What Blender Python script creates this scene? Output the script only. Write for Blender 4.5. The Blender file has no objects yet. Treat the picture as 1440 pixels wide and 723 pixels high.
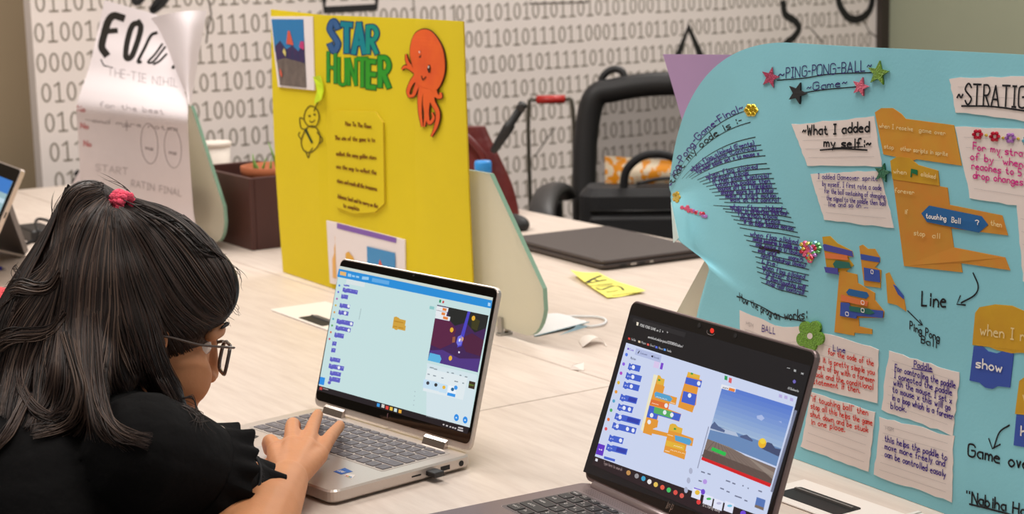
import bpy, bmesh, math, random
import numpy as np
from mathutils import Vector, Matrix
from mathutils.bvhtree import BVHTree
random.seed(7)
RNG = np.random.RandomState(11)
S = bpy.context.scene
COL = S.collection

# ------------------------------------------------------------------ camera, world, lights, exposure
FPX, PITCH, ROLL = 2463.0, 0.1729, -0.0239
TZ = 0.75                      # table top height
CAMZ = TZ + 0.615
fw = np.array([0, math.cos(PITCH), -math.sin(PITCH)]); rt0 = np.array([1.0, 0, 0]); up0 = np.cross(rt0, fw)
rt = math.cos(ROLL)*rt0 + math.sin(ROLL)*up0
up = -math.sin(ROLL)*rt0 + math.cos(ROLL)*up0
CPOS = np.array([0, 0, CAMZ])
cd = bpy.data.cameras.new('camera'); cam = bpy.data.objects.new('camera', cd); COL.objects.link(cam)
cd.sensor_fit = 'HORIZONTAL'; cd.sensor_width = 36.0; cd.lens = 36.0*FPX/1440.0
cd.clip_start = 0.05; cd.clip_end = 60
cam.matrix_world = Matrix(((rt[0], up[0], -fw[0], 0), (rt[1], up[1], -fw[1], 0), (rt[2], up[2], -fw[2], CAMZ), (0, 0, 0, 1)))
cd.dof.use_dof = True; cd.dof.focus_distance = 1.98; cd.dof.aperture_fstop = 9.5
S.camera = cam
S.view_settings.view_transform = 'Standard'; S.view_settings.look = 'None'
S.view_settings.gamma = 1.0; S.view_settings.use_curve_mapping = False
S.view_settings.exposure = 0.0
w = bpy.data.worlds.new('world'); S.world = w; w.use_nodes = True
w.node_tree.nodes['Background'].inputs[0].default_value = (1.0, 0.96, 0.92, 1)
w.node_tree.nodes['Background'].inputs[1].default_value = 0.30

YAW = math.radians(-57)        # the room and the rows of tables are turned by this
BX, BY = math.cos(YAW), math.sin(YAW)          # B axis: along the table rows towards the camera
AX, AY = -BY, BX                               # A axis: across the tables, away from the camera
def AB(a, b, z=0.0): return np.array([a*AX + b*BX, a*AY + b*BY, z])
def toAB(p): return p[0]*AX + p[1]*AY, p[0]*BX + p[1]*BY

def area(name, a, b, z, sx, sy, energy, col=(1, 0.93, 0.85)):
    l = bpy.data.lights.new(name, 'AREA'); l.shape = 'RECTANGLE'; l.size = sx; l.size_y = sy; l.energy = energy; l.color = col
    o = bpy.data.objects.new(name, l); COL.objects.link(o); o.location = AB(a, b, z); o.rotation_euler = (0, 0, YAW)
    return o
LC = (1, 0.95, 0.90)
area('ceiling_lamp', 1.0, -1.4, 2.78, 1.3, 0.9, 30, LC)
area('ceiling_lamp.001', 0.9, -3.7, 2.78, 1.3, 0.9, 50, LC)
area('ceiling_lamp.002', 3.6, -3.7, 2.78, 1.3, 0.9, 50, LC)
area('ceiling_lamp.003', 3.6, -1.2, 2.78, 1.3, 0.9, 30, LC)
area('ceiling_lamp.004', -1.2, -2.4, 2.78, 1.3, 0.9, 20, LC)

# ------------------------------------------------------------------ rays through the photograph's frame
def ray(x, y):
    return fw + rt*(x-720)/FPX - up*(y-361.5)/FPX
def at_z(x, y, z=0.0):          # point of the ray at height z above the table top
    d = ray(x, y); t = (TZ+z-CAMZ)/d[2]; return CPOS + d*t
def at_D(x, y, D):              # point of the ray at ground distance D
    d = ray(x, y); return CPOS + d*(D/d[1])
def at_A(x, y, a):              # point of the ray on the upright plane A = a
    d = ray(x, y); t = a/(d[0]*AX + d[1]*AY); return CPOS + d*t
def at_B(x, y, b):
    d = ray(x, y); t = b/(d[0]*BX + d[1]*BY); return CPOS + d*t
def pixel(P):
    d = np.asarray(P) - CPOS; z = d@fw
    return np.array([720 + FPX*(d@rt)/z, 361.5 - FPX*(d@up)/z])

# ------------------------------------------------------------------ materials
def lin(c):
    return tuple((v/12.92 if v <= 0.04045 else ((v+0.055)/1.055)**2.4) for v in [x/255.0 for x in c])
_M = {}
def mat(name, rgb, rough=0.6, metal=0.0, noise=0.0, scale=20.0, bump=0.0, bscale=60.0, spec=0.5, emit=0.0, stretch=None, trans=0.0, alpha=1.0, rgb2=None, sheen=0.0):
    if name in _M: return _M[name]
    m = bpy.data.materials.new(name); m.use_nodes = True; nt = m.node_tree; N = nt.nodes; b = N['Principled BSDF']
    c = lin(rgb) + (1,)
    b.inputs['Base Color'].default_value = c; b.inputs['Roughness'].default_value = rough; b.inputs['Metallic'].default_value = metal
    b.inputs['Specular IOR Level'].default_value = spec
    if trans: b.inputs['Transmission Weight'].default_value = trans
    if alpha < 1: b.inputs['Alpha'].default_value = alpha
    if sheen: b.inputs['Sheen Weight'].default_value = sheen
    m.diffuse_color = c
    if emit:
        b.inputs['Emission Color'].default_value = c; b.inputs['Emission Strength'].default_value = emit
        b.inputs['Base Color'].default_value = (0.01, 0.01, 0.012, 1)
    if noise or bump or rgb2:
        tc = N.new('ShaderNodeTexCoord'); mp = N.new('ShaderNodeMapping'); nt.links.new(tc.outputs['Object'], mp.inputs[0])
        if stretch: mp.inputs['Scale'].default_value = stretch
    if noise or rgb2:
        n = N.new('ShaderNodeTexNoise'); n.inputs['Scale'].default_value = scale; n.inputs['Detail'].default_value = 5
        nt.links.new(mp.outputs[0], n.inputs['Vector'])
        r = N.new('ShaderNodeValToRGB'); nt.links.new(n.outputs['Fac'], r.inputs[0])
        c2 = lin(rgb2) + (1,) if rgb2 else tuple(max(0, x*(1-noise)) for x in c[:3]) + (1,)
        r.color_ramp.elements[0].position = 0.32; r.color_ramp.elements[1].position = 0.68
        r.color_ramp.elements[0].color = c2; r.color_ramp.elements[1].color = c
        nt.links.new(r.outputs[0], b.inputs['Base Color'])
    if bump:
        n2 = N.new('ShaderNodeTexNoise'); n2.inputs['Scale'].default_value = bscale; n2.inputs['Detail'].default_value = 4
        nt.links.new(mp.outputs[0], n2.inputs['Vector'])
        bp = N.new('ShaderNodeBump'); bp.inputs['Strength'].default_value = bump; bp.inputs['Distance'].default_value = 0.01
        nt.links.new(n2.outputs['Fac'], bp.inputs['Height']); nt.links.new(bp.outputs[0], b.inputs['Normal'])
    _M[name] = m
    return m
def scr(rgb):      # a lit colour on a laptop display
    name = 'display_%d_%d_%d' % rgb
    return mat(name, rgb, rough=0.35, emit=1.0, spec=0.25)
def ink(rgb, nm=None):
    return mat('ink_%d_%d_%d' % rgb, rgb, rough=0.55, spec=0.3)

# ------------------------------------------------------------------ mesh building
class MB:
    def __init__(s): s.v = []; s.f = []; s.m = []; s.sm = []; s.mats = []
    def mi(s, m):
        if m not in s.mats: s.mats.append(m)
        return s.mats.index(m)
    def add(s, V, F, m, smooth=False):
        o = len(s.v); k = s.mi(m)
        s.v.extend([tuple(map(float, p)) for p in V])
        for f in F:
            s.f.append(tuple(o+i for i in f)); s.m.append(k); s.sm.append(smooth)
        return s
    def box(s, lo, hi, m, M=None):
        x0, y0, z0 = lo; x1, y1, z1 = hi
        V = [(x0,y0,z0),(x1,y0,z0),(x1,y1,z0),(x0,y1,z0),(x0,y0,z1),(x1,y0,z1),(x1,y1,z1),(x0,y1,z1)]
        if M is not None: V = [M(p) for p in V]
        return s.add(V, [(3,2,1,0),(4,5,6,7),(0,1,5,4),(1,2,6,5),(2,3,7,6),(3,0,4,7)], m)
    def rbox(s, lo, hi, r, m, M=None, seg=4, bev=0.0, smooth=False):      # plan-rounded slab, optional bevelled top and bottom
        pts = rrect(lo[0], lo[1], hi[0], hi[1], r, seg)
        return s.prism(pts, lo[2], hi[2], m, M, bev, smooth)
    def prism(s, pts, z0, z1, m, M=None, bev=0.0, smooth=False):
        n = len(pts); P = np.array(pts, float)
        rings = []
        if bev > 0:
            c = inset(P, bev)
            rings = [(c, z0), (P, z0+bev), (P, z1-bev), (c, z1)]
        else: rings = [(P, z0), (P, z1)]
        V = [(p[0], p[1], z) for R, z in rings for p in R]
        if M is not None: V = [M(p) for p in V]
        F = [tuple(range(n-1, -1, -1)), tuple(range((len(rings)-1)*n, len(rings)*n))]
        for k in range(len(rings)-1):
            for i in range(n):
                j = (i+1) % n; F.append((k*n+i, k*n+j, (k+1)*n+j, (k+1)*n+i))
        return s.add(V, F, m, smooth)
    def tube(s, P, R, m, n=8, cap=True, closed=False, flat=1.0):
        P = np.array(P, float); k = len(P)
        if np.isscalar(R): R = [R]*k
        T = np.gradient(P, axis=0) if not closed else (np.roll(P, -1, 0) - np.roll(P, 1, 0))
        T /= np.linalg.norm(T, axis=1)[:, None] + 1e-12
        ref = np.array([0, 0, 1.0]) if abs(T[0][2]) < 0.9 else np.array([1.0, 0, 0])
        nrm = np.cross(T[0], ref); nrm /= np.linalg.norm(nrm)
        V = []
        for i in range(k):
            nrm = nrm - T[i]*(nrm@T[i]); nrm /= np.linalg.norm(nrm) + 1e-12
            b = np.cross(T[i], nrm)
            for j in range(n):
                a = 2*math.pi*j/n; V.append(P[i] + R[i]*(math.cos(a)*nrm + flat*math.sin(a)*b))
        F = []
        for i in range(k if closed else k-1):
            i2 = (i+1) % k
            for j in range(n):
                j2 = (j+1) % n; F.append((i*n+j, i*n+j2, i2*n+j2, i2*n+j))
        if cap and not closed:
            F.append(tuple(range(n-1, -1, -1))); F.append(tuple(range((k-1)*n, k*n)))
        return s.add(V, F, m, True)
    def lathe(s, prof, m, n=24, M=None, cap=True):
        V = []; F = []
        for r, z in prof:
            for j in range(n):
                a = 2*math.pi*j/n; V.append((r*math.cos(a), r*math.sin(a), z))
        if M is not None: V = [M(p) for p in V]
        k = len(prof)
        for i in range(k-1):
            for j in range(n):
                j2 = (j+1) % n; F.append((i*n+j, i*n+j2, (i+1)*n+j2, (i+1)*n+j))
        if cap: F.append(tuple(range(n-1, -1, -1))); F.append(tuple(range((k-1)*n, k*n)))
        return s.add(V, F, m, True)
    def ell(s, c, axes, m, nu=20, nv=12):       # ellipsoid with three axis vectors
        c = np.array(c, float); ax = [np.array(a, float) for a in axes]; V = []; F = []
        for i in range(nv+1):
            th = math.pi*i/nv
            for j in range(nu):
                ph = 2*math.pi*j/nu
                V.append(c + ax[0]*math.sin(th)*math.cos(ph) + ax[1]*math.sin(th)*math.sin(ph) + ax[2]*math.cos(th))
        for i in range(nv):
            for j in range(nu):
                j2 = (j+1) % nu; F.append((i*nu+j, (i+1)*nu+j, (i+1)*nu+j2, i*nu+j2))
        return s.add(V, F, m, True)
    def grid(s, G, m, smooth=True, th=None, mback=None):  # G: rows x cols x 3; th: thickness vector field or None
        G = np.asarray(G, float); r, c = G.shape[:2]
        V = list(G.reshape(-1, 3)); F = []
        for i in range(r-1):
            for j in range(c-1): F.append((i*c+j, i*c+j+1, (i+1)*c+j+1, (i+1)*c+j))
        s.add(V, F, m, smooth)
        if th is not None:
            Gb = G + th; o = r*c
            V2 = list(G.reshape(-1, 3)) + list(Gb.reshape(-1, 3))
            F2 = []
            for i in range(r-1):
                for j in range(c-1): F2.append((o+i*c+j, o+(i+1)*c+j, o+(i+1)*c+j+1, o+i*c+j+1))
            s.add(V2, F2, mback or m, smooth)
            E = []
            for j in range(c-1): E.append((j, o+j, o+j+1, j+1)); E.append(((r-1)*c+j, (r-1)*c+j+1, o+(r-1)*c+j+1, o+(r-1)*c+j))
            for i in range(r-1): E.append((i*c, (i+1)*c, o+(i+1)*c, o+i*c)); E.append((i*c+c-1, o+i*c+c-1, o+(i+1)*c+c-1, (i+1)*c+c-1))
            s.add(V2, E, mback or m, False)
        return s
    def shift(s, d):
        s.v = [(p[0]-d[0], p[1]-d[1], p[2]-d[2]) for p in s.v]; return s
    def mesh(s, name):
        me = bpy.data.meshes.new(name); me.from_pydata(s.v, [], s.f)
        for m in s.mats: me.materials.append(m)
        me.polygons.foreach_set('material_index', s.m); me.polygons.foreach_set('use_smooth', s.sm)
        me.update(); return me
    def build(s, name, parent=None, world=True, label=None):
        o = bpy.data.objects.new(name, s.mesh(name)); COL.objects.link(o)
        if parent is not None:
            o.parent = parent
            if world:          # vertices were given in world space: bring them into the thing's frame
                M = Matrix.Identity(4); p = parent
                while p is not None: M = Matrix.LocRotScale(p.location, p.rotation_euler, None) @ M; p = p.parent
                o.data.transform(M.inverted())
        if label: o['label'] = label
        return o
def rrect(x0, y0, x1, y1, r, seg=4):
    pts = []
    for cx, cy, a0 in ((x1-r, y0+r, -90), (x1-r, y1-r, 0), (x0+r, y1-r, 90), (x0+r, y0+r, 180)):
        for k in range(seg+1):
            a = math.radians(a0 + 90*k/seg); pts.append((cx + r*math.cos(a), cy + r*math.sin(a)))
    return pts
def inset(P, d):
    n = len(P); out = []
    for i in range(n):
        a, b, c = P[i-1], P[i], P[(i+1) % n]
        e1 = b-a; e2 = c-b; e1 = e1/(np.linalg.norm(e1)+1e-12); e2 = e2/(np.linalg.norm(e2)+1e-12)
        nn = np.array([-e1[1]-e2[1], e1[0]+e2[0]]); nn = nn/(np.linalg.norm(nn)+1e-12)
        out.append(b + nn*d)
    return np.array(out)
def thing(name, label, cat, loc=(0, 0, 0), rz=0.0, group=None):
    o = bpy.data.objects.new(name, None); COL.objects.link(o); o.empty_display_size = 0.05
    o.location = Vector([float(x) for x in loc]); o.rotation_euler = (0, 0, rz)
    return tag(o, label, cat, group)
def tag(o, label, cat, group=None):
    o['label'] = label; o['category'] = cat
    if group: o['group'] = group
    return o
def rebase(o, loc):            # give a one-mesh thing its origin at its own base
    loc = Vector([float(x) for x in loc]); o.data.transform(Matrix.Translation(-loc)); o.location = loc; return o
def struct(o): o['kind'] = 'structure'; return o
def crom(P, k=6, closed=False):   # smooth curve through points
    P = np.array(P, float); n = len(P)
    if n < 3 and not closed: return np.array([P[0] + (P[-1]-P[0])*t for t in np.linspace(0, 1, k+1)])
    out = []
    rng = range(n) if closed else range(n-1)
    for i in rng:
        if closed: p0, p1, p2, p3 = P[i-1], P[i], P[(i+1) % n], P[(i+2) % n]
        else:
            p1, p2 = P[i], P[i+1]; p0 = P[i-1] if i else 2*p1-p2; p3 = P[i+2] if i+2 < n else 2*p2-p1
        for t in np.arange(k)/k:
            out.append(0.5*((2*p1) + (-p0+p2)*t + (2*p0-5*p1+4*p2-p3)*t*t + (-p0+3*p1-3*p2+p3)*t**3))
    if not closed: out.append(P[-1])
    return np.array(out)
def bevel(o, w, seg=2):
    b = o.modifiers.new('bevel', 'BEVEL'); b.width = w; b.segments = seg; b.limit_method = 'ANGLE'; b.angle_limit = math.radians(40); return o

# ------------------------------------------------------------------ single-stroke lettering
GL = {
'A':"0228 2842 1434",'B':"0208 082837362505 052534332202",'C':"4738180703123243",'D':"0208 082847432202",'E':"0802 0838 0535 0232",
'F':"0802 0838 0535",'G':"47381807031232434525",'H':"0208 4248 0545",'I':"0828 1812 0222",'J':"0848 3833221203",'K':"0208 3805 1532",
'L':"0802 0232",'M':"0208 0824 2448 4842",'N':"0208 0842 4248",'O':"180703123243473818",'P':"0208 082837362505",'Q':"180703123243473818 2442",
'R':"0208 082837362505 1532",'S':"37281807063433221203",'T':"0848 2822",'U':"080312324348",'V':"0822 2248",'W':"0812 1226 2632 3248",
'X':"0842 0248",'Y':"0825 4825 2522",'Z':"0848 4802 0242",
'a':"351504031222 3533 3532",'b':"0802 0415253433221203",'c':"3425150403122233",'d':"3832 3425150403122233",'e':"0434251504031232",
'f':"38281712 0525",'g':"3425150403122233 3531201001",'h':"0802 0415253432",'i':"1512 1716",'j':"25211000 2726",'k':"0802 3503 1432",'l':"1812",
'm':"0502 04152422 24354442",'n':"0502 0415253432",'o':"150403122233342515",'p':"0500 0415253433221203",'q':"3530 3425150403122233",'r':"0502 04152534",
's':"351504332202",'t':"17132232 0525",'u':"0503122233 3532",'v':"0512 1225",'w':"0512 1224 2432 3245",'x':"0532 0235",'y':"0513 3510",'z':"0535 3502 0232",
'0':"180703123243473818",'1':"0718 1812 0222",'2':"071828373602 0232",'3':"0718283736251525 2534332212",'5':"3808 0805 052534332202",'4':"2804 0434 2822",
'7':"0838 3812",'8':"180716253433220312 2837261504",'9':"37281807061526 3732",'6':"281704031232343505",
'-':"0525",'.':"0212",'~':"04152435",':':"1314 1617",'"':"0708 2728",',':"1201",'(':"18070312",')':"08171302",'/':"0238",'?':"0718283725 2423",'!':"1814 1213","'":"0708",'_':"0141",'=':"0434 0636",'+':"2307 0545",'>':"0735 3503",
}
def gwidth(ch):
    if ch == ' ': return 2.2
    g = GL.get(ch)
    return (max(int(c) for st in g.split() for c in st[::2]) if g else 2)
def strokes_for(text, jitter=0.0, track=1.4):
    out = []; x = 0.0
    for ch in text:
        g = GL.get(ch)
        if g:
            jx, jy = (RNG.uniform(-jitter, jitter), RNG.uniform(-jitter, jitter)) if jitter else (0, 0)
            for st in g.split():
                st = st[:len(st)//2*2]
                if len(st) < 4: continue
                pts = [(x + int(st[i]) + jx, int(st[i+1]) - 2 + jy) for i in range(0, len(st), 2)]
                if len(pts) > 2: pts = crom(pts, 3)
                out.append(np.array(pts, float))
        x += gwidth(ch) + track
    return out, max(x - track, 0.1)
def ribbon2d(P, w):             # polyline -> strip (2n points), square ends slightly extended
    P = np.array(P, float)
    if len(P) < 2: return None
    T = np.gradient(P, axis=0); L = np.linalg.norm(T, axis=1); T = T/(L[:, None]+1e-12)
    P = P.copy(); w0 = w if np.isscalar(w) else 0.0; P[0] -= T[0]*w0*0.35; P[-1] += T[-1]*w0*0.35
    N = np.stack([-T[:, 1], T[:, 0]], 1)*w/2
    return P+N, P-N
class Surf:                     # a surface with lettering: fwd(u, v, off) -> world point
    def __init__(s, fwd, guess=(0, 0)): s.fwd = fwd; s.g0 = np.array(guess, float)
    def inv(s, px, py, g=None):
        q = np.array(g if g is not None else s.g0, float); tgt = np.array([px, py], float)
        for _ in range(40):
            p = pixel(s.fwd(q[0], q[1], 0)); r = p - tgt
            if abs(r).max() < 0.02: break
            h = 1e-4
            J = np.stack([(pixel(s.fwd(q[0]+h, q[1], 0))-p)/h, (pixel(s.fwd(q[0], q[1]+h, 0))-p)/h], 1)
            try: d = np.linalg.solve(J, r)
            except Exception: break
            n = np.linalg.norm(d); q = q - d*min(1, 0.06/max(n, 1e-9))
        return q
    def strip(s, mb, P, wd, m, off=0.0006):
        r = ribbon2d(P, wd)
        if r is None: return
        a, b = r; n = len(a)
        V = [s.fwd(p[0], p[1], off) for p in a] + [s.fwd(p[0], p[1], off) for p in b]
        mb.add(V, [(i, n+i, n+i+1, i+1) for i in range(n-1)], m)
    def line_uv(s, mb, P, wd, m, off=0.0006, sub=1):
        P = np.array(P, float)
        if sub > 1: P = np.concatenate([P[i] + (P[i+1]-P[i])*np.linspace(0, 1, sub, endpoint=False)[:, None] for i in range(len(P)-1)] + [P[-1:]])
        s.strip(mb, P, wd, m, off)
    def line_px(s, mb, pts, wd, m, off=0.0006, smooth=True, k=5):
        Q = []; g = None
        for p in pts: g = s.inv(p[0], p[1], g); Q.append(g)
        s.strip(mb, crom(Q, k) if smooth and len(Q) > 2 else np.array([Q[0]+(Q[-1]-Q[0])*t for t in np.linspace(0, 1, 6)]) if len(Q) == 2 else np.array(Q), wd, m, off)
    def text_uv(s, mb, text, a, b, h, wd, m, off=0.0006, jitter=0.25, curve=None, slant=0.0, updir=None):
        a = np.array(a, float); b = np.array(b, float); st, W = strokes_for(text, jitter)
        d = (b-a); L = np.linalg.norm(d); sx = L/W; e = d/(L+1e-12); n = np.array([-e[1], e[0]]) if updir is None else np.array(updir)
        for P in st:
            Q = a + np.outer(P[:, 0]*sx, e) + np.outer(P[:, 1]*h/6.0, n) + np.outer(P[:, 1]*h/6.0*slant, e)
            if curve is not None: Q = np.array([q + curve(((q-a)@e)/L)*n for q in Q])
            s.strip(mb, Q, wd, m, off)
    def stroke_px(s, mb, pts, wpx, m, off=0.0012, smooth=True, closed=False, k=6, taper=None):   # a stroke whose width is measured in the photograph
        Q = np.array(pts, float)
        if smooth and len(Q) > 2: Q = crom(Q, k, closed)
        if closed: Q = np.concatenate([Q, Q[:1]])
        wv = wpx if taper is None else np.interp(np.linspace(0, 1, len(Q)), np.linspace(0, 1, len(taper)), taper)[:, None]
        r = ribbon2d(Q, wv) if taper is not None else ribbon2d(Q, wpx)
        if r is None: return
        g = None; V = []
        for p in list(r[0]) + list(r[1]): g = s.inv(p[0], p[1], g); V.append(s.fwd(g[0], g[1], off))
        n = len(r[0]); mb.add(V, [(i, n+i, n+i+1, i+1) for i in range(n-1)], m)
    def text_px(s, mb, text, p0, p1, hpx, wd, m, off=0.0006, jitter=0.25, vert=True, slant=0.0):
        a = s.inv(*p0); b = s.inv(*p1, g=a); t = s.inv(p0[0], p0[1]-hpx, g=a)
        h = np.linalg.norm(t-a)
        s.text_uv(mb, text, a, b, h, wd, m, off, jitter, updir=(0, 1) if vert else None, slant=slant)
    def poly_uv(s, mb, P, m, off=0.0005, side=0.0, ms=None):       # filled outline, optionally with an edge of depth `side`
        P = [np.array(p, float) for p in P]
        c = sum(P)/len(P)
        V = [s.fwd(p[0], p[1], off) for p in P]; n = len(P)
        from mathutils.geometry import tessellate_polygon
        tri = tessellate_polygon([[Vector((p[0], p[1], 0)) for p in P]])
        F = []
        for t in tri:
            x = [P[i] for i in t]; ar = (x[1][0]-x[0][0])*(x[2][1]-x[0][1]) - (x[1][1]-x[0][1])*(x[2][0]-x[0][0])
            F.append(tuple(t) if ar > 0 else tuple(reversed(t)))
        mb.add(V, F, m)
        if side:
            V2 = V + [s.fwd(p[0], p[1], off-side) for p in P]
            mb.add(V2, [(i, n+i, n+(i+1) % n, (i+1) % n) for i in range(n)], ms or m)
    def poly_px(s, mb, pts, m, off=0.0005, side=0.0, ms=None):
        Q = []; g = None
        for p in pts: g = s.inv(p[0], p[1], g); Q.append(g)
        s.poly_uv(mb, Q, m, off, side, ms)
    def quad_px(s, mb, c, m, off=0.0008, side=0.0008, n=8, rag=0.0, wave=0.0, lift=0.0):   # c: TL TR BR BL in the photo
        Q = [s.inv(*p) for p in c]; return s.quad_uv(mb, Q, m, off, side, n, rag, wave, lift)
    def quad_uv(s, mb, Q, m, off=0.0008, side=0.0008, n=8, rag=0.0, wave=0.0, lift=0.0):
        G = np.zeros((n+1, n+1, 3)); Gb = np.zeros_like(G)
        for i in range(n+1):
            for j in range(n+1):
                a, b = j/n, i/n
                q = (Q[0]*(1-a)+Q[1]*a)*(1-b) + (Q[3]*(1-a)+Q[2]*a)*b
                if rag:
                    if i in (0, n): q = q + np.array([0, RNG.uniform(-rag, rag)])
                    if j in (0, n): q = q + np.array([RNG.uniform(-rag, rag), 0])
                o = off + wave*math.sin(a*5+b*3) + lift*max(0, a-0.6)*max(0, b-0.4)*4
                G[i, j] = s.fwd(q[0], q[1], o); Gb[i, j] = s.fwd(q[0], q[1], o-side)
        mb.grid(G[::-1], m, True, th=(Gb-G)[::-1]); return Q
def plane_surf(O, U, V):        # flat lettering surface: origin, unit u, unit v; normal u x v
    O = np.array(O, float); U = np.array(U, float); V = np.array(V, float); N = np.cross(U, V); N /= np.linalg.norm(N)
    return Surf(lambda u, v, off=0.0: O + U*u + V*v + N*off)
# ------------------------------------------------------------------ the room
m_paper = mat('wallpaper', (222, 212, 207), rough=0.85, noise=0.04, scale=3)
m_digit = mat('printed_digit', (136, 128, 117), rough=0.85)
m_black = mat('matt_black', (20, 19, 20), rough=0.6)
m_brown = mat('taupe_paint', (128, 112, 88), rough=0.8, noise=0.06, scale=2)
m_green = mat('grey_green_paint', (150, 154, 132), rough=0.7, noise=0.05, scale=2)
m_floor = mat('carpet_grey', (92, 84, 78), rough=0.95, noise=0.35, scale=90, bump=0.4, bscale=300)
m_ceil = mat('ceiling_white', (226, 220, 212), rough=0.9, noise=0.03)
WB = -5.0                       # the printed wall stands at B = WB
A0, A1 = toAB(at_B(52, 140, WB))[0], toAB(at_B(1238, 30, WB))[0]
mb = MB(); mb.box((-4, -5.2, -0.1), (A1+0.1, 1.5, 0), m_floor, lambda p: AB(p[0], p[1], p[2])); struct(mb.build('floor'))
mb = MB(); mb.box((-4, -5.2, 2.8), (A1+0.1, 1.5, 2.9), m_ceil, lambda p: AB(p[0], p[1], p[2])); struct(mb.build('ceiling'))
mb = MB(); mb.box((-4, WB-0.25, 0), (A0+0.05, WB-0.06, 2.8), m_brown, lambda p: AB(p[0], p[1], p[2])); struct(mb.build('wall_left'))
mb = MB(); mb.box((A1+0.02, WB-0.1, 0), (A1+0.12, 1.5, 2.8), m_green, lambda p: AB(p[0], p[1], p[2])); struct(mb.build('wall_right'))
mb = MB(); mb.box((A1-0.022, WB-0.02, 0), (A1+0.02, WB+0.03, 2.8), mat('dark_trim', (52, 44, 38), 0.6), lambda p: AB(p[0], p[1], p[2])); struct(mb.build('trim_1'))
# back wall: printed with rows of ones and zeros and thick black doodles
mb = MB()
mb.box((A0, WB-0.16, 0), (A1-0.02, WB, 2.8), m_paper, lambda p: AB(p[0], p[1], p[2]))
wall = Surf(lambda u, v, off=0.0: AB(A0+u, WB+off, v))     # u along the wall, v height
pitch = 0.0868; dh = 0.054; dw = 0.0555
rowz0 = (at_B(75, 143, WB))[2]          # one row's baseline
# rows as the photo shows them, read from left to right: (row below the reference row, [(photo x where the run starts, digits)])
ROWS = {4: [(52, '0110101100111000110110101011')], 3: [(60, '01101000111100011011010110'), (655, '1101011010100101111010101010110')],
        2: [(56, '01001011010101011101011'), (646, '01010101010110101010001101010110')], 1: [(56, '000010111011011101101'), (644, '0001101011101100011010110100')],
        0: [(60, '010100100111101101011'), (650, '0101001101111101011101')], -1: [(62, '01010110010101000110'), (654, '10001101010111011101010')],
        -2: [(66, '011010110001101'), (640, '110110110101111010101')], -3: [(70, '01011011010110'), (640, '0101101010101010101')],
        -4: [(70, '0110100110101'), (640, '1011010101011101')], -5: [(640, '0101101110101')], -6: [(640, '1101001101010')], -7: [(640, '010110101101')]}
circ = np.array([(math.cos(a), math.sin(a)) for a in np.linspace(0, 2*math.pi, 15)])
DS, DR, DWD = 0.0378, 0.0118, 0.0057
def digit(ch, u, z):
    if ch == '0': wall.strip(mb, np.stack([u + DR*circ[:, 0], z + dh/2 + dh*0.47*circ[:, 1]], 1), DWD, m_digit, 0.001)
    else:
        for P in ([(u-0.012, z+dh*0.84), (u+0.001, z+dh)], [(u+0.001, z+dh), (u+0.001, z)], [(u-0.011, z), (u+0.013, z)]): wall.strip(mb, P, DWD, m_digit, 0.001)
for k in range(-9, 9):
    z = rowz0 + k*pitch; rr = random.Random(100+k); runs = ROWS.get(k, [(58, ''.join(rr.choice('01') for _ in range(200)))]); end = 0.0
    for i, (px, txt) in enumerate(runs):
        u = toAB(at_B(px, 140, WB))[0]-A0 + DR; lim = (toAB(at_B(runs[i+1][0], 140, WB))[0]-A0) if i+1 < len(runs) else A1-A0-0.05
        j = 0
        while u < lim - (DR if i+1 < len(runs) else 0):
            digit(txt[j] if j < len(txt) else rr.choice('01'), u, z); u += DS; j += 1
for px in (582,):
    u = toAB(at_B(px, 20, WB))[0]-A0
    wall.strip(mb, [(u, 0.1), (u, 2.7)], 0.006, mat('panel_joint', (150, 142, 134), 0.8), 0.0012)
def wallpx(p): q = at_B(p[0], p[1], WB); return np.array([toAB(q)[0]-A0, q[2]])
def doodle(pts, w, smooth=True, closed=False):
    Q = np.array([wallpx(p) for p in pts])
    if smooth: Q = crom(Q, 8)
    wall.strip(mb, Q, w, m_black, 0.002)
doodle([(954, 76), (968, 38), (984, 76)], 0.028, False)
doodle([(1101, 4), (1104, 20), (1118, 30), (1123, 40), (1116, 52), (1104, 62), (1100, 74)], 0.028)
doodle([(1178, -8), (1181, 8), (1192, 24), (1206, 27), (1220, 18), (1226, 2), (1224, -12)], 0.030)
doodle([(456, -10), (456, 14), (529, 10), (529, -12)], 0.022, False)
doodle([(240, -14), (229, 4), (214, 15), (222, 0), (236, -16)], 0.020)
doodle([(186, -8), (190, 3), (198, 0), (204, -10)], 0.018)
doodle([(108, 243), (112, 248), (105, 256), (103, 268), (97, 274)], 0.018)
g_thin = mat('thin_print_line', (96, 90, 84), 0.8)
for pts in ([(752, -10), (744, 5), (826, 3), (818, -12)], [(1140, 40), (1150, 52), (1158, 60)], [(1214, 28), (1222, 44), (1232, 52)], [(294, 2), (297, 20), (292, 40), (290, 60)], [(752, 220), (768, 196), (780, 180)]):
    wall.strip(mb, crom([wallpx(p) for p in pts], 4) if len(pts) > 4 else np.array([wallpx(p) for p in pts]), 0.005, g_thin, 0.0015)
struct(mb.build('wall_back'))

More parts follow.
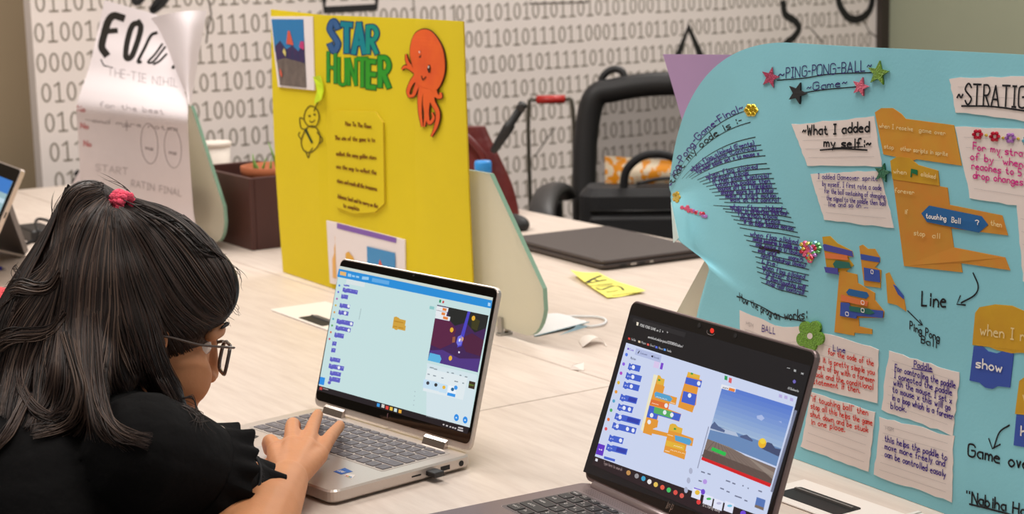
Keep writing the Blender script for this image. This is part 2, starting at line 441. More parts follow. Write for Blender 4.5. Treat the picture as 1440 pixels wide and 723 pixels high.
# ------------------------------------------------------------------ tables (two rows back to back)
def table_mat():
    m = bpy.data.materials.new('pale_ash_laminate'); m.use_nodes = True; nt = m.node_tree; N = nt.nodes; b = N['Principled BSDF']
    tc = N.new('ShaderNodeTexCoord'); mp = N.new('ShaderNodeMapping'); nt.links.new(tc.outputs['Object'], mp.inputs[0])
    mp.inputs['Scale'].default_value = (3.0, 26.0, 3.0)
    n = N.new('ShaderNodeTexNoise'); n.inputs['Scale'].default_value = 3.2; n.inputs['Detail'].default_value = 6; n.inputs['Roughness'].default_value = 0.6
    nt.links.new(mp.outputs[0], n.inputs['Vector'])
    r = N.new('ShaderNodeValToRGB'); nt.links.new(n.outputs['Fac'], r.inputs[0])
    r.color_ramp.elements[0].position = 0.30; r.color_ramp.elements[0].color = lin((206, 190, 178))+(1,)
    r.color_ramp.elements[1].position = 0.62; r.color_ramp.elements[1].color = lin((219, 205, 193))+(1,)
    nt.links.new(r.outputs[0], b.inputs['Base Color']); b.inputs['Roughness'].default_value = 0.42; b.inputs['Specular IOR Level'].default_value = 0.4
    return m
m_tab = table_mat(); m_white = mat('white_metal', (225, 222, 216), 0.45); m_edge = mat('table_edge_band', (214, 203, 192), 0.5)
CEN = 1.455
EDGES = [(-0.42, -1.9635), (-1.9665, -3.36), (-3.363, -4.75)]
tl = {(0, 0): 'pale ash-topped table under the front grey laptop', (0, 1): 'pale ash-topped table under the silver laptop and the girl',
      (0, 2): 'pale table at the far left under the propped-up laptop', (1, 0): 'pale table behind the blue poster',
      (1, 1): 'pale ash-topped table under the closed dark laptop', (1, 2): 'pale table under the brown planter box, nearest the printed wall'}
for side in (0, 1):
    a0, a1 = (0.64, CEN-0.0015) if side == 0 else (CEN+0.0015, 2.30)
    for i, (b1, b0) in enumerate(EDGES):
        t = thing('table', tl[(side, i)], 'table', AB((a0+a1)/2, (b0+b1)/2, 0), YAW, 'back-to-back work tables')
        ha, hb = (a1-a0)/2, (b1-b0)/2
        # thing frame: local x = B, local y = A
        q = MB(); q.box((-hb, -ha, TZ-0.025), (hb, ha, TZ), m_tab); bevel(q.build('tabletop', t, False), 0.0012, 1)
        for sx in (-1, 1):
            for sy in (-1, 1):
                q = MB(); x, y = sx*(hb-0.06), sy*(ha-0.06)
                q.rbox((x-0.025, y-0.025, 0), (x+0.025, y+0.025, TZ-0.025), 0.006, m_white); q.build('leg', t, False)
        q = MB()
        for sy in (-1, 1): q.box((-hb+0.07, sy*(ha-0.06)-0.012, TZ-0.075), (hb-0.07, sy*(ha-0.06)+0.012, TZ-0.025), m_white)
        q.build('apron', t, False)
# cable hatches let into the near tables
def hatch(label, corner_px, la, lb, hole):
    P = at_z(*corner_px); a, b = toAB(P)
    t = thing('cable_hatch', label, 'cable hatch', AB(a, b, TZ), YAW, 'cable hatches')
    q = MB(); wm = mat('hatch_white', (238, 230, 222), 0.5)
    q.box((0, 0, 0.0002), (lb, la, 0.003), wm); bevel(q.build('plate', t, False), 0.001, 1)
    q = MB(); h = hole
    q.rbox((h[0], h[1], 0.0031), (h[2], h[3], 0.0036), 0.004, m_black); q.box((h[0]+0.004, h[3]-0.012, 0.0037), (h[2]-0.004, h[3]-0.009, 0.006), mat('grey_brush', (120, 116, 112), 0.8)); q.build('opening', t, False)
hatch('white cable hatch with a black slot behind the silver laptop', (380, 437), 0.11, 0.30, (0.10, 0.005, 0.19, 0.04))
hatch('white cable hatch with a black opening below the blue poster', (1062, 694), 0.075, 0.22, (0.02, 0.012, 0.12, 0.05))

# ------------------------------------------------------------------ frosted desk screens along the centre line
def frosted():
    m = bpy.data.materials.new('frosted_green_glass'); m.use_nodes = True; nt = m.node_tree; N = nt.nodes; out = N['Material Output']; b = N['Principled BSDF']
    b.inputs['Base Color'].default_value = lin((236, 230, 212))+(1,); b.inputs['Roughness'].default_value = 0.35
    t = N.new('ShaderNodeBsdfTranslucent'); t.inputs[0].default_value = lin((238, 236, 214))+(1,)
    mx = N.new('ShaderNodeMixShader'); mx.inputs[0].default_value = 0.4
    nt.links.new(b.outputs[0], mx.inputs[1]); nt.links.new(t.outputs[0], mx.inputs[2]); nt.links.new(mx.outputs[0], out.inputs[0])
    return m
m_fro = frosted(); m_gedge = mat('green_glass_edge', (132, 168, 146), 0.2, spec=0.7)
m_alu = mat('brushed_aluminium', (176, 174, 170), 0.35, 0.9)
def screen(label, a, b_end, length, h, foot=0.125, mirror=False):
    """frosted plate standing in the plane A = a; the end at b_end (or the other one, mirrored) slants up to a narrow top"""
    t = thing('desk_divider', label, 'divider', AB(a, b_end, TZ), YAW, 'frosted desk dividers')
    sl, lift, R = 0.150, 0.012, 0.055          # local x = B (0 = near end, negative = away), z up
    pts = [(-sl, h), (-sl+0.012, h-0.014), (-0.004, 0.095)] + [(-R+R*math.cos(q_), lift+R*1.2-R*1.2*math.sin(q_)) for q_ in np.linspace(0.25, math.pi/2, 8)] + [(-length+0.01, lift), (-length, lift+0.01), (-length, h-0.008), (-length+0.008, h)]
    if mirror: pts = [(-length-x, z) for x, z in pts][::-1]
    q = MB(); th = 0.004
    q.prism([(x, z) for x, z in pts], -th, th, m_fro, lambda p: (p[0], p[2], p[1])); q.mi(m_gedge); q.m = [0, 0] + [1]*len(pts)
    q.build('glass_plate', t, False)
    for x in ((-foot, -length+0.04) if not mirror else (-0.04, -length+foot)):
        q = MB(); q.rbox((x-0.007, -0.014, 0), (x+0.007, 0.014, 0.004), 0.004, m_alu); q.box((x-0.006, -0.009, 0.004), (x+0.006, -0.0045, 0.03), m_alu); q.box((x-0.006, 0.0045, 0.004), (x+0.006, 0.009, 0.03), m_alu)
        q.build('clamp', t, False)
    return t

# slim white cable channel on the near table, in front of the blue poster's foot
cc = thing('cable_channel', 'slim white cable channel lying along the foot of the blue poster', 'cable channel', AB(1.345, -0.95, TZ), YAW)
q = MB(); q.box((-0.34, -0.014, 0.0002), (0.42, 0.014, 0.005), m_white); bevel(q.build('channel', cc, False), 0.0015, 2)
q = MB(); q.box((-0.345, -0.0145, 0.0002), (-0.34, 0.0145, 0.0056), m_white); q.build('end_cap', cc, False)
# ------------------------------------------------------------------ dividers in place
def bcoord(px, py, z=0.0): return toAB(at_z(px, py, z))[1]
b1 = toAB(at_A(769, 440, 1.505))[1]
screen('frosted green-edged desk screen right of the yellow board', 1.505, b1, 0.31, 0.262)
b2e = toAB(at_A(940, 450, 1.478))[1]
screen('frosted desk screen mostly hidden behind the blue poster', 1.478, b2e+0.62, 0.62, 0.285, mirror=True)
b3 = toAB(at_A(319, 322, 1.50))[1]
screen('frosted green desk screen right of the curling white poster', 1.50, b3, 0.40, 0.30)

# ------------------------------------------------------------------ blue poster (curled sheet)
U0 = np.array([0.36, 2.01]); UD = np.array([math.cos(math.radians(-60)), math.sin(math.radians(-60))]); UN = np.array([UD[1], -UD[0]])   # UN: front, towards the girl's side
if UN@(-U0) < 0: UN = -UN
POS = dict(h=0.50, lean=0.03)
def flat3(u, v, n=0.0):        # n: distance in front of the sheet plane
    p = U0 + UD*u + UN*(n - POS['lean']*v); return np.array([p[0], p[1], TZ + 0.0005 + v])
def onplane(px, py):           # point of a ray on the leaning sheet plane
    d = ray(px, py); nrm = np.array([UN[0], UN[1], POS['lean']]); o = np.array([U0[0], U0[1], TZ])
    return CPOS + d*(((o-CPOS)@nrm)/(d@nrm))
UB, ULF = -0.085, -0.29        # the sheet is flat right of UB and curls away left of it
_LV = np.array([0, 0.06, 0.11, 0.15, 0.18, 0.215, 0.25, 0.275, 0.30, 0.34, 0.39, 0.43, 0.50])
_LX = np.array([968, 972, 984, 998, 988, 953, 947, 944, 944, 943, 944, 942, 941.])
_LY = np.array([545, 480, 425, 376, 364, 338, 308, 292, 284, 278, 272, 267, 263.])
def curlrow(v):
    s0 = pixel(flat3(UB, v)); L = np.array([np.interp(v, _LV, _LX), np.interp(v, _LV, _LY)])
    k = float(np.interp(v, [0.22, 0.32, 0.39, 0.43, 0.50], [0.5, 0.42, 0.34, 0.30, 0.10])); wv = float(np.interp(v, [0.18, 0.36], [0, 1]))
    K = np.array([L[0] + k*(s0[0]-L[0]), (s0[1]*wv + (s0[1]+L[1])/2*(1-wv))])
    return s0, K, L
def blue(u, v, off=0.0):
    rip = 0.004*math.sin(u*17+0.6)*max(0, v-0.15)/0.35
    if u >= UB: return flat3(u, v, (rip - 0.004*math.sin(-0.085*17+0.6)*max(0, v-0.15)/0.35)*min(1, (u-UB)/0.05) + off)
    s0, K, L = curlrow(v); t = (UB-u)/(UB-ULF); wv = float(np.interp(v, [0.16, 0.34], [0, 1]))
    if t <= 1:
        p = s0*(1-t)**2 + 2*K*t*(1-t) + L*t*t; back = 0.085*wv*t*t
    else:
        e = t-1; p = L + np.array([60*e, -14*e])*(0.2+wv); back = 0.085*wv + 0.4*e
    P = onplane(p[0], p[1]); r = ray(p[0], p[1]); r = r/np.linalg.norm(r)
    return P + r*(back - off)
bs = Surf(blue, (0.0, 0.2))
m_blue = mat('turquoise_card', (138, 206, 220), 0.75, noise=0.05, scale=8, bump=0.03, bscale=300)
m_blueb = mat('turquoise_card_back', (150, 205, 210), 0.8)
pt = thing('poster', 'turquoise poster with curled corner, covered in handwriting, paper notes and coding blocks', 'poster', (0.36, 2.01, TZ))
UR = 0.47
mb = MB(); nr = 44
us_ = list(np.linspace(ULF-0.035, ULF, 6)[:-1]) + list(np.linspace(ULF, UB, 34)[:-1]) + list(np.linspace(UB, UR, 36))
vs_ = [v*POS['h'] for v in np.linspace(0, 1, nr+1)]
G = np.array([[blue(u, v) for u in us_] for v in vs_]); Gb = np.array([[blue(u, v, -0.0008) for u in us_] for v in vs_])
mb.grid(G, m_blue, True, th=Gb-G, mback=m_blueb)
PUR, BLK, NAVY, RED, MAG = ink((70, 44, 138)), ink((24, 24, 30)), ink((52, 46, 110)), ink((214, 60, 48)), ink((214, 44, 140))
T = bs.text_px
T(mb, '~PING-PONG-BALL~', (1095, 111), (1226, 99), 14, 0.0013, NAVY)
bs.line_px(mb, [(1093, 113), (1130, 110), (1170, 104), (1228, 102)], 0.0013, BLK)
T(mb, '~Game~', (1135, 128), (1192, 120), 10, 0.0013, NAVY)
bs.line_px(mb, [(1128, 131), (1160, 126), (1206, 122)], 0.0013, BLK)
# curving rows of code on the left: baselines are level on the sheet and follow its curl
def row_text(rx, ry, text, length, col=PUR, lw=0.0011, lcol=BLK, l0=0.0, fill=True, hh=0.0075, slope=0.0, full=False):
    q = bs.inv(rx, ry, (-0.15, 0.3)); q0 = np.array([q[0]-length, q[1]+slope*length])
    bs.line_uv(mb, [q0, q], 0.0011, lcol, sub=24)
    if not text: return
    P = np.array([pixel(bs.fwd(q0[0]+(q[0]-q0[0])*t, q0[1]+(q[1]-q0[1])*t)) for t in np.linspace(0, 1, 40)])
    cl_ = np.concatenate([[0], np.cumsum(np.linalg.norm(np.diff(P, axis=0), axis=1))]); tot = cl_[-1]
    hpx = 9.5 if full else 6.2; st, W = strokes_for(text, 0.25); x0 = tot*l0; span = tot*0.93-x0 if full else min(tot*0.92-x0, len(text)*4.3)
    def onpath(x, y):
        d = x0 + span*x/W; p = np.array([np.interp(d, cl_, P[:, 0]), np.interp(d, cl_, P[:, 1])]); p2 = np.array([np.interp(d+2, cl_, P[:, 0]), np.interp(d+2, cl_, P[:, 1])]); p1 = np.array([np.interp(d-2, cl_, P[:, 0]), np.interp(d-2, cl_, P[:, 1])])
        t = p2-p1; t = t/(np.linalg.norm(t)+1e-9); return p + np.array([t[1], -t[0]])*(1.5 + hpx*y/6.0)
    for S_ in st:
        Q = np.array([onpath(x, y) for x, y in S_]); r = ribbon2d(Q, 1.35 if full else 1.15)
        if r is None: continue
        g = (q0+q)/2; V = []
        for p in list(r[0])+list(r[1]): g = bs.inv(p[0], p[1], g); V.append(bs.fwd(g[0], g[1], 0.0007))
        n = len(r[0]); mb.add(V, [(i, n+i, n+i+1, i+1) for i in range(n-1)], col)
rows = [((1058, 153), '-Ping-Pong-Game-Final~', 0.20), ((1055, 172), 'that my code is :-', 0.175),
 ((1062, 193), '', 0.165), ((1070, 204), 'when flag clicked (Events)', 0.165), ((1072, 211), 'forever block (Controls)', 0.16), ((1076, 219), 'forever block set x to mouse x', 0.16), ((1078, 230), '', 0.15),
 ((1082, 237), 'when flag clicked', 0.15), ((1085, 244), 'forever block', 0.148), ((1088, 251), 'if then block (Controls)', 0.145), ((1090, 258), 'touching paddle then', 0.142), ((1092, 265), 'bounce off by 1 (Variables)', 0.14),
 ((1094, 272), 'change score by 10 (Data)', 0.138), ((1098, 279), 'make it start motion', 0.135), ((1101, 286), 'wait at its control', 0.13), ((1106, 294), '', 0.13),
 ((1110, 300), 'when flag clicked', 0.118), ((1113, 306), 'Point in direction (Motion)', 0.118), ((1116, 313), 'forever block', 0.112), ((1119, 320), 'move 10 steps', 0.112), ((1122, 327), 'if on edge bounce motion', 0.11), ((1125, 334), '', 0.11),
 ((1128, 346), 'when flag clicked', 0.108), ((1130, 354), 'switch backdrop to paddle wall', 0.107), ((1133, 362), 'set score to 0 (looks)', 0.106), ((1135, 371), 'wait until       score>5', 0.105), ((1138, 379), 'next backdrop (looks)', 0.103), ((1138, 387), 'Line:', 0.102),
 ((1137, 395), 'when flag clicked', 0.101), ((1137, 402), 'forever block', 0.10), ((1137, 410), 'if then (touching ball)', 0.096), ((1135, 417), 'stop (all) (control)', 0.093)]
for i, (p, tx, L) in enumerate(rows):
    row_text(p[0], p[1], tx, L-(0.028 if 1 < i < 15 else 0.0), col=BLK if i == 1 else PUR, l0=0.10 if i < 2 else 0.10, hh=0.0085 if i < 2 else 0.0058, full=i < 2)
bs.poly_px(mb, [(1068, 345), (1098, 352), (1096, 357), (1067, 350)], BLK, 0.0007)
T(mb, 'How the program works:', (1040, 423), (1135, 449), 11, 0.0016, BLK)
bs.line_px(mb, [(1036, 417), (1070, 431), (1133, 452)], 0.0016, BLK)
T(mb, 'Line', (1297, 430), (1330, 431), 20, 0.0022, BLK)
bs.line_px(mb, [(1369, 384), (1376, 402), (1371, 415), (1352, 426)], 0.0018, BLK); bs.line_px(mb, [(1351, 416), (1346, 428), (1358, 429)], 0.0018, BLK, smooth=False)
bs.line_px(mb, [(1277, 437), (1297, 457)], 0.0014, BLK); bs.line_px(mb, [(1292, 457), (1298, 457), (1294, 450)], 0.0014, BLK, smooth=False)
T(mb, 'Ping Pong', (1280, 463), (1321, 480), 11, 0.0014, BLK); T(mb, 'Ball', (1296, 482), (1317, 489), 10, 0.0014, BLK)
T(mb, 'Game over', (1362, 641), (1458, 664), 17, 0.0021, BLK)
bs.line_px(mb, [(1420, 598), (1406, 608), (1398, 630)], 0.0018, BLK); bs.line_px(mb, [(1391, 617), (1396, 631), (1407, 625)], 0.0018, BLK, smooth=False)
T(mb, '"Nabiha Hassan', (1360, 705), (1480, 735), 15, 0.0021, BLK)
bs.line_px(mb, [(1364, 709), (1400, 718), (1480, 740)], 0.0021, BLK)
fp = [onplane(945, 284), onplane(968, 333), onplane(952, 341), onplane(947, 312)]
fv = [p + np.append(UN, 0)*d for p, d in zip(fp, (0.002, 0.016, 0.006, 0.002))]; m_pale = mat('lit_card_underside', (206, 224, 222), 0.8)  # flap underside: pale card back, its lit tone put into the colour
mb.add(fv + [p - np.append(UN, 0)*0.0008 for p in fv], [(0, 3, 2, 1), (4, 5, 6, 7), (0, 1, 5, 4), (1, 2, 6, 5), (2, 3, 7, 6), (3, 0, 4, 7)], m_pale)
mb.build('poster_sheet', pt)
# paper notes: each a part with its own writing
m_note = mat('note_paper', (236, 222, 216), 0.85, noise=0.03, scale=14); m_rule = mat('ruled_line', (196, 186, 184), 0.9)
def note(corners, lines, rules=4, hdr=False, rag=0.0008, n=10, extra=None, lift=0.0, label=None):
    q = MB(); Q = bs.quad_px(q, corners, m_note, off=0.0010, side=0.0008, n=n, rag=rag, lift=lift)
    for k in range(rules):
        f = (k+1.0)/(rules+1); a = Q[0]*(1-f)+Q[3]*f; b = Q[1]*(1-f)+Q[2]*f
        bs.line_uv(q, [a + (b-a)*0.07, a + (b-a)*0.93], 0.0004, m_rule, 0.0015, sub=14)
    if hdr:
        a = Q[0]*0.82+Q[3]*0.18; b = Q[1]*0.82+Q[2]*0.18
        for k, x in enumerate((0.10, 0.14, 0.18)): bs.text_uv(q, 'HSM'[k], a+(b-a)*x, a+(b-a)*(x+0.03), 0.004, 0.0006, m_rule, 0.0015)
    for tx, p0, p1, h, wd, col in lines: bs.text_px(q, tx, p0, p1, h, wd, col, 0.0018)
    if extra: extra(q)
    return q.build('paper_note', pt, label=label)
def ex1(q):
    bs.line_px(q, [(1155, 211), (1185, 209), (1221, 211)], 0.0018, BLK, 0.0018); bs.line_px(q, [(1172, 208), (1200, 207), (1215, 206)], 0.0014, BLK, 0.0018)
note([(1114, 175), (1230, 164), (1241, 234), (1136, 233)], [('~What I added', (1130, 190), (1224, 185), 13, 0.0022, BLK), ('my self:~', (1160, 206), (1226, 208), 12, 0.0022, BLK)], 4, extra=ex1, label='lined note reading "What I added my self" in black marker')
note([(1140, 244), (1238, 240), (1258, 321), (1160, 309)], [('I added Gameover sprite', (1152, 251), (1236, 254), 7, 0.0009, PUR), ('by myself, I first rote a code', (1158, 261), (1241, 267), 7, 0.0009, PUR),
  ('for the ball containing of changing', (1161, 271), (1246, 279), 7, 0.0009, PUR), ('the signal to the paddle then ball', (1164, 281), (1247, 289), 7, 0.0009, PUR), ('line and so on ...', (1166, 290), (1222, 292), 7, 0.0009, PUR)], 5, label='lined note in small purple handwriting under the title note')
def ex2(q):
    bs.line_px(q, [(1354, 149), (1400, 150), (1470, 160)], 0.0018, BLK, 0.0018)
note([(1336, 110), (1480, 106), (1484, 176), (1345, 158)], [('~STRATIGEY', (1347, 146), (1470, 152), 28, 0.0021, BLK)], 3, extra=ex2, label='lined note with tall black lettering at the top right')
GEMC = [(196, 30, 60), (226, 90, 130), (120, 190, 210), (210, 180, 70), (180, 120, 200), (80, 160, 90)]
note([(1344, 178), (1490, 184), (1500, 302), (1365, 278)], [('For my stratigey', (1370, 210), (1470, 225), 10, 0.0013, MAG), ('of by "whenever', (1366, 224), (1468, 240), 10, 0.0013, MAG), ('reaches to 5 points', (1368, 237), (1478, 254), 10, 0.0013, MAG), ('drop changes".', (1370, 250), (1448, 262), 10, 0.0013, MAG)], 6, label='lined note with magenta handwriting and a row of gem flowers')
note([(1040, 436), (1140, 459), (1140, 545), (1046, 530)], [('BALL', (1071, 466), (1090, 470), 9, 0.0011, PUR)], 3, hdr=True, label='lined note reading "BALL" behind the green flower')
note([(1128, 459), (1236, 491), (1234, 567), (1132, 542)], [('Line', (1173, 493), (1190, 496), 8, 0.0011, PUR), ('for the code of the', (1166, 498), (1230, 514), 8, 0.0012, RED), ('line it is pretty simple you', (1145, 506), (1231, 527), 8, 0.0012, RED), ('start of by with a forever', (1145, 517), (1231, 538), 8, 0.0012, RED), ('block and the conditional', (1143, 528), (1229, 548), 8, 0.0012, RED), ('statement if then.', (1145, 539), (1211, 552), 8, 0.0012, RED)], 4, label='lined note reading "Line" with red handwriting')
note([(1142, 551), (1231, 580), (1222, 664), (1127, 628)], [('"if touching ball" then', (1141, 563), (1222, 584), 8, 0.0012, RED), ('stop all this helps the game', (1142, 574), (1228, 598), 8, 0.0012, RED), ('shut down and be stuck', (1141, 585), (1222, 608), 8, 0.0012, RED), ('in one place.', (1142, 596), (1190, 607), 8, 0.0012, RED)], 6, label='lined note with four lines of red writing at the bottom')
def ex3(q): bs.line_px(q, [(1284, 518), (1313, 523)], 0.0012, PUR, 0.0018)
note([(1251, 493), (1350, 524), (1340, 612), (1240, 576)], [('Paddle', (1287, 516), (1312, 522), 9, 0.0012, PUR), ('For controling the paddle', (1260, 521), (1345, 546), 9, 0.0012, PUR), ('I conected the paddle', (1259, 531), (1340, 556), 9, 0.0012, PUR), ('with the mouse. I set x', (1258, 541), (1340, 567), 9, 0.0012, PUR), ('to mouse x this will go', (1257, 551), (1338, 577), 9, 0.0012, PUR), ('in a loop which is a forever', (1256, 562), (1342, 590), 9, 0.0012, PUR), ('block.', (1254, 574), (1276, 579), 9, 0.0012, PUR)], 6, extra=ex3, rag=0.0014, label='torn lined note reading "Paddle" in purple handwriting')
note([(1238, 586), (1342, 614), (1339, 706), (1230, 668)], [('this helps the paddle to', (1246, 620), (1333, 647), 9, 0.0012, PUR), ('move more freely and', (1246, 631), (1330, 656), 9, 0.0012, PUR), ('can be controlled easaly', (1246, 642), (1331, 671), 9, 0.0012, PUR)], 7, hdr=True, rag=0.0014, label='torn lined note with three purple lines at the bottom right')
note([(1430, 288), (1500, 300), (1510, 440), (1440, 395)], [], 5, label='lined note at the right edge of the frame')
# cut-out coding blocks
OR1 = mat('printed_orange', (208, 150, 44), 0.7, rgb2=(212, 140, 40), scale=40); OR2 = mat('printed_dark_orange', (208, 134, 42), 0.7, rgb2=(202, 142, 46), scale=40)
YB = mat('printed_yellow', (206, 158, 26), 0.7, rgb2=(198, 146, 26), scale=30); DB = mat('printed_blue', (22, 96, 158), 0.7); IB = mat('printed_indigo', (50, 80, 170), 0.7); VB = mat('printed_violet', (70, 70, 160), 0.7)
GB = mat('printed_green', (24, 104, 92), 0.7); CRM = ink((232, 208, 150)); WHI = ink((240, 236, 232)); GRN = ink((20, 110, 70)); ORG = mat('printed_red_orange', (226, 120, 60), 0.7)
def cut(layers, texts=(), label=None, off=0.0008):
    q = MB()
    for i, (m, pts) in enumerate(layers): bs.poly_px(q, pts, m, off + 0.0004*i, side=0.0007 if i == 0 else 0.0003)
    for tx, p0, p1, h, wd, col in texts: bs.text_px(q, tx, p0, p1, h, wd, col, off+0.0004*len(layers)+0.0004, jitter=0.0)
    return q.build('code_block_cutout', pt, label=label)
cut([(OR1, [(1231, 158), (1240, 152), (1256, 152), (1268, 160), (1274, 167), (1342, 176), (1353, 233), (1290, 224), (1281, 227), (1268, 222), (1243, 217)])],
    [('when I receive', (1238, 179), (1285, 184), 6, 0.0009, CRM), ('game over', (1294, 185), (1331, 190), 6, 0.0009, CRM), ('stop', (1245, 208), (1258, 210), 6, 0.0009, CRM), ('other scripts in sprite', (1268, 211), (1334, 219), 6, 0.0009, CRM)], 'orange two-row printed block at the top of its stack')
cut([(OR2, [(1253, 226), (1263, 220), (1280, 222), (1292, 232), (1320, 240), (1322, 262), (1333, 264), (1336, 288), (1410, 303), (1418, 331), (1338, 321), (1342, 348), (1414, 362), (1421, 380), (1352, 370), (1354, 383), (1272, 374)]),
     (YB, [(1253, 226), (1263, 220), (1280, 222), (1292, 232), (1320, 240), (1322, 261), (1256, 252)]),
     (DB, [(1297, 300), (1308, 289), (1382, 304), (1391, 316), (1378, 327), (1305, 312)]), (GRN, [(1283, 237), (1292, 239), (1292, 246), (1284, 243), (1284, 249), (1282, 249)])],
    [('when', (1259, 243), (1277, 245), 6, 0.0010, CRM), ('clicked', (1298, 247), (1318, 251), 6, 0.0010, CRM), ('forever', (1261, 270), (1288, 273), 6, 0.0010, CRM), ('if', (1275, 300), (1279, 301), 6, 0.001, CRM), ('touching', (1305, 306), (1333, 310), 7, 0.0011, WHI), ('Ball', (1341, 312), (1353, 314), 7, 0.0011, WHI), ('?', (1374, 316), (1379, 317), 7, 0.0011, WHI), ('then', (1396, 316), (1411, 319), 7, 0.001, CRM), ('stop', (1288, 330), (1303, 332), 7, 0.001, CRM), ('all', (1314, 334), (1324, 335), 7, 0.001, CRM)], 'tall orange forever block with a blue touching-ball hexagon')
cut([(YB, [(1157, 333), (1168, 332), (1178, 342), (1199, 353), (1201, 361), (1193, 362), (1201, 373), (1190, 382), (1164, 384)]), (VB, [(1158, 345), (1160, 343), (1199, 353), (1201, 361), (1160, 352)]), (ORG, [(1161, 355), (1193, 359), (1194, 366), (1162, 363)]), (GB, [(1173, 371), (1177, 366), (1196, 369), (1199, 377), (1176, 377)]), (VB, [(1161, 375), (1180, 377), (1181, 386), (1163, 383)])], [], 'small printed block stack left of the narrow one')
cut([(OR1, [(1181, 384), (1186, 379), (1193, 383), (1206, 386), (1207, 398), (1231, 412), (1231, 422), (1244, 438), (1243, 447), (1208, 447), (1209, 459), (1227, 463), (1227, 470), (1202, 468), (1202, 472), (1174, 467)]), (DB, [(1191, 411), (1195, 406), (1220, 411), (1223, 416), (1219, 420), (1194, 415)]), (ORG, [(1184, 414), (1222, 424), (1221, 431), (1184, 423)]), (IB, [(1184, 425), (1196, 426), (1198, 432), (1244, 437), (1243, 447), (1207, 444), (1206, 448), (1183, 444)]), (GB, [(1196, 430), (1225, 434), (1232, 440), (1226, 442), (1197, 437)])], [('0', (1214, 427), (1218, 428), 5, 0.001, WHI), ('0', (1192, 443), (1196, 444), 5, 0.001, WHI), ('0', (1214, 438), (1218, 439), 5, 0.001, WHI)], 'long printed block stack below the two small ones')
cut([(OR1, [(1209, 346), (1214, 344), (1221, 350), (1231, 350), (1238, 362), (1238, 368), (1231, 376), (1240, 380), (1239, 405), (1216, 402)]), (IB, [(1211, 357), (1238, 362), (1238, 369), (1212, 365)]), (IB, [(1216, 376), (1238, 380), (1239, 397), (1217, 394)])], [('0', (1227, 384), (1230, 385), 5, 0.001, WHI)], 'small narrow printed block stack with two blue rows')
cut([(OR1, [(1246, 385), (1251, 383), (1259, 400), (1272, 420), (1275, 438), (1262, 429), (1249, 426)]), (IB, [(1257, 400), (1261, 402), (1272, 416), (1272, 421), (1264, 414)])], [], 'small slanted printed block with an arrow from its tip')
cut([(YB, [(1372, 440), (1378, 432), (1400, 428), (1424, 430), (1440, 437), (1500, 450), (1500, 500), (1432, 496), (1424, 497), (1402, 492), (1392, 488), (1368, 485)])], [('when I receive', (1380, 470), (1490, 487), 15, 0.0015, CRM)], 'big yellow printed block reading "when I receive"')
cut([(IB, [(1370, 487), (1382, 487), (1390, 494), (1402, 497), (1414, 493), (1424, 494), (1426, 499), (1421, 545), (1404, 543), (1396, 547), (1386, 545), (1378, 538), (1364, 535)])], [('show', (1374, 516), (1410, 523), 13, 0.0018, WHI)], 'blue printed block reading "show"')
cut([(YB, [(1434, 536), (1444, 528), (1470, 530), (1500, 540), (1500, 590), (1428, 582)])], [('wh', (1440, 562), (1460, 566), 13, 0.0015, CRM)], 'yellow printed block cut by the right edge of the frame')
cut([(IB, [(1430, 583), (1500, 592), (1500, 640), (1426, 626)])], [('hide', (1437, 612), (1480, 620), 13, 0.0018, WHI)], 'blue printed block below the yellow one at the frame edge')
# stickers
def glit(nm, rgb, r2): return mat(nm, rgb, 0.3, 0.2, rgb2=r2, scale=420, bump=0.5, bscale=500)
def star(cx, cy, r, rot, m, label, sq=0.85):
    q = MB(); pts = []
    for k in range(10):
        a = math.radians(rot + 36*k - 90); rr_ = r if k % 2 == 0 else r*0.42
        pts.append((cx + rr_*math.cos(a)*sq, cy + rr_*math.sin(a)))
    bs.poly_px(q, pts[::-1], m, 0.0028, side=0.0022); q.build('star_sticker', pt, label=label)
star(1083, 109, 16, 14, glit('magenta_foam', (178, 30, 84), (160, 24, 76)), 'magenta star left of the title')
star(1123, 131, 16, 20, mat('black_foam', (28, 28, 30), 0.8), 'black star left of the word Game')
star(1237, 103, 18, 8, glit('lime_glitter', (126, 168, 40), (84, 128, 24)), 'lime glitter star right of the title')
star(1212, 122, 14, 16, glit('pink_glitter', (226, 104, 128), (200, 80, 110)), 'pink glitter star right of the word Game')
star(1243, 243, 14, 12, glit('green_glitter', (16, 116, 76), (8, 84, 56)), 'dark green glitter star between the notes and the orange blocks')
q = MB(); pts = []
for k in range(70):
    a = 2*math.pi*k/70; ph = ((a+0.35) % (2*math.pi/5)) - math.pi/5; r = 12.2*math.cos(ph) + math.sqrt(8.6**2 - (12.2*math.sin(ph))**2); pts.append((1142 + r*math.cos(a)*0.95, 472 + r*math.sin(a)*1.12))
bs.poly_px(q, pts[::-1], glit('leaf_glitter', (122, 176, 44), (88, 140, 24)), 0.0036, side=0.003)
bs.poly_px(q, [(1142.5+4*math.cos(-a), 472+4.4*math.sin(-a)) for a in np.linspace(0, 2*math.pi, 12, endpoint=False)], m_note, 0.0040)
q.build('flower_sticker', pt, label='green glitter felt flower')
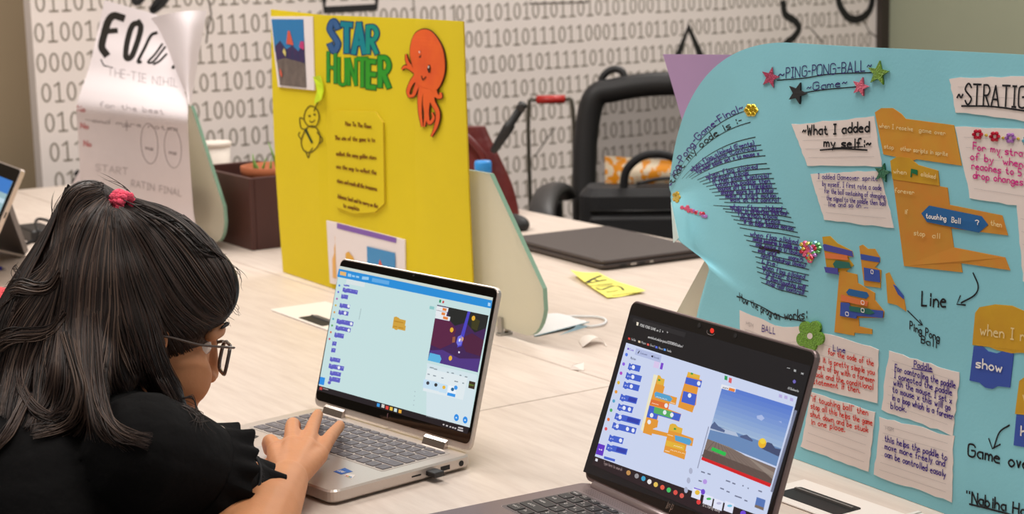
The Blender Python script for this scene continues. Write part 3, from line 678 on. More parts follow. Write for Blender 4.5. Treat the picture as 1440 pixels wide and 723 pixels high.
# gems
def gem_mat(i): return mat('gem_%s' % 'red pink sky gold lilac green'.split()[i], GEMC[i], 0.15, 0.3, spec=0.8)
def gem(q, px, py, r, m, ns=(0, 1)):
    u = bs.inv(px, py); V = []; n = 6; R_ = r*1180
    for f_, z_ in ((1.0, 0.001), (0.6, 0.001+min(r, 0.003)*0.7)):
        for k in range(n): a = 2*math.pi*k/n; w_ = bs.inv(px+R_*f_*math.cos(a), py-R_*f_*math.sin(a), u); V.append(bs.fwd(w_[0], w_[1], z_))
    q.add(V, [tuple(range(n, 2*n))] + [(k, (k+1) % n, n+(k+1) % n, n+k) for k in range(n)], m)
def gemset(name, label, pts):
    q = MB()
    for x, y, r, c in pts: gem(q, x, y, r, gem_mat(c) if isinstance(c, int) else c)
    q.build(name, pt, label=label)
rr = random.Random(5)
hp = [(1140 + 13*(16*math.sin(t)**3)/16*s_, 352 - 14*(13*math.cos(t)-5*math.cos(2*t)-2*math.cos(3*t)-math.cos(4*t))/16*s_, 0.0031, rr.randrange(6)) for s_, n_ in ((1.0, 20), (0.66, 12), (0.3, 6)) for t in np.linspace(0, 2*math.pi, n_, endpoint=False)]
gemset('heart_gem', 'heart of small coloured gems', hp)
gemset('gem_strip', 'strip of pink gems at the left edge', [(961 + 30*t + rr.uniform(-2, 2), 290 + 15*t + rr.uniform(-2.5, 2.5), 0.0026, rr.choice([0, 1, 1, 2, 4, 0])) for t in np.linspace(0, 1, 15)])
gold = mat('gold_foil', (206, 176, 30), 0.25, 0.6, spec=0.8)
gemset('gem_flower', 'gold gem flower at the end of the curved title', [(1056 + 6*math.cos(a), 155 + 5.5*math.sin(a), 0.0038, gold) for a in np.linspace(0, 2*math.pi, 6, endpoint=False)] + [(1056, 155, 0.003, gold)])
gemset('gem_flower', 'gold gem flower at the left edge', [(951 + 3.0*math.cos(a), 277 + 5*math.sin(a), 0.003, gold) for a in np.linspace(0, 2*math.pi, 5, endpoint=False)])
gemset('gem_strip', 'row of red and lilac gem flowers on the magenta note', [(x + 5*math.cos(a), y + 5*math.sin(a), 0.0026, c) for x, y, c in ((1376, 189, 0), (1400, 192, 0), (1422, 194, 4), (1446, 198, 2)) for a in np.linspace(0, 2*math.pi, 6, endpoint=False)] + [(x, y, 0.002, 3) for x, y in ((1388, 190), (1412, 194), (1433, 195))])

# ------------------------------------------------------------------ lilac poster behind it
lp = thing('poster', 'lilac card standing behind the curled corner of the turquoise poster', 'poster', at_z(1010, 380))
mb = MB(); aL = 1.57
c = [at_A(921, 77, aL), at_A(1150, 79, aL), at_A(1150, 420, aL), at_A(1044, 420, aL)]
c2 = [at_A(921, 77, aL), at_A(1150, 79, aL)]
zb = TZ+0.001
def lil(u, v, off=0.0):
    top = c2[0] + (c2[1]-c2[0])*u; B1 = toAB(at_A(1044, 380, aL))[1]; B2 = toAB(c2[1])[1]
    bot = AB(aL, B1 + (B2-B1)*u, zb); p = bot + (top-bot)*v
    return p + np.array([-AX, -AY, 0])*(off - 0.018*math.sin(v*2.2))
G = np.array([[lil(j/10, i/14) for j in range(11)] for i in range(15)])
Gb = np.array([[lil(j/10, i/14, -0.0012) for j in range(11)] for i in range(15)])
mb.grid(G, mat('lilac_card', (176, 144, 184), 0.8, noise=0.05, scale=6), True, th=Gb-G)
mb.build('poster_sheet', lp)

# ------------------------------------------------------------------ yellow trifold board
yb = thing('poster_board', 'bright yellow folded board titled "STAR HUNTER" with an orange octopus', 'poster board', at_z(470, 405))
m_yel = mat('yellow_card', (224, 200, 0), 0.75, noise=0.04, scale=6); m_yelb = mat('yellow_card_edge', (196, 168, 20), 0.8)
ybase = [at_z(398, 383), at_z(467, 406), at_z(586, 441), at_z(668, 466)]
ytoppx = [(381, 14), (455, 22), (584, 27), (651, 31)]
ytop = []
for b_, t_ in zip(ybase, ytoppx):
    p = at_D(t_[0], t_[1], b_[1] + 0.015); ytop.append(p)
def yel(u, v, off=0.0):          # u in 0..3 along the panels, v 0..1
    u_ = min(max(u, 0), 2.9999); k = int(u_); f = u - k
    lo = ybase[k]*(1-f) + ybase[k+1]*f; hi = ytop[k]*(1-f) + ytop[k+1]*f
    e = ybase[k+1]-ybase[k]; n = np.array([e[1], -e[0], 0]); n /= np.linalg.norm(n)
    if n@(-lo[:3]*np.array([1, 1, 0])) < 0: n = -n
    p = lo + (hi-lo)*v; return p + n*(off + 0.006*math.sin(v*3.1)*(1 if k == 0 else 0.3)) + np.array([0, 0, 0.001])
ys = Surf(yel, (1.5, 0.5))
mb = MB()
us = np.concatenate([np.linspace(k, k+1, 8)[:-1] for k in range(3)] + [[3.0]])
G = np.array([[yel(u, v) for u in us] for v in np.linspace(0, 1, 16)]); Gb = np.array([[yel(u, v, -0.003) for u in us] for v in np.linspace(0, 1, 16)])
mb.grid(G, m_yel, False, th=Gb-G, mback=m_yelb)
# bubble title
OUT = ink((30, 40, 90))
def bub(ch, p0, p1, h, cin, cout, w1=0.017):
    ys_text(ch, p0, p1, h, w1*1.25, cout, 0.0006); ys_text(ch, p0, p1, h, w1, cin, 0.0010)
def y_metric(px, py, h):
    a = ys.inv(px, py); t = ys.inv(px, py-h, a); return a, t
def ys_text(tx, p0, p1, h, wpx, col, off, jit=0.0):
    st, W = strokes_for(tx, jit)
    for P in st:
        Q = []; g = None
        for x, y in P:
            px = p0[0] + (p1[0]-p0[0])*x/W; py = p0[1] + (p1[1]-p0[1])*x/W - h*y/6.0
            Q.append((px, py))
        ypx(Q, wpx, col, off)
def ypx(Q, wpx, col, off, smooth=False, closed=False):       # stroke of width wpx (photo pixels) on the board
    Q = np.array(Q, float)
    if smooth: Q = crom(Q, 6, closed)
    if closed: Q = np.concatenate([Q, Q[:1]])
    r = ribbon2d(Q, wpx)
    if r is None: return
    a, b = r; g = None; V = []
    for p in list(a) + list(b): g = ys.inv(p[0], p[1], g if g is not None else (1.3, 0.7)); V.append(ys.fwd(g[0], g[1], off))
    n = len(a); mb.add(V, [(i, n+i, n+i+1, i+1) for i in range(n-1)], col)
for ch, p0, p1, h, c, wd in (('S', (465, 70), (475, 72), 40, (58, 98, 150), 8), ('T', (482, 72), (494, 73), 38, (20, 132, 150), 8), ('A', (498, 74), (513, 74), 40, (18, 136, 148), 8), ('R', (518, 74), (530, 74), 36, (20, 146, 130), 7),
                         ('H', (462, 114), (472, 116), 40, (52, 148, 56), 4.5), ('U', (477, 118), (487, 119), 36, (48, 150, 40), 4.5), ('N', (491, 119), (501, 119), 36, (50, 152, 40), 4.5), ('T', (504, 121), (516, 121), 38, (52, 154, 40), 5.5), ('E', (518, 122), (527, 123), 36, (54, 156, 40), 7), ('R', (535, 121), (547, 122), 40, (50, 156, 44), 7)):
    oc = ink((34, 70, 110)) if h and p0[1] < 90 else ink((40, 110, 40))
    ys_text(ch, p0, p1, h, wd*1.3, oc, 0.0006); ys_text(ch, p0, p1, h, wd*0.85, ink(c), 0.0010)
# the small pencilled figure and the written panel
PEN = ink((92, 78, 10)); BRN = ink((130, 84, 12))
ypx([(437, 149), (446, 154), (449, 166), (444, 178), (434, 177), (428, 168), (430, 156)], 1.6, PEN, 0.0006, True, True)
ypx([(443, 178), (450, 190), (448, 204), (438, 214), (428, 212), (424, 198), (432, 180)], 1.6, PEN, 0.0006, True, True)
ypx([(430, 182), (437, 196), (439, 200)], 3.2, ink((40, 60, 30)), 0.0008); ypx([(428, 168), (422, 166), (424, 180), (432, 182)], 1.5, PEN, 0.0006, True); ypx([(424, 196), (420, 190), (422, 186)], 1.5, PEN, 0.0006, True)
ypx([(430, 212), (434, 222), (436, 214), (440, 208)], 1.5, PEN, 0.0006, True); ypx([(446, 186), (454, 196), (450, 202)], 1.5, PEN, 0.0006, True); ypx([(442, 156), (446, 146), (450, 140)], 1.5, PEN, 0.0006, True)
for x, y in ((435, 163), (442, 161)): ypx([(x, y), (x+1.5, y)], 2.4, PEN, 0.0008)
ypx([(436, 170), (439, 172), (443, 169)], 1.4, PEN, 0.0006, True)
mb.build('board', yb)
q0 = mb
# written yellow note
mb = MB(); Q = [ys.inv(*p) for p in [(472, 158), (533, 158), (541, 290), (475, 290)]]
ys.poly_px(mb, [(468, 160), (475, 156), (530, 157), (541, 172), (543, 286), (530, 298), (500, 300), (474, 290)][::-1], m_yel, 0.004, side=0.0035, ms=m_yelb)
for tx, p0, p1 in (('How To The Game', (489, 176), (525, 180)), ('The aim of the game is to', (474, 196), (530, 199)), ('collect the many golden stars', (476, 218), (532, 224)), ('use the map to collect the', (476, 236), (532, 245)), ('stars and reach all the treasures', (477, 256), (533, 268)), ('Advance level and to carry on the', (478, 278), (534, 292)), ('to complete', (486, 291), (508, 296))):
    ys_text(tx, p0, p1, 5.5, 1.1, BRN, 0.0046, 0.2)
mb.build('written_note', yb, label='yellow note with lines of brown handwriting')
# octopus cut-out
mb = MB(); OC = mat('octopus_orange', (236, 98, 20), 0.7, rgb2=(226, 84, 24), scale=20); OK = ink((60, 26, 14))
head = [(598, 41), (587, 46), (581, 58), (579, 74), (582, 90), (585, 102), (584, 112), (592, 120), (604, 124), (612, 128), (620, 122), (626, 108), (628, 92), (625, 70), (617, 54), (608, 44)]
tent = [([(588, 100), (578, 92), (574, 84), (573, 76)], [8, 5, 4, 2]), ([(586, 100), (577, 95), (571, 94), (567, 98)], [7, 4.5, 4, 2]), ([(588, 108), (581, 116), (576, 128), (578, 137)], [9, 6, 5, 3]), ([(592, 114), (588, 122), (583, 134), (576, 134)], [9, 6, 4.5, 3]),
        ([(597, 118), (593, 136), (593, 158), (596, 178)], [9, 6.5, 5, 2.5]), ([(603, 120), (600, 142), (601, 160), (599, 178)], [9, 6, 4.5, 2]), ([(608, 122), (604, 142), (603, 160), (606, 173), (612, 166), (610, 158)], [9, 6.5, 5, 4.5, 4, 2]), ([(612, 120), (610, 140), (618, 158), (616, 176), (609, 192)], [10, 7, 6, 5, 2]), ([(612, 124), (616, 134), (622, 136), (622, 130)], [8, 6, 5, 3])]
for grow, m_, o_, sd in ((2.4, OK, 0.0022, 0.0019), (0, OC, 0.0030, 0.0008)):
    for i, (pts, wd) in enumerate(tent): ys.stroke_px(mb, pts, 1, m_, o_ + 0.00008*i, taper=[x + grow for x in wd])
    cx, cy = 604, 84; Q = []; g = None
    for p in crom(head, 3, True):
        d = p - np.array([cx, cy]); p = p + d/np.linalg.norm(d)*grow*0.5; g = ys.inv(p[0], p[1], g if g is not None else (2.2, 0.8)); Q.append(g)
    ys.poly_uv(mb, Q[::-1], m_, o_ + 0.0008, side=sd)
for x, y in ((594, 75), (607, 96)):
    ys.stroke_px(mb, [(x, y-5), (x-0.5, y), (x, y+6)], 5, OK, 0.0046, taper=[2, 5, 2.5]); ys.stroke_px(mb, [(x-0.8, y-3), (x-0.8, y-1)], 1.3, ink((240, 236, 230)), 0.0050, False)
ys.stroke_px(mb, [(596, 107), (598, 112), (602, 108)], 1.5, OK, 0.0046)
mb.build('octopus_cutout', yb, label='orange octopus paper cut-out')
mb = MB(); ys.poly_px(mb, [(444, 108), (453, 106), (455, 118), (458, 128), (455, 140), (446, 146), (447, 138), (450, 128), (448, 118)][::-1], mat('lime_tape', (206, 232, 40), 0.5), 0.006, side=0.002); mb.build('tape_strip', yb, label='lime green paper strip')
# printed pictures
def pic(name, quad, layers, label, extra=None):
    global mb
    mb = MB(); Q = [ys.inv(*p) for p in quad]; ys.quad_uv(mb, Q, mat('photo_paper', (236, 226, 226), 0.6), 0.0030, 0.0024, 6)
    for m, poly in layers:
        ys.poly_uv(mb, [((Q[0]*(1-a)+Q[1]*a)*(1-b) + (Q[3]*(1-a)+Q[2]*a)*b) for a, b in poly][::-1], m, 0.0036 + 0.0003*layers.index((m, poly)))
    mb.build(name, yb, label=label)
def PM(nm, rgb, r2=None, sc=60): return mat(nm, rgb, 0.5, rgb2=r2, scale=sc)
B_ = lambda a0, b0, a1, b1: [(a0, b0), (a1, b0), (a1, b1), (a0, b1)]
pic('photo_print', [(382, 23), (441, 23), (444, 127), (393, 122)], [(PM('sea_blue', (44, 124, 182)), B_(0.03, 0.04, 0.80, 0.5)), (PM('reef_navy', (44, 50, 92), (70, 44, 90), 90), [(0.05, 0.42), (0.2, 0.34), (0.34, 0.46), (0.5, 0.40), (0.64, 0.48), (0.8, 0.36), (0.8, 0.64), (0.05, 0.64)]), (PM('sand_grey', (120, 108, 102), (98, 88, 84), 50), [(0.06, 0.62), (0.3, 0.58), (0.8, 0.64), (0.8, 0.97), (0.08, 0.97)]), (PM('coral_orange', (216, 92, 70)), [(0.36, 0.38), (0.42, 0.2), (0.47, 0.2), (0.54, 0.4)]), (PM('coral_pink', (196, 60, 120)), [(0.68, 0.42), (0.72, 0.34), (0.8, 0.34), (0.8, 0.46)]), (PM('fish_yellow', (214, 200, 120)), [(0.25, 0.5), (0.3, 0.44), (0.34, 0.5), (0.32, 0.56)]), (PM('coral_orange', (216, 92, 70)), [(0.12, 0.8), (0.15, 0.72), (0.19, 0.82), (0.16, 0.86)])], 'printed underwater picture at the top left')
pic('photo_print', [(461, 310), (571, 337), (572, 420), (466, 398)], [(PM('violet_bar', (130, 92, 176)), B_(0.02, 0.0, 0.9, 0.09)), (PM('orange_spots', (232, 176, 96)), B_(0.05, 0.2, 0.10, 0.9)), (PM('amber_block', (226, 170, 60)), [(0.24, 0.46), (0.28, 0.42), (0.35, 0.5), (0.35, 0.62), (0.24, 0.62)]), (PM('sea_blue_small', (60, 140, 196)), B_(0.53, 0.26, 0.89, 0.9)), (PM('reef_navy', (44, 50, 92), (70, 44, 90), 90), [(0.53, 0.62), (0.64, 0.56), (0.78, 0.64), (0.89, 0.56), (0.89, 0.9), (0.53, 0.9)]), (PM('coral_orange', (216, 92, 70)), [(0.66, 0.62), (0.7, 0.42), (0.76, 0.62)])], 'printed coding screenshot half hidden by the silver laptop')
mb = q0
# ------------------------------------------------------------------ white curling poster at the far left
wp = thing('poster', 'white paper poster with curled top corner and bold black capitals', 'poster', at_A(190, 300, 1.44))
m_wp = mat('white_poster_paper', (226, 216, 218), 0.8, noise=0.03, scale=5)
wrows = [(318, 100, 276, 1.455), (290, 108, 272, 1.45), (262, 112, 270, 1.44), (235, 112, 268, 1.43), (205, 110, 266, 1.42), (180, 108, 265, 1.41), (158, 108, 264, 1.40), (138, 114, 264, 1.415), (110, 124, 258, 1.45), (80, 132, 254, 1.47), (50, 139, 250, 1.49), (14, 147, 246, 1.50)]
# rows: nominal height in the photo at mid sheet, left and right ends, distance across the table
WR = crom(wrows, 6)
def wsheet(u, v, off=0.0):
    k = v*(len(WR)-1); i = min(int(k), len(WR)-2); f = k-i
    y, l, r, a = WR[i]*(1-f) + WR[i+1]*f
    px = l + (r-l)*u; py = y + (u-0.5)*(10+18*v)
    P = at_A(px, py, a - 0.012*math.sin(u*math.pi)); rr_ = ray(px, py); P = P - rr_/np.linalg.norm(rr_)*off; P[2] = max(P[2], TZ+0.0012+0.002*v); return P
ws = Surf(wsheet, (0.5, 0.6))
mb = MB()
fl = [(266, 146), (260, 128), (248, 100), (236, 68), (224, 42), (212, 26)]; fr = [(268, 150), (271, 128), (276, 98), (281, 66), (286, 38), (290, 15)]
vs_ = np.linspace(0, 1, 67)
def ucut(v):
    k = v*(len(WR)-1); i = min(int(k), len(WR)-2); y, l, r, a = WR[i]*(1-k+i) + WR[i+1]*(k-i)
    if y > 140: return 1.0
    return min(1.0, (np.interp(y, [p[1] for p in fl[::-1]], [p[0] for p in fl[::-1]]) + 9 - l)/(r-l))
G = np.array([[wsheet(u*ucut(v), v) for u in np.linspace(0, 1, 25)] for v in vs_]); Gb = np.array([[wsheet(u*ucut(v), v, -0.0008) for u in np.linspace(0, 1, 25)] for v in vs_])
mb.grid(G, m_wp, True, th=Gb-G)
# the folded-over corner: a cone of paper rolling towards the camera
mid = [(267, 148), (264, 126), (262, 96), (260, 62), (256, 34), (250, 17)]
rows_ = []
FL, FM, FR = crom(fl, 4), crom(mid, 4), crom(fr, 4)
for l, m_, r, v in zip(FL, FM, FR, np.linspace(0, 1, len(FL))):
    a = 1.41 + 0.075*v; row_ = []
    for t in np.linspace(0, 1, 13):
        p = l*(1-t)**2 + (2*m_-(l+r)/2)*2*t*(1-t) + r*t*t; row_.append(at_A(p[0], p[1], a - 0.05*v*math.sin(math.pi*t) - 0.012*(1-t)))
    rows_.append(row_)
G = np.array(rows_); mb.grid(G, m_wp, True, th=np.zeros_like(G) + np.array([AX, AY, 0])*0.0008)
# lower left flap bending forwards
c = [[at_A(114, 236, 1.44), at_A(120, 300, 1.45)], [at_A(100, 262, 1.42), at_A(104, 312, 1.43)], [at_A(84, 282, 1.38), at_A(92, 318, 1.40)]]
G = np.array(c); mb.grid(G.transpose(1, 0, 2)[::-1], m_wp, True, th=np.zeros((2, 3, 3)) + np.array([AX, AY, 0])*0.0008)
def wpx(pts, wd, m, off=0.0014, smooth=True): ws.stroke_px(mb, pts, wd*820, m, off, smooth)
wpx([(172, 25), (160, 22), (152, 30), (146, 50), (143, 66), (149, 76)], 0.0125, m_black); wpx([(150, 44), (163, 43)], 0.009, m_black)
wpx([(196, 32), (186, 36), (179, 58), (177, 80), (185, 79), (194, 56), (198, 38), (194, 31)], 0.0095, m_black)
wpx([(220, 46), (212, 50), (203, 68), (194, 86), (198, 87)], 0.005, m_black); wpx([(228, 62), (218, 76), (208, 87), (216, 86), (232, 66)], 0.0035, m_black); wpx([(234, 76), (224, 86), (216, 90)], 0.0035, m_black); wpx([(246, 92), (243, 95)], 0.005, m_black)
def ws_text(tx, p0, p1, h, wd, col):
    st, W = strokes_for(tx, 0.2)
    for P in st: ws.stroke_px(mb, [(p0[0]+(p1[0]-p0[0])*x/W, p0[1]+(p1[1]-p0[1])*x/W - h*y/6.0) for x, y in P], wd, col, 0.0014, False)
FNT = mat('faint_pencil', (176, 166, 168), 0.9); RDT = ink((196, 120, 124))
for tx, p0, p1, h in (('THE-TIE', (152, 106), (205, 116), 12), ('NIHIL', (214, 118), (250, 122), 11), ('for the best', (140, 150), (230, 160), 7), ('and more notes', (130, 172), (250, 184), 6), ('START', (135, 240), (180, 246), 9), ('RATIN FINAL', (185, 262), (255, 276), 9)):
    ws_text(tx, p0, p1, h, 1.0, FNT)
wpx([(142, 84), (146, 92), (158, 95)], 0.0022, m_black, smooth=False)
wpx([(120, 168), (150, 174)], 0.0012, FNT); wpx([(178, 170), (178, 184)], 0.0014, FNT); wpx([(172, 178), (184, 178)], 0.0014, FNT)
for cx, cy in ((210, 202), (243, 208)):
    wpx([(cx + 12*math.cos(a), cy + 28*math.sin(a) + 4*math.cos(a)) for a in np.linspace(0, 2*math.pi, 17)], 0.0013, FNT); ws_text('ms', (cx-5, cy+8), (cx+5, cy+10), 6, 1.4, FNT)
for x, y in ((112, 154), (117, 178), (121, 203)): ws_text('No', (x-3, y+2), (x+7, y+3), 7, 1.8, RDT)
mb.v = [(x, y, max(z, TZ+0.0008)) for x, y, z in mb.v]
mb.build('poster_sheet', wp)
# cream box holding the sheet's foot (a tape dispenser-like holder in front of it)
hd = thing('paper_holder', 'cream plastic holder at the foot of the white poster, behind the girl\'s hair', 'holder', at_z(186, 322), YAW)
q = MB(); cr = mat('cream_plastic', (218, 204, 188), 0.5)
q.rbox((-0.13, -0.03, 0), (0.05, 0.03, 0.02), 0.008, cr, bev=0.002); q.build('base', hd, False)
q = MB(); q.prism([(-0.03, 0.02), (0.03, 0.02), (0.012, 0.085), (-0.02, 0.085)], -0.12, -0.055, cr, lambda p: (p[2], p[0], p[1])); bevel(q.build('upright', hd, False), 0.004)
q = MB(); q.prism([(-0.028, 0.02), (0.028, 0.02), (0.022, 0.05), (-0.024, 0.05)], -0.045, 0.03, cr, lambda p: (p[2], p[0], p[1])); bevel(q.build('front_rest', hd, False), 0.004)
q = MB(); q.lathe([(0.001, -0.012), (0.012, -0.012), (0.012, 0.012), (0.001, 0.012)], cr, 14, lambda p: (p[2]+0.035, p[0]-0.0, p[1]+0.062), cap=False); q.build('roller', hd, False)

# ------------------------------------------------------------------ brown planter box with a terracotta pot
m_wood = mat('dark_red_wood', (84, 44, 36), 0.5, rgb2=(64, 32, 28), scale=7, stretch=(1, 1, 0.15))
m_wood2 = mat('red_wood_inner', (70, 36, 30), 0.6)
F0 = at_z(355, 353); hw, hd_, hh = 0.30, 0.20, 0.155
pb = thing('planter_box', 'dark red-brown wooden box beside the yellow board', 'planter box', F0, YAW)
# local x along B, y along A; near corner at the origin
def wall_prof(L, h0, h1): return [(0, 0), (L, 0), (L, h1), (L*0.75, h1), (L*0.55, h1*0.99), (L*0.3, h0), (0, h0)]
q = MB(); q.prism([(0, 0), (-hw, 0), (-hw, hh*0.98), (-hw*0.9, hh), (0, hh)][::-1], 0, 0.012, m_wood, lambda p: (p[0], p[2], p[1])); bevel(q.build('front_panel', pb, False), 0.002)
q = MB(); q.prism([(0.012, 0), (hd_, 0), (hd_, hh*0.72), (hd_-0.012, hh*0.93), (hd_-0.04, hh*1.0), (0.012, hh)], -0.012, 0, m_wood, lambda p: (p[2], p[0], p[1])); bevel(q.build('side_panel', pb, False), 0.002)
q = MB(); q.prism([(0.012, 0), (hd_, 0), (hd_, hh*0.72), (hd_-0.012, hh*0.93), (hd_-0.04, hh*1.0), (0.012, hh)], -hw, -hw+0.012, m_wood, lambda p: (p[2], p[0], p[1])); bevel(q.build('side_panel', pb, False), 0.002)
q = MB(); q.box((-hw+0.012, hd_-0.012, 0), (-0.012, hd_, hh*0.72), m_wood2); q.build('back_panel', pb, False)
q = MB(); q.box((-hw+0.012, 0.012, 0), (-0.012, hd_-0.012, 0.01), m_wood2); q.build('floor_panel', pb, False)
pc = F0 + np.array([BX, BY, 0])*(-0.085) + np.array([AX, AY, 0])*0.098
pp = thing('potted_plant', 'terracotta pot with thin green sprouts inside the brown box', 'plant', pc + np.array([0, 0, 0.010]))
terr = mat('terracotta', (176, 98, 58), 0.8, noise=0.15, scale=30)
q = MB(); q.lathe([(0.045, 0), (0.066, 0.135), (0.07, 0.138), (0.072, 0.158), (0.064, 0.158), (0.06, 0.14)], terr, 28); q.build('pot', pp, False)
q = MB(); q.lathe([(0.001, 0.141), (0.058, 0.141)], mat('soil', (70, 50, 40), 1.0, bump=0.6, bscale=200), 20, cap=False); q.build('soil', pp, False)
gr = mat('sprout_green', (110, 150, 60), 0.6)
for x, y, dx, dy, h in ((0.01, 0.0, -0.018, 0, 0.055), (-0.03, 0.0, -0.016, 0.01, 0.022), (-0.028, 0.01, 0.012, 0, 0.02), (-0.01, 0.02, 0.004, 0, 0.018), (-0.04, 0.0, -0.004, 0.004, 0.03)):
    q = MB(); q.tube(crom([(x, y, 0.141), (x+dx*0.4, y+dy*0.4, 0.141+h*0.6), (x+dx, y+dy, 0.141+h+0.012)], 4), [0.0035]*5 + [0.003]*3 + [0.0012], gr, 6) if False else q.tube(np.array([(x, y, 0.141), (x+dx*0.4, y+dy*0.4, 0.141+h*0.6), (x+dx, y+dy, 0.141+h+0.012)]), [0.0036, 0.003, 0.001], gr, 6)
    q.build('leaf', pp, False)
# paper cup behind the box
cp = at_D(303, 221, 4.25); cp[2] = TZ
cu = thing('paper_cup', 'white paper cup standing behind the brown box', 'cup', cp)
q = MB(); hc = at_D(303, 199, 4.25)[2]-TZ; wc = mat('white_paper_cup', (222, 212, 202), 0.7)
q.lathe([(0.001, 0), (0.027, 0), (0.037, hc-0.008), (0.036, hc-0.008), (0.026, 0.004), (0.001, 0.004)], wc, 28, cap=False); q.build('cup_body', cu, False)
q = MB(); q.lathe([(0.036, hc-0.012), (0.040, hc-0.010), (0.041, hc-0.002), (0.037, hc), (0.030, hc-0.001), (0.001, hc-0.003)], wc, 28, cap=False); q.build('lid', cu, False)

# ------------------------------------------------------------------ water bottle with blue cap
bp_ = at_z(686, 302, 0); bp_ = at_D(681, 300, 3.75); bp_[2] = TZ
bo = thing('water_bottle', 'clear plastic water bottle with a bright blue cap', 'bottle', bp_)
m_cl = mat('clear_plastic', (225, 232, 236), 0.06, trans=0.85, spec=0.5); hb_ = at_D(680, 243, 3.75)[2]-TZ
q = MB(); q.lathe([(0.001, 0.002), (0.028, 0.0), (0.032, 0.006), (0.032, 0.05), (0.029, 0.06), (0.032, 0.07), (0.032, hb_-0.06), (0.030, hb_-0.045), (0.015, hb_-0.008), (0.0125, hb_)], m_cl, 28, cap=False); q.build('bottle_body', bo, False)
q = MB(); q.lathe([(0.0335, 0.055), (0.0335, hb_-0.075)], mat('bottle_label', (58, 120, 190), 0.4), 28, cap=False); q.build('bottle_label', bo, False)
q = MB(); q.lathe([(0.016, hb_-0.004), (0.0185, hb_-0.002), (0.0185, hb_+0.022), (0.0165, hb_+0.026), (0.001, hb_+0.026)], mat('blue_cap', (48, 146, 226), 0.4), 28, cap=False); q.build('cap', bo, False)

# ------------------------------------------------------------------ closed dark laptop
m_dk = mat('dark_grey_metal', (74, 66, 64), 0.45, 0.4, noise=0.05, scale=300)
Fc = at_z(848, 381.5)
cl = thing('closed_laptop', 'closed dark grey laptop lying near the desk divider', 'laptop', Fc, YAW+math.radians(-3))
W_, D_ = 0.365, 0.248
q = MB(); q.rbox((-W_, 0, 0.003), (0, D_, 0.0115), 0.012, m_dk, bev=0.002); q.build('base', cl, False)
q = MB(); q.rbox((-W_, 0, 0.0125), (0, D_, 0.020), 0.012, m_dk, bev=0.002); q.build('lid', cl, False)
q = MB(); q.box((-W_+0.02, D_-0.014, 0.0115), (-0.02, D_-0.004, 0.0125), m_black); q.build('hinge', cl, False)
for i, (y0, y1, m) in enumerate(((0.04, 0.055, m_black), (0.065, 0.078, m_alu), (0.085, 0.098, m_black), (0.11, 0.118, m_alu))):
    q = MB(); q.box((-0.0005, y0, 0.0045), (0.0006, y1, 0.0092), m); q.build('port', cl, False)
for x, y in ((-0.03, 0.03), (-0.03, D_-0.03), (-W_+0.03, 0.03), (-W_+0.03, D_-0.03)):
    q = MB(); q.lathe([(0.001, 0), (0.008, 0), (0.008, 0.003), (0.001, 0.003)], m_black, 12, lambda p, x=x, y=y: (p[0]+x, p[1]+y, p[2]), cap=False); q.build('rubber_foot', cl, False)
# mouse and its cable at the table's far end
mo = thing('computer_mouse', 'small black mouse at the far edge of the table', 'mouse', at_z(722, 322), YAW)
q = MB(); q.ell((0, 0, 0.012), ((0.05, 0, 0), (0, 0.03, 0), (0, 0, 0.022)), m_black); q.v = [(x, y, max(z, 0.0005)) for x, y, z in q.v]; q.build('body', mo, False)
q = MB(); q.lathe([(0.001, -0.003), (0.008, -0.003), (0.008, 0.003), (0.001, 0.003)], m_alu, 12, lambda p: (p[0]-0.028, p[2], p[1]+0.026), cap=False); q.build('scroll_wheel', mo, False)

# ------------------------------------------------------------------ yellow name strip, face mask, paper scraps
ny = thing('name_strip', 'yellow paper name strip with black marker letters', 'paper strip', at_z(850, 405))
tsurf = Surf(lambda u, v, off=0.0: np.array([u, v, TZ + 0.0006 + off]), (0.2, 3.2))
def tpix(px, py): return at_z(px, py, 0.0012)[:2]
def curl(u, v, off=0.0):
    d = 0.018*max(0, (0.150-u))/0.05 if u < 0.150 else 0.004*max(0, u-0.22)/0.03
    return np.array([u, v, TZ + 0.0012 + d*0.8 + 0.0015*math.sin(u*90) + 0.0015 + off])
ns_ = Surf(curl, (0.18, 3.2))
mb = MB(); Q = [tpix(802, 388), tpix(841, 385), tpix(908, 412), tpix(854, 420)]
G = np.array([[curl(*((Q[0]*(1-a)+Q[1]*a)*(1-b) + (Q[3]*(1-a)+Q[2]*a)*b)) for a in np.linspace(0, 1, 6)] for b in np.linspace(0, 1, 16)])
mb.grid(G[::-1], mat('neon_yellow_paper', (246, 238, 112), 0.75), True, th=np.zeros_like(G)+np.array([0, 0, -0.0004]))
KK = ink((40, 40, 22))
kx = lambda x, y: (790 + x/11.08, 375 + y/11.08)
for pts, wd in (([(610, 145), (480, 200), (390, 250)], 0.006), ([(690, 210), (560, 232), (390, 255)], 0.0055), ([(480, 190), (570, 225)], 0.004), ([(790, 268), (620, 285), (450, 300)], 0.0035), ([(545, 345), (620, 362), (720, 330), (820, 305), (910, 320), (965, 370)], 0.004), ([(700, 400), (780, 392), (870, 372)], 0.003), ([(790, 452), (960, 432), (1140, 408)], 0.0032), ([(520, 330), (640, 310), (780, 296)], 0.0025)):
    ns_.line_px(mb, [kx(*p) for p in pts], wd, KK, 0.0006)
mb.build('strip', ny)
mk = thing('face_mask', 'white and pale blue face mask with ear loop beside the desk divider', 'face mask', at_z(785, 462))
m_mask = mat('mask_white', (236, 238, 240), 0.9); m_maskb = mat('mask_blue', (160, 196, 212), 0.9)
Q = [tpix(742, 445), tpix(790, 443), tpix(829, 458), tpix(752, 473)]
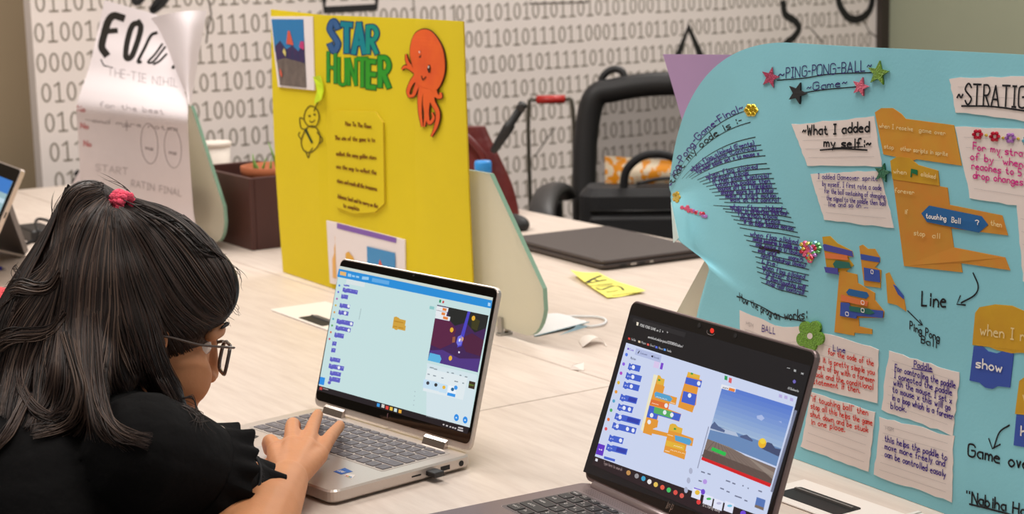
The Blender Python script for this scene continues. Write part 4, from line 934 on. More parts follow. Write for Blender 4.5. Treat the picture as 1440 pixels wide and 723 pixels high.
G = np.array([[np.append((Q[0]*(1-a)+Q[1]*a)*(1-b) + (Q[3]*(1-a)+Q[2]*a)*b, TZ + 0.0015 + 0.012*math.sin(a*math.pi)*math.sin(b*math.pi) + 0.001*math.sin(b*40) + 0.006*b*a) for a in np.linspace(0, 1, 12)] for b in np.linspace(0, 1, 12)])
mb = MB(); mb.grid(G[::-1], m_mask, True, th=np.zeros_like(G)+np.array([0, 0, -0.0014]), mback=m_maskb); mb.build('mask_panel', mk)
mb = MB(); a = [at_z(x, y, z) for x, y, z in ((785, 472, 0.002), (806, 462, 0.006), (812, 457, 0.010), (829, 459, 0.002), (812, 464, 0.002))]
mb.add(a, [(0, 4, 2, 1), (4, 3, 2)], m_maskb); mb.build('folded_edge', mk, label='pale blue turned-up underside')
mb = MB(); mb.tube(crom([at_z(x, y, 0.003) for x, y in ((789, 445), (815, 445), (840, 446), (852, 450), (848, 456), (832, 459), (822, 458))], 6), 0.0022, m_mask, 6); mb.build('ear_loop', mk)
def scrap(label, pts, hts, loc):
    mb = MB(); P = [at_z(x, y, h) for (x, y), h in zip(pts, hts)]; n = len(P)
    c = crom(P, 4, True) if n > 5 else np.array(P)
    n = len(c); m = mat('scrap_paper', (240, 230, 222), 0.85)
    mb.add(list(c) + [p - np.array([0, 0, 0.0006]) for p in c], [tuple(range(n))] + [tuple(range(2*n-1, n-1, -1))] + [(i, n+i, n+(i+1) % n, (i+1) % n) for i in range(n)], m)
    o = mb.build('paper_scrap'); rebase(o, at_z(*loc)); tag(o, label, 'paper scrap', 'paper scraps')
mb = MB(); L_ = crom([at_z(x, y, h) for x, y, h in ((814, 480, 0.001), (818, 474, 0.006), (826, 471, 0.010), (836, 472, 0.009), (846, 478, 0.004), (854, 486, 0.001))], 4); R_ = crom([at_z(x, y, h) for x, y, h in ((819, 488, 0.001), (826, 483, 0.007), (834, 477, 0.011), (841, 475, 0.010), (848, 480, 0.005), (852, 487, 0.001))], 4)
mb.grid(np.array([R_, L_]), mat('scrap_paper', (240, 230, 222), 0.85), True, th=np.zeros((2, len(L_), 3))+np.array([0, 0, -0.0006]))
o = mb.build('paper_scrap'); rebase(o, at_z(832, 486)); tag(o, 'curled white paper scrap, the larger one in front of the face mask', 'paper scrap', 'paper scraps')
scrap('small folded white paper scrap, nearest the table seam', [(801, 519), (805, 513), (821, 509), (821, 521)], [0.001, 0.007, 0.010, 0.001], (812, 520))

# ------------------------------------------------------------------ far side: office chair, bag, maroon bag, hand truck
m_blk = mat('chair_black', (26, 26, 28), 0.55); m_blk2 = mat('chair_plastic', (40, 38, 38), 0.5)
def mesh_fabric():
    m = bpy.data.materials.new('chair_mesh_net'); m.use_nodes = True; nt = m.node_tree; N = nt.nodes; b = N['Principled BSDF']; out = N['Material Output']
    b.inputs['Base Color'].default_value = lin((46, 44, 46))+(1,); b.inputs['Roughness'].default_value = 0.9
    t = N.new('ShaderNodeBsdfTransparent'); mx = N.new('ShaderNodeMixShader'); mx.inputs[0].default_value = 0.55
    nt.links.new(t.outputs[0], mx.inputs[1]); nt.links.new(b.outputs[0], mx.inputs[2]); nt.links.new(mx.outputs[0], out.inputs[0]); return m
m_net = mesh_fabric()
def office_chair(label, loc, rz, seat_z=0.47, top=1.035, bw=0.27):
    """local -y is the chair's front"""
    t = thing('office_chair', label, 'chair', loc, rz, 'black office chairs')
    q = MB(); q.rbox((-0.24, -0.25, seat_z-0.06), (0.24, 0.22, seat_z), 0.06, m_blk, bev=0.015, smooth=False); q.build('seat', t, False)
    arch = [(-bw+0.005, 0.21, seat_z+0.06), (-bw, 0.235, 0.72), (-bw+0.006, 0.25, 0.86), (-bw+0.03, 0.255, 0.96), (-bw+0.085, 0.26, top-0.02), (-0.08, 0.262, top-0.005), (0.08, 0.262, top-0.005), (bw-0.085, 0.26, top-0.02), (bw-0.03, 0.255, 0.96), (bw-0.006, 0.25, 0.86), (bw, 0.235, 0.72), (bw-0.005, 0.21, seat_z+0.06)]
    q = MB(); q.tube(crom(arch, 6), 0.034, m_blk, 10, closed=True); q.build('back_frame', t, False)
    q = MB(); zs = np.linspace(seat_z+0.08, top-0.02, 10)
    G = []
    for z in zs:
        hw_ = np.interp(z, [seat_z, 0.86, 0.96, top-0.02], [bw, bw-0.006, bw-0.03, bw-0.085]); yb_ = np.interp(z, [seat_z, 0.72, 0.86, top], [0.21, 0.235, 0.25, 0.262])
        G.append([(hw_*x, yb_ + 0.02*(1-x*x), z) for x in np.linspace(-1, 1, 9)])
    q.grid(np.array(G), m_net); q.build('back_net', t, False)
    q = MB(); q.tube(crom([(-bw+0.045, 0.265, top-0.04), (-bw+0.05, 0.267, top+0.012), (-bw+0.078, 0.268, top+0.036), (-bw+0.108, 0.267, top+0.028), (-bw+0.115, 0.265, top-0.015)], 5), 0.010, m_blk, 8); q.build('hanger_loop', t, False)
    for s_ in (-1, 1): q = MB(); q.tube([(s_*0.1, 0.2, seat_z-0.03), (s_*0.1, 0.255, seat_z+0.08), (s_*0.1, 0.25, seat_z+0.16)], 0.022, m_blk2, 8); q.build('back_bracket', t, False)
    for s_ in (-1, 1):
        q = MB(); q.tube(crom([(s_*0.235, 0.06, seat_z-0.03), (s_*0.30, 0.06, seat_z-0.01), (s_*0.315, 0.06, 0.62), (s_*0.315, 0.04, 0.705)], 5), 0.017, m_blk2, 8)
        q.build('arm_post', t, False)
        q = MB(); q.tube(crom([(s_*0.315, 0.17, 0.70), (s_*0.317, 0.08, 0.73), (s_*0.317, -0.07, 0.735), (s_*0.310, -0.18, 0.705), (s_*0.30, -0.22, 0.66)], 5), 0.036, m_blk2, 10, flat=0.5); q.build('armrest', t, False)
    q = MB(); q.lathe([(0.03, 0.10), (0.03, 0.30), (0.02, 0.30), (0.02, seat_z-0.06)], m_blk2, 16); q.build('gas_column', t, False)
    for k in range(5):
        a = 2*math.pi*k/5 + 0.3; c_, s_ = math.cos(a), math.sin(a)
        q = MB(); q.tube([(0.02*c_, 0.02*s_, 0.12), (0.28*c_, 0.28*s_, 0.075)], [0.022, 0.015], m_blk2, 8); lg = q.build('base_arm', t, False)
        q = MB(); q.lathe([(0.001, -0.02), (0.028, -0.02), (0.03, 0), (0.028, 0.02), (0.001, 0.02)], m_blk, 14, lambda p, c_=c_, s_=s_: (0.285*c_ + p[0]*c_ - p[2]*s_, 0.285*s_ + p[0]*s_ + p[2]*c_, 0.030 + p[1]), cap=False); q.build('castor', lg, False)
    return t
chc = at_D(934, 400, 4.78); chc[2] = 0
office_chair('black mesh-back office chair holding the black bag, behind the closed laptop', chc - np.array([0, 0.25, 0])*0.9, math.radians(-12), top=1.0)
cloc = np.array([chc[0]-0.03, chc[1]-0.262, 0])
bg = thing('handbag', 'black zipped bag on the office chair with an orange patterned packet in it', 'bag', cloc + np.array([-0.01, 0.0, 0.47]), math.radians(-6))
m_bag = mat('black_nylon', (22, 22, 25), 0.7, bump=0.2, bscale=200)
q = MB(); q.rbox((-0.20, -0.085, 0), (0.22, 0.075, 0.288), 0.05, m_bag, bev=0.02); q.build('bag_body', bg, False)
q = MB(); q.rbox((-0.17, -0.115, 0.02), (0.19, -0.085, 0.22), 0.012, m_bag, bev=0.006); q.build('front_pocket', bg, False)
q = MB(); q.tube([(-0.17, -0.088, 0.232), (0.19, -0.088, 0.232)], 0.004, mat('zip_dark', (12, 12, 13), 0.4), 6); q.build('zip', bg, False)
for y_ in (-0.05,):
    q = MB(); q.tube(crom([(-0.085, y_, 0.275), (-0.075, y_-0.01, 0.335), (-0.03, y_-0.02, 0.372), (0.03, y_-0.02, 0.372), (0.075, y_-0.01, 0.335), (0.09, y_, 0.275)], 6), 0.011, m_bag, 8); q.build('handle', bg, False)
q = MB(); q.tube(crom([(0.2, 0.0, 0.275), (0.12, -0.02, 0.300), (0.02, -0.03, 0.308), (-0.05, -0.04, 0.296)], 6), 0.012, m_bag, 8, flat=0.4); q.build('strap', bg, False)
def packet_mat():
    m = bpy.data.materials.new('orange_check_packet'); m.use_nodes = True; nt = m.node_tree; N = nt.nodes; b = N['Principled BSDF']
    tc = N.new('ShaderNodeTexCoord'); mp = N.new('ShaderNodeMapping'); mp.inputs['Scale'].default_value = (34, 34, 34); mp.inputs['Rotation'].default_value = (0, 0.5, 0)
    nt.links.new(tc.outputs['Object'], mp.inputs[0]); n = N.new('ShaderNodeTexNoise'); n.inputs['Scale'].default_value = 1.3; nt.links.new(mp.outputs[0], n.inputs['Vector'])
    r = N.new('ShaderNodeValToRGB'); nt.links.new(n.outputs['Fac'], r.inputs[0]); r.color_ramp.elements[0].position = 0.48; r.color_ramp.elements[1].position = 0.52
    r.color_ramp.elements[0].color = lin((236, 150, 24))+(1,); r.color_ramp.elements[1].color = lin((232, 214, 186))+(1,)
    nt.links.new(r.outputs[0], b.inputs['Base Color']); b.inputs['Roughness'].default_value = 0.4; return m
pk = thing('snack_packet', 'orange and white patterned packet sticking out of the black bag', 'packet', cloc + np.array([0.0, 0.03, 0.47+0.288]), math.radians(-6))
q = MB()
def pkf(u, v, s_): return ((u-0.5)*0.235 - 0.025, s_*(0.016*math.sin(math.pi*u)*math.sin(math.pi*min(1, v+0.15))), v*0.075 - 0.02*u*v - 0.002)
G = np.array([[pkf(u, v, -1) for u in np.linspace(0, 1, 10)] for v in np.linspace(0, 1, 8)]); Gb = np.array([[pkf(u, v, 1) for u in np.linspace(0, 1, 10)] for v in np.linspace(0, 1, 8)])
q.grid(G, packet_mat(), True, th=Gb-G+np.array([0, 0.002, 0])); q.build('packet', pk, False)
# maroon bag with a black umbrella standing in it
mbp = at_D(688, 250, 4.12); mbp[2] = TZ
rb = thing('shoulder_bag', 'dark maroon bag behind the yellow board and blue-capped bottle', 'bag', mbp, math.radians(-8))
m_mar = mat('maroon_leather', (104, 26, 26), 0.45, noise=0.25, scale=14, bump=0.3, bscale=40)
zt_ = at_D(672, 178, 4.12)[2]-TZ
G = []
for z in np.linspace(0, 1, 12):
    sx = 0.085*(1.15-0.55*z**1.5); sy = 0.05*(1.1-0.7*z)
    G.append([(-0.03 + sx*math.cos(a)*(1+0.05*math.sin(3*a+z*5)) - 0.025*z, sy*math.sin(a)*(1+0.06*math.cos(4*a+z*3)), zt_*z) for a in np.linspace(0, 2*math.pi, 25)])
q = MB(); q.grid(np.array(G), m_mar); q.add([G[-1][i] for i in range(24)], [tuple(range(24))], m_mar); q.add([G[0][i] for i in range(24)], [tuple(range(23, -1, -1))], m_mar); q.build('bag_body', rb, False)
q = MB(); q.tube(crom([(-0.12, 0, zt_*0.93), (-0.08, -0.03, zt_*1.0), (-0.04, -0.05, zt_*0.9), (-0.005, -0.055, zt_*0.7), (0.01, -0.05, zt_*0.45)], 6), 0.008, m_mar, 8); q.build('strap', rb, False)
ub = thing('umbrella', 'folded black umbrella leaning out of the maroon bag', 'umbrella', at_D(697, 212, 4.05))
P0_, P1_ = at_D(693, 214, 4.05), at_D(736, 146, 4.02)
q = MB(); q.tube([P0_ + (P1_-P0_)*t for t in (0, 0.05, 0.5, 0.58, 0.60, 0.94, 1.0)], [0.006, 0.009, 0.013, 0.012, 0.009, 0.010, 0.006], m_blk, 10); q.build('folded_canopy', ub)
q = MB(); q.tube([P1_ + (P1_-P0_)*t for t in (-0.12, 0.0, 0.02)], [0.0105, 0.011, 0.007], m_blk2, 10); q.build('handle', ub)
# hand truck with a red grip
ht0 = at_D(774, 140, 5.0)
hc_ = thing('hand_truck', 'folding hand truck with a red grip against the printed wall', 'hand truck', (ht0[0], ht0[1], 0), math.radians(-4))
zt_ = ht0[2]; hwid = 0.5*(at_D(806, 140, 5.0)[0]-at_D(743, 140, 5.0)[0]); m_ste = mat('dull_steel', (96, 92, 84), 0.4, 0.7)
q = MB(); q.tube(crom([(-hwid, 0, 0.12), (-hwid, 0, 0.6), (-hwid, 0, zt_-0.03), (-hwid+0.022, 0, zt_)], 4), 0.006, m_ste, 8); q.tube([(-hwid+0.02, 0, zt_), (hwid-0.02, 0, zt_)], 0.006, m_ste, 8); q.tube(crom([(hwid-0.022, 0, zt_), (hwid, 0, zt_-0.03), (hwid, 0, 0.6), (hwid, 0, 0.12)], 4), 0.006, m_ste, 8); q.build('handle_frame', hc_, False)
q = MB(); q.tube([(-hwid*0.62, 0, zt_), (hwid*0.66, 0, zt_)], 0.0125, mat('red_grip', (176, 36, 30), 0.4), 10); q.build('grip', hc_, False)
q = MB(); q.box((-hwid-0.05, -0.2, 0.02), (hwid+0.05, 0.0, 0.03), m_ste); q.box((-hwid-0.02, -0.02, 0.03), (hwid+0.02, 0.01, 0.14), m_ste); q.build('toe_plate', hc_, False)
for s_ in (-1, 1):
    q = MB(); q.lathe([(0.001, -0.02), (0.08, -0.02), (0.085, 0), (0.08, 0.02), (0.001, 0.02)], m_blk, 20, lambda p, s_=s_: (s_*(hwid+0.06)+p[2], 0.04+p[0], 0.085+p[1]), cap=False); q.build('wheel', hc_, False)

# ------------------------------------------------------------------ left edge: tent-folded laptop, cable, pink pouch
tp = at_z(14, 352)
tlp = thing('convertible_laptop', 'grey laptop propped up on its dark kickstand at the left edge of the photo', 'laptop', tp)
m_gm = mat('gunmetal', (86, 80, 78), 0.4, 0.5); m_sil = mat('silver_case', (206, 192, 182), 0.32, 0.55, noise=0.03, scale=400)
# screen half: right edge runs from R0 (top) down to R1; it spreads to the left out of the frame
DD = 3.35
R0, R1 = at_D(31, 238, DD), at_z(-38, 404, 0.006)
ex = (R1-R0)/np.linalg.norm(R1-R0); lft = np.array([-0.90, -0.43, 0.0]); lft = lft - ex*(lft@ex); lft /= np.linalg.norm(lft)
lft = at_D(-60, 222, 3.53) - R0; lft = lft - ex*(lft@ex); lft /= np.linalg.norm(lft)
nn = np.cross(ex, lft); nn = nn if nn@(CPOS-R0) > 0 else -nn
TH = lambda p: R0 + lft*p[0] + ex*p[1] + nn*p[2]
hgt = float(np.linalg.norm(R1-R0))
q = MB(); q.prism(rrect(0, 0, 0.31, hgt, 0.008), -0.009, 0, m_sil, TH); q.build('lid', tlp)
q = MB(); q.prism(rrect(0.003, 0.003, 0.307, hgt-0.003, 0.006), 0.0004, 0.001, mat('screen_bezel', (14, 13, 15), 0.12), TH); q.build('bezel', tlp)
q = MB(); z_ = 0.0016
q.add([TH((x, y, z_)) for x, y in ((0.012, 0.028), (0.30, 0.028), (0.30, hgt-0.02), (0.012, hgt-0.02))], [(0, 1, 2, 3)], scr((150, 182, 190)))
q.add([TH((x, y, z_+0.0004)) for x, y in ((0.012, 0.028), (0.30, 0.028), (0.30, 0.055), (0.012, 0.055))], [(0, 1, 2, 3)], scr((56, 120, 196)))
q.add([TH((x, y, z_+0.0004)) for x, y in ((0.012, 0.066), (0.30, 0.066), (0.30, 0.075), (0.012, 0.075))], [(0, 1, 2, 3)], scr((190, 214, 226))); q.build('display', tlp)
q = MB(); q.add([TH((-0.0004, y, z)) for y, z in ((0.088, -0.006), (0.10, -0.006), (0.10, -0.003), (0.088, -0.003))], [(0, 1, 2, 3)], m_black); q.build('port', tlp)
# keyboard half as the rear leg of the tent
K0, K1 = at_D(9, 286, DD+0.035), at_z(36, 360, 0.002)
ek = (K1-K0)/np.linalg.norm(K1-K0); lk = np.array([lft[0], lft[1], 0.0]); lk /= np.linalg.norm(lk); nk = np.cross(ek, lk); nk /= np.linalg.norm(nk); nk = nk if nk@(CPOS-K0) > 0 else -nk
q = MB(); Lk = np.linalg.norm(K1-K0); q.prism(rrect(0, -0.01, 0.29, Lk-0.002, 0.008), -0.012, 0, m_gm, lambda p: K0 + lk*p[0] + ek*p[1] + nk*p[2]); q.build('kickstand', tlp)
ad = thing('power_adapter', 'black power adapter with looped cable on the far left table', 'adapter', at_z(58, 338), YAW)
q = MB(); q.rbox((-0.09, -0.03, 0.0), (0.03, 0.03, 0.028), 0.01, m_blk2, bev=0.004); q.build('adapter_body', ad, False)
q = MB(); q.tube(crom([at_z(x, y, z) for x, y, z in ((62, 334, 0.03), (54, 326, 0.05), (50, 314, 0.06), (54, 308, 0.062), (66, 310, 0.06), (76, 316, 0.05), (70, 322, 0.03), (60, 330, 0.02), (48, 338, 0.006), (30, 345, 0.004))], 6), 0.0032, m_blk, 8); q.build('cable', ad)
pcb = thing('knitted_pouch', 'coral pink knitted pouch at the left edge beside the hair', 'pouch', at_z(-12, 448))
q = MB(); m_cor = mat('coral_knit', (240, 84, 92), 0.9, bump=0.8, bscale=260, noise=0.15, scale=90); c = at_z(-12, 424, 0.024)
q.ell(c, ((0.048, -0.012, 0), (0.014, 0.040, 0), (0, 0, 0.026)), m_cor, 28, 18); q.v = [(x, y, max(z, TZ+0.0005)) for x, y, z in q.v]; q.build('pouch_body', pcb)
pen = thing('pen', 'dark blue pen end at the left edge of the frame', 'pen', at_z(-4, 379))
q = MB(); q.tube([at_z(-30, 372, 0.005), at_z(-2, 377, 0.005), at_z(4, 378, 0.005)], [0.0045, 0.0045, 0.003], mat('pen_blue', (48, 44, 150), 0.3), 10); q.build('barrel', pen)
q = MB(); q.tube([at_z(4, 378, 0.005), at_z(8, 378.6, 0.005)], [0.003, 0.0012], m_alu, 8); q.build('tip', pen)
# ------------------------------------------------------------------ the two open laptops
def block(s, mb, pts_px, m, off): s.poly_px(mb, pts_px, m, off)
class Laptop:
    def __init__(L, name, label, x, y, yaw, lid, w, dep, lh, zt, m_case, m_lid):
        L.w, L.dep, L.lh, L.zt, L.lid = w, dep, lh, zt, lid
        L.t = thing(name, label, 'laptop', (x, y, TZ), yaw)
        O = np.array([x, y, TZ]); h = np.array([math.cos(yaw), math.sin(yaw), 0]); b = np.array([-math.sin(yaw), math.cos(yaw), 0])
        L.O, L.h, L.b = O, h, b
        L.upv = np.array([0, 0, math.sin(lid)]) - b*math.cos(lid)
        L.nrm = np.cross(h, L.upv)
        L.lidM = lambda p: O + np.array([0, 0, zt]) + h*p[0] + L.upv*p[1] + L.nrm*p[2]
        L.bM = lambda p: O + h*p[0] + b*p[1] + np.array([0, 0, p[2]])
        L.face = plane_surf(O + np.array([0, 0, zt]), h, L.upv); L.face.g0 = np.array([w/2, lh/2])
        L.deck = plane_surf(O + np.array([0, 0, zt]), h, b); L.deck.g0 = np.array([w/2, -dep/2])
        q = MB(); q.rbox((0, -dep, 0.003), (w, 0.006, zt), 0.013, m_case, L.bM, seg=5, bev=0.0022); L.base = q.build('base', L.t)
        for fx, fy in ((0.03, -0.02), (w-0.03, -0.02), (0.03, -dep+0.025), (w-0.03, -dep+0.025)):
            q = MB(); q.rbox((fx-0.018, fy-0.004, 0), (fx+0.018, fy+0.004, 0.003), 0.003, m_black, L.bM); q.build('rubber_foot', L.t)
        q = MB(); q.prism(rrect(0, 0.004, w, lh, 0.010), -0.0062, 0, m_lid, L.lidM, bev=0.001); L.lidobj = q.build('lid', L.t)
    def bezel(L, m, e=0.0022, y0=0.005):
        q = MB(); q.prism(rrect(e, y0, L.w-e, L.lh-e, 0.008), 0.0001, 0.0006, m, L.lidM); return q.build('screen_bezel', L.t)
    def keyboard(L, rows, x0, x1, y0, y1, m_key, m_well, legend=None, hk=0.0013, gap=0.0032):
        """rows from the hinge side to the user's side; each row a list of (relative width, legend)"""
        q = MB(); q.rbox((x0-0.003, y0-0.003, L.zt+0.0001), (x1+0.003, y1+0.003, L.zt+0.0003), 0.003, m_well, L.bM); kb = q.build('keyboard', L.t)
        tot = sum(r[0] for r in rows); y = y1
        for hrel, keys in rows:
            hh = (y1-y0)*hrel/tot; W = sum(k[0] for k in keys); x = x0
            for kw, kt in keys:
                ww = (x1-x0)*kw/W; q = MB()
                q.rbox((x+gap/2, y-hh+gap/2, L.zt+0.0003), (x+ww-gap/2, y-gap/2, L.zt+hk), 0.0014, m_key, L.bM, seg=2, bev=0.0003)
                if legend and kt:
                    ks = plane_surf(L.O + np.array([0, 0, L.zt+hk]), L.h, L.b)
                    n = len(kt); lw = min(ww*0.5, 0.0026*n); ks.text_uv(q, kt, (x+ww*0.22, y-hh*0.55), (x+ww*0.22+lw, y-hh*0.55), 0.0034, 0.0006, legend, 0.0002, jitter=0)
                    if len(kt) == 1: ks.text_uv(q, random.choice('=-:"+'), (x+ww*0.62, y-hh*0.72), (x+ww*0.72, y-hh*0.72), 0.0026, 0.0005, legend, 0.0002, jitter=0)
                q.build('key', kb); x += ww
            y -= hh
        return kb
QW = [(0.62, [(1, 'esc')] + [(1, 'f%d' % i) for i in range(1, 10)] + [(1, '') for _ in range(5)]),
      (1, [(1, '`')] + [(1, c) for c in '1234567890-='] + [(1.7, 'del')]),
      (1, [(1.5, 'tab')] + [(1, c) for c in 'QWERTYUIOP'] + [(1, '('), (1, ')'), (1.2, '/')]),
      (1, [(1.8, 'caps')] + [(1, c) for c in 'ASDFGHJKL'] + [(1, ':'), (1, '"'), (1.9, 'enter')]),
      (1, [(2.3, 'shift')] + [(1, c) for c in 'ZXCVBNM,./'] + [(2.4, 'shift')]),
      (1, [(1.2, 'ctrl'), (1, 'fn'), (1, ''), (1, 'alt'), (5.2, ''), (1, 'alt'), (1, 'ctrl'), (1, ''), (1, ''), (1, '')])]
m_silver = mat('warm_silver', (212, 200, 190), 0.34, 0.45, noise=0.03, scale=500)
m_taupe = mat('taupe_metal', (128, 112, 112), 0.38, 0.5, noise=0.04, scale=400)
m_glass = mat('screen_black_glass', (12, 11, 12), 0.08, spec=0.5)
m_matte = mat('matt_bezel', (24, 21, 21), 0.35)
m_chrome = mat('polished_hinge', (196, 184, 176), 0.18, 0.85)
# ---- silver laptop used by the girl
L1 = Laptop('laptop', 'silver laptop the girl is typing on, showing coding blocks and a purple game', -0.2718, 2.2800, -0.8448, 1.8487, 0.322, 0.2038, 0.2047, 0.018, m_silver, m_silver)
L1.bezel(m_glass, y0=0.012)
c5 = lambda *p: [(430 + x/3.807, 350 + y/3.807) for x, y in p]
c6 = lambda *p: [(430 + x/3.807, 520 + y/3.807) for x, y in p]
mb = MB(); fs = L1.face
def FP(pts, col, off=0.0010): fs.poly_px(mb, pts, scr(col), off)
def FPo(pts, col, k): fs.poly_px(mb, pts, scr(col), 0.0009 + 0.00012*k)
TL, TR, BR, BL = c5((185, 92))[0], c5((1005, 262))[0], c6((880, 310))[0], c6((72, 85))[0]
FPo([TL, TR, BR, BL], (196, 222, 222), 0)
FPo([BL, BR, c6((868, 345))[0], c6((66, 112))[0]], (30, 24, 28), 1)
FPo(c5((185, 92), (1005, 262), (1002, 277), (181, 107)), (206, 214, 204), 1)
FPo(c5((181, 107), (1002, 277), (996, 320), (172, 150)), (36, 140, 214), 2)
FPo(c5((188, 120), (221, 127), (219, 147), (186, 140)), (226, 180, 110), 3)
for a in ((230, 132, 248, 152), (252, 140, 268, 154), (274, 144, 290, 158), (306, 148, 342, 168)): FPo(c5((a[0], a[1]), (a[2], a[1]+4), (a[2]-2, a[3]), (a[0]-2, a[3]-4)), (150, 200, 236), 3)
FPo(c5((360, 156), (452, 174), (449, 194), (357, 176)), (96, 168, 226), 3)
FPo(c5((980, 288), (994, 291), (992, 309), (978, 306)), (170, 210, 240), 3)
FPo(c5((222, 162), (320, 182), (317, 206), (218, 186)), (216, 226, 226), 1)
# block palette
VI = (92, 92, 190); VI2 = (112, 110, 204)
def cblock(x, y, w, h, col, k=3, dot=True, slope=0.207):
    P = [(x, y), (x+w*0.10, y+w*0.10*slope), (x+w*0.13, y+3+w*0.13*slope), (x+w*0.26, y+3+w*0.26*slope), (x+w*0.3, y+w*0.3*slope), (x+w, y+w*slope), (x+w-h*0.2, y+w*slope+h), (x+w*0.3-h*0.2, y+h+w*0.3*slope), (x+w*0.26-h*0.2, y+h+3+w*0.26*slope), (x+w*0.13-h*0.2, y+h+3+w*0.13*slope), (x+w*0.1-h*0.2, y+h+w*0.1*slope), (x-h*0.2, y+h)]
    return P
for x, y, w, h in ((208, 190, 30, 7), (204, 207, 80, 22), (196, 242, 36, 22), (188, 290, 54, 22), (182, 327, 52, 22), (172, 374, 88, 24), (166, 410, 80, 22), (160, 447, 50, 24), (148, 494, 22, 22), (143, 530, 22, 22), (136, 578, 54, 22), (130, 614, 80, 24), (136, 652, 58, 22), (132, 682, 58, 24)):
    FPo(c5(*cblock(x, y, w, h, VI)), VI, 3)
    for k in range(max(1, int(w/16))):
        xx = x + 7 + k*15
        if xx + 9 < x+w: FPo(c5((xx, y+6+(xx-x)*0.2), (xx+9, y+8+(xx-x)*0.2), (xx+8, y+12+(xx-x)*0.2), (xx-1, y+10+(xx-x)*0.2)), VI2 if k % 2 else (150, 150, 220), 4)
for x, y in ((234, 308), (215, 345), (248, 402), (235, 437), (182, 637)): FPo(c5(*[(x+7*math.cos(-a), y+9*math.sin(-a)) for a in np.linspace(0, 2*math.pi, 10, endpoint=False)]), (232, 236, 240), 5)
FPo(c6(*[(130+9*math.cos(-a), 70+9*math.sin(-a)) for a in np.linspace(0, 2*math.pi, 10, endpoint=False)]), VI, 3)
for i, (x, y, c) in enumerate(((184, 197, (60, 130, 210)), (178, 232, (110, 100, 210)), (171, 268, (170, 80, 170)), (164, 303, (210, 180, 60)), (157, 340, (214, 150, 60)), (151, 376, (70, 170, 190)), (145, 411, (80, 160, 80)), (138, 447, (210, 100, 60)), (131, 483, (200, 80, 90)))): FPo(c5(*[(x+5*math.cos(-a), y+6*math.sin(-a)) for a in np.linspace(0, 2*math.pi, 10, endpoint=False)]), c, 3)
FPo(c6((82, 38), (108, 44), (101, 84), (74, 78)), (40, 140, 226), 3)
FPo(c5((298, 320), (301, 321), (290, 380), (287, 379)), (160, 180, 184), 2)
FPo(c5((476, 366), (488, 363), (502, 370), (508, 376), (540, 384), (535, 412), (540, 414), (536, 440), (496, 431), (492, 436), (480, 433), (478, 428), (467, 426)), (206, 160, 60), 3)
for x, y, w in ((478, 384, 50), (474, 412, 20), (500, 418, 28)): FPo(c5((x, y), (x+w, y+w*0.2), (x+w-1, y+6+w*0.2), (x-1, y+6)), (186, 136, 40), 4)
FPo(c5((668, 306), (692, 311), (690, 327), (665, 322)), (140, 196, 196), 2)
# stage
FPo(c5((720, 272), (730, 274), (727, 290), (717, 288)), (40, 150, 100), 3); FPo(c5((737, 278), (746, 280), (743, 293), (734, 291)), (196, 60, 70), 3)
S0 = (c5((708, 300))[0], c5((983, 358))[0], c5((925, 662))[0], c5((658, 598))[0])
def st(a, b): return tuple((S0[0][i]*(1-a)+S0[1][i]*a)*(1-b) + (S0[3][i]*(1-a)+S0[2][i]*a)*b for i in (0, 1))
def SP(pts, col, k): FPo([st(*p) for p in pts], col, k)
SP([(0, 0), (1, 0), (1, 1), (0, 1)], (64, 34, 84), 3)
SP([(0.22, 0), (1, 0), (1, 0.22), (0.8, 0.34), (0.6, 0.2), (0.4, 0.3), (0.25, 0.2)], (34, 36, 34), 4)
SP([(0, 0.25), (0.3, 0.24), (0.44, 0.36), (0.4, 0.62), (0.2, 0.75), (0, 0.72)], (88, 32, 66), 4)
SP([(0.55, 0.5), (0.75, 0.36), (1, 0.44), (1, 0.72), (0.7, 0.7)], (78, 30, 60), 4)
SP([(0, 0.82), (0.25, 0.76), (0.6, 0.84), (1, 0.76), (1, 1), (0, 1)], (78, 52, 128), 5)
SP([(0.60, 0), (0.65, 0), (0.60, 0.62), (0.52, 0.66)], (74, 66, 190), 6)
SP([(0.70, 0.08), (0.86, 0.12), (0.84, 0.3), (0.72, 0.28)], (58, 56, 24), 5)
for a, b in ((0.73, 0.1), (0.36, 0.38), (0.43, 0.87), (0.58, 0.50)): SP([(a+0.035*math.cos(-t), b+0.035*math.sin(-t)*(1.3)) for t in np.linspace(0, 2*math.pi, 8, endpoint=False)], (230, 176, 50), 7)
SP([(0.40, 0.5), (0.45, 0.48), (0.46, 0.58), (0.41, 0.6)], (150, 90, 60), 6)
SP([(0.50, 0.47), (0.56, 0.43), (0.60, 0.5), (0.59, 0.6), (0.53, 0.63), (0.49, 0.58)], (110, 110, 220), 7); SP([(0.53, 0.5), (0.56, 0.5), (0.56, 0.55), (0.53, 0.55)], (232, 232, 244), 8); SP([(0.56, 0.72), (0.59, 0.72), (0.59, 0.75), (0.56, 0.75)], (226, 220, 240), 7)
SP([(0.02, 0.86), (0.22, 0.86), (0.26, 0.92), (0.24, 1.0), (0.0, 1.0)], (90, 176, 222), 7)
for x, y, w, h in ((708, 306, 62, 22), (704, 330, 58, 22), (702, 350, 78, 22)):
    FPo(c5((x, y), (x+w, y+w*0.2), (x+w-5, y+w*0.2+h), (x-5, y+h)), (226, 230, 234), 7); FPo(c5((x+w*0.52, y+4+w*0.1), (x+w*0.85, y+4+w*0.18), (x+w*0.85-3, y+h-4+w*0.18), (x+w*0.52-3, y+h-4+w*0.1)), (226, 130, 60), 8)
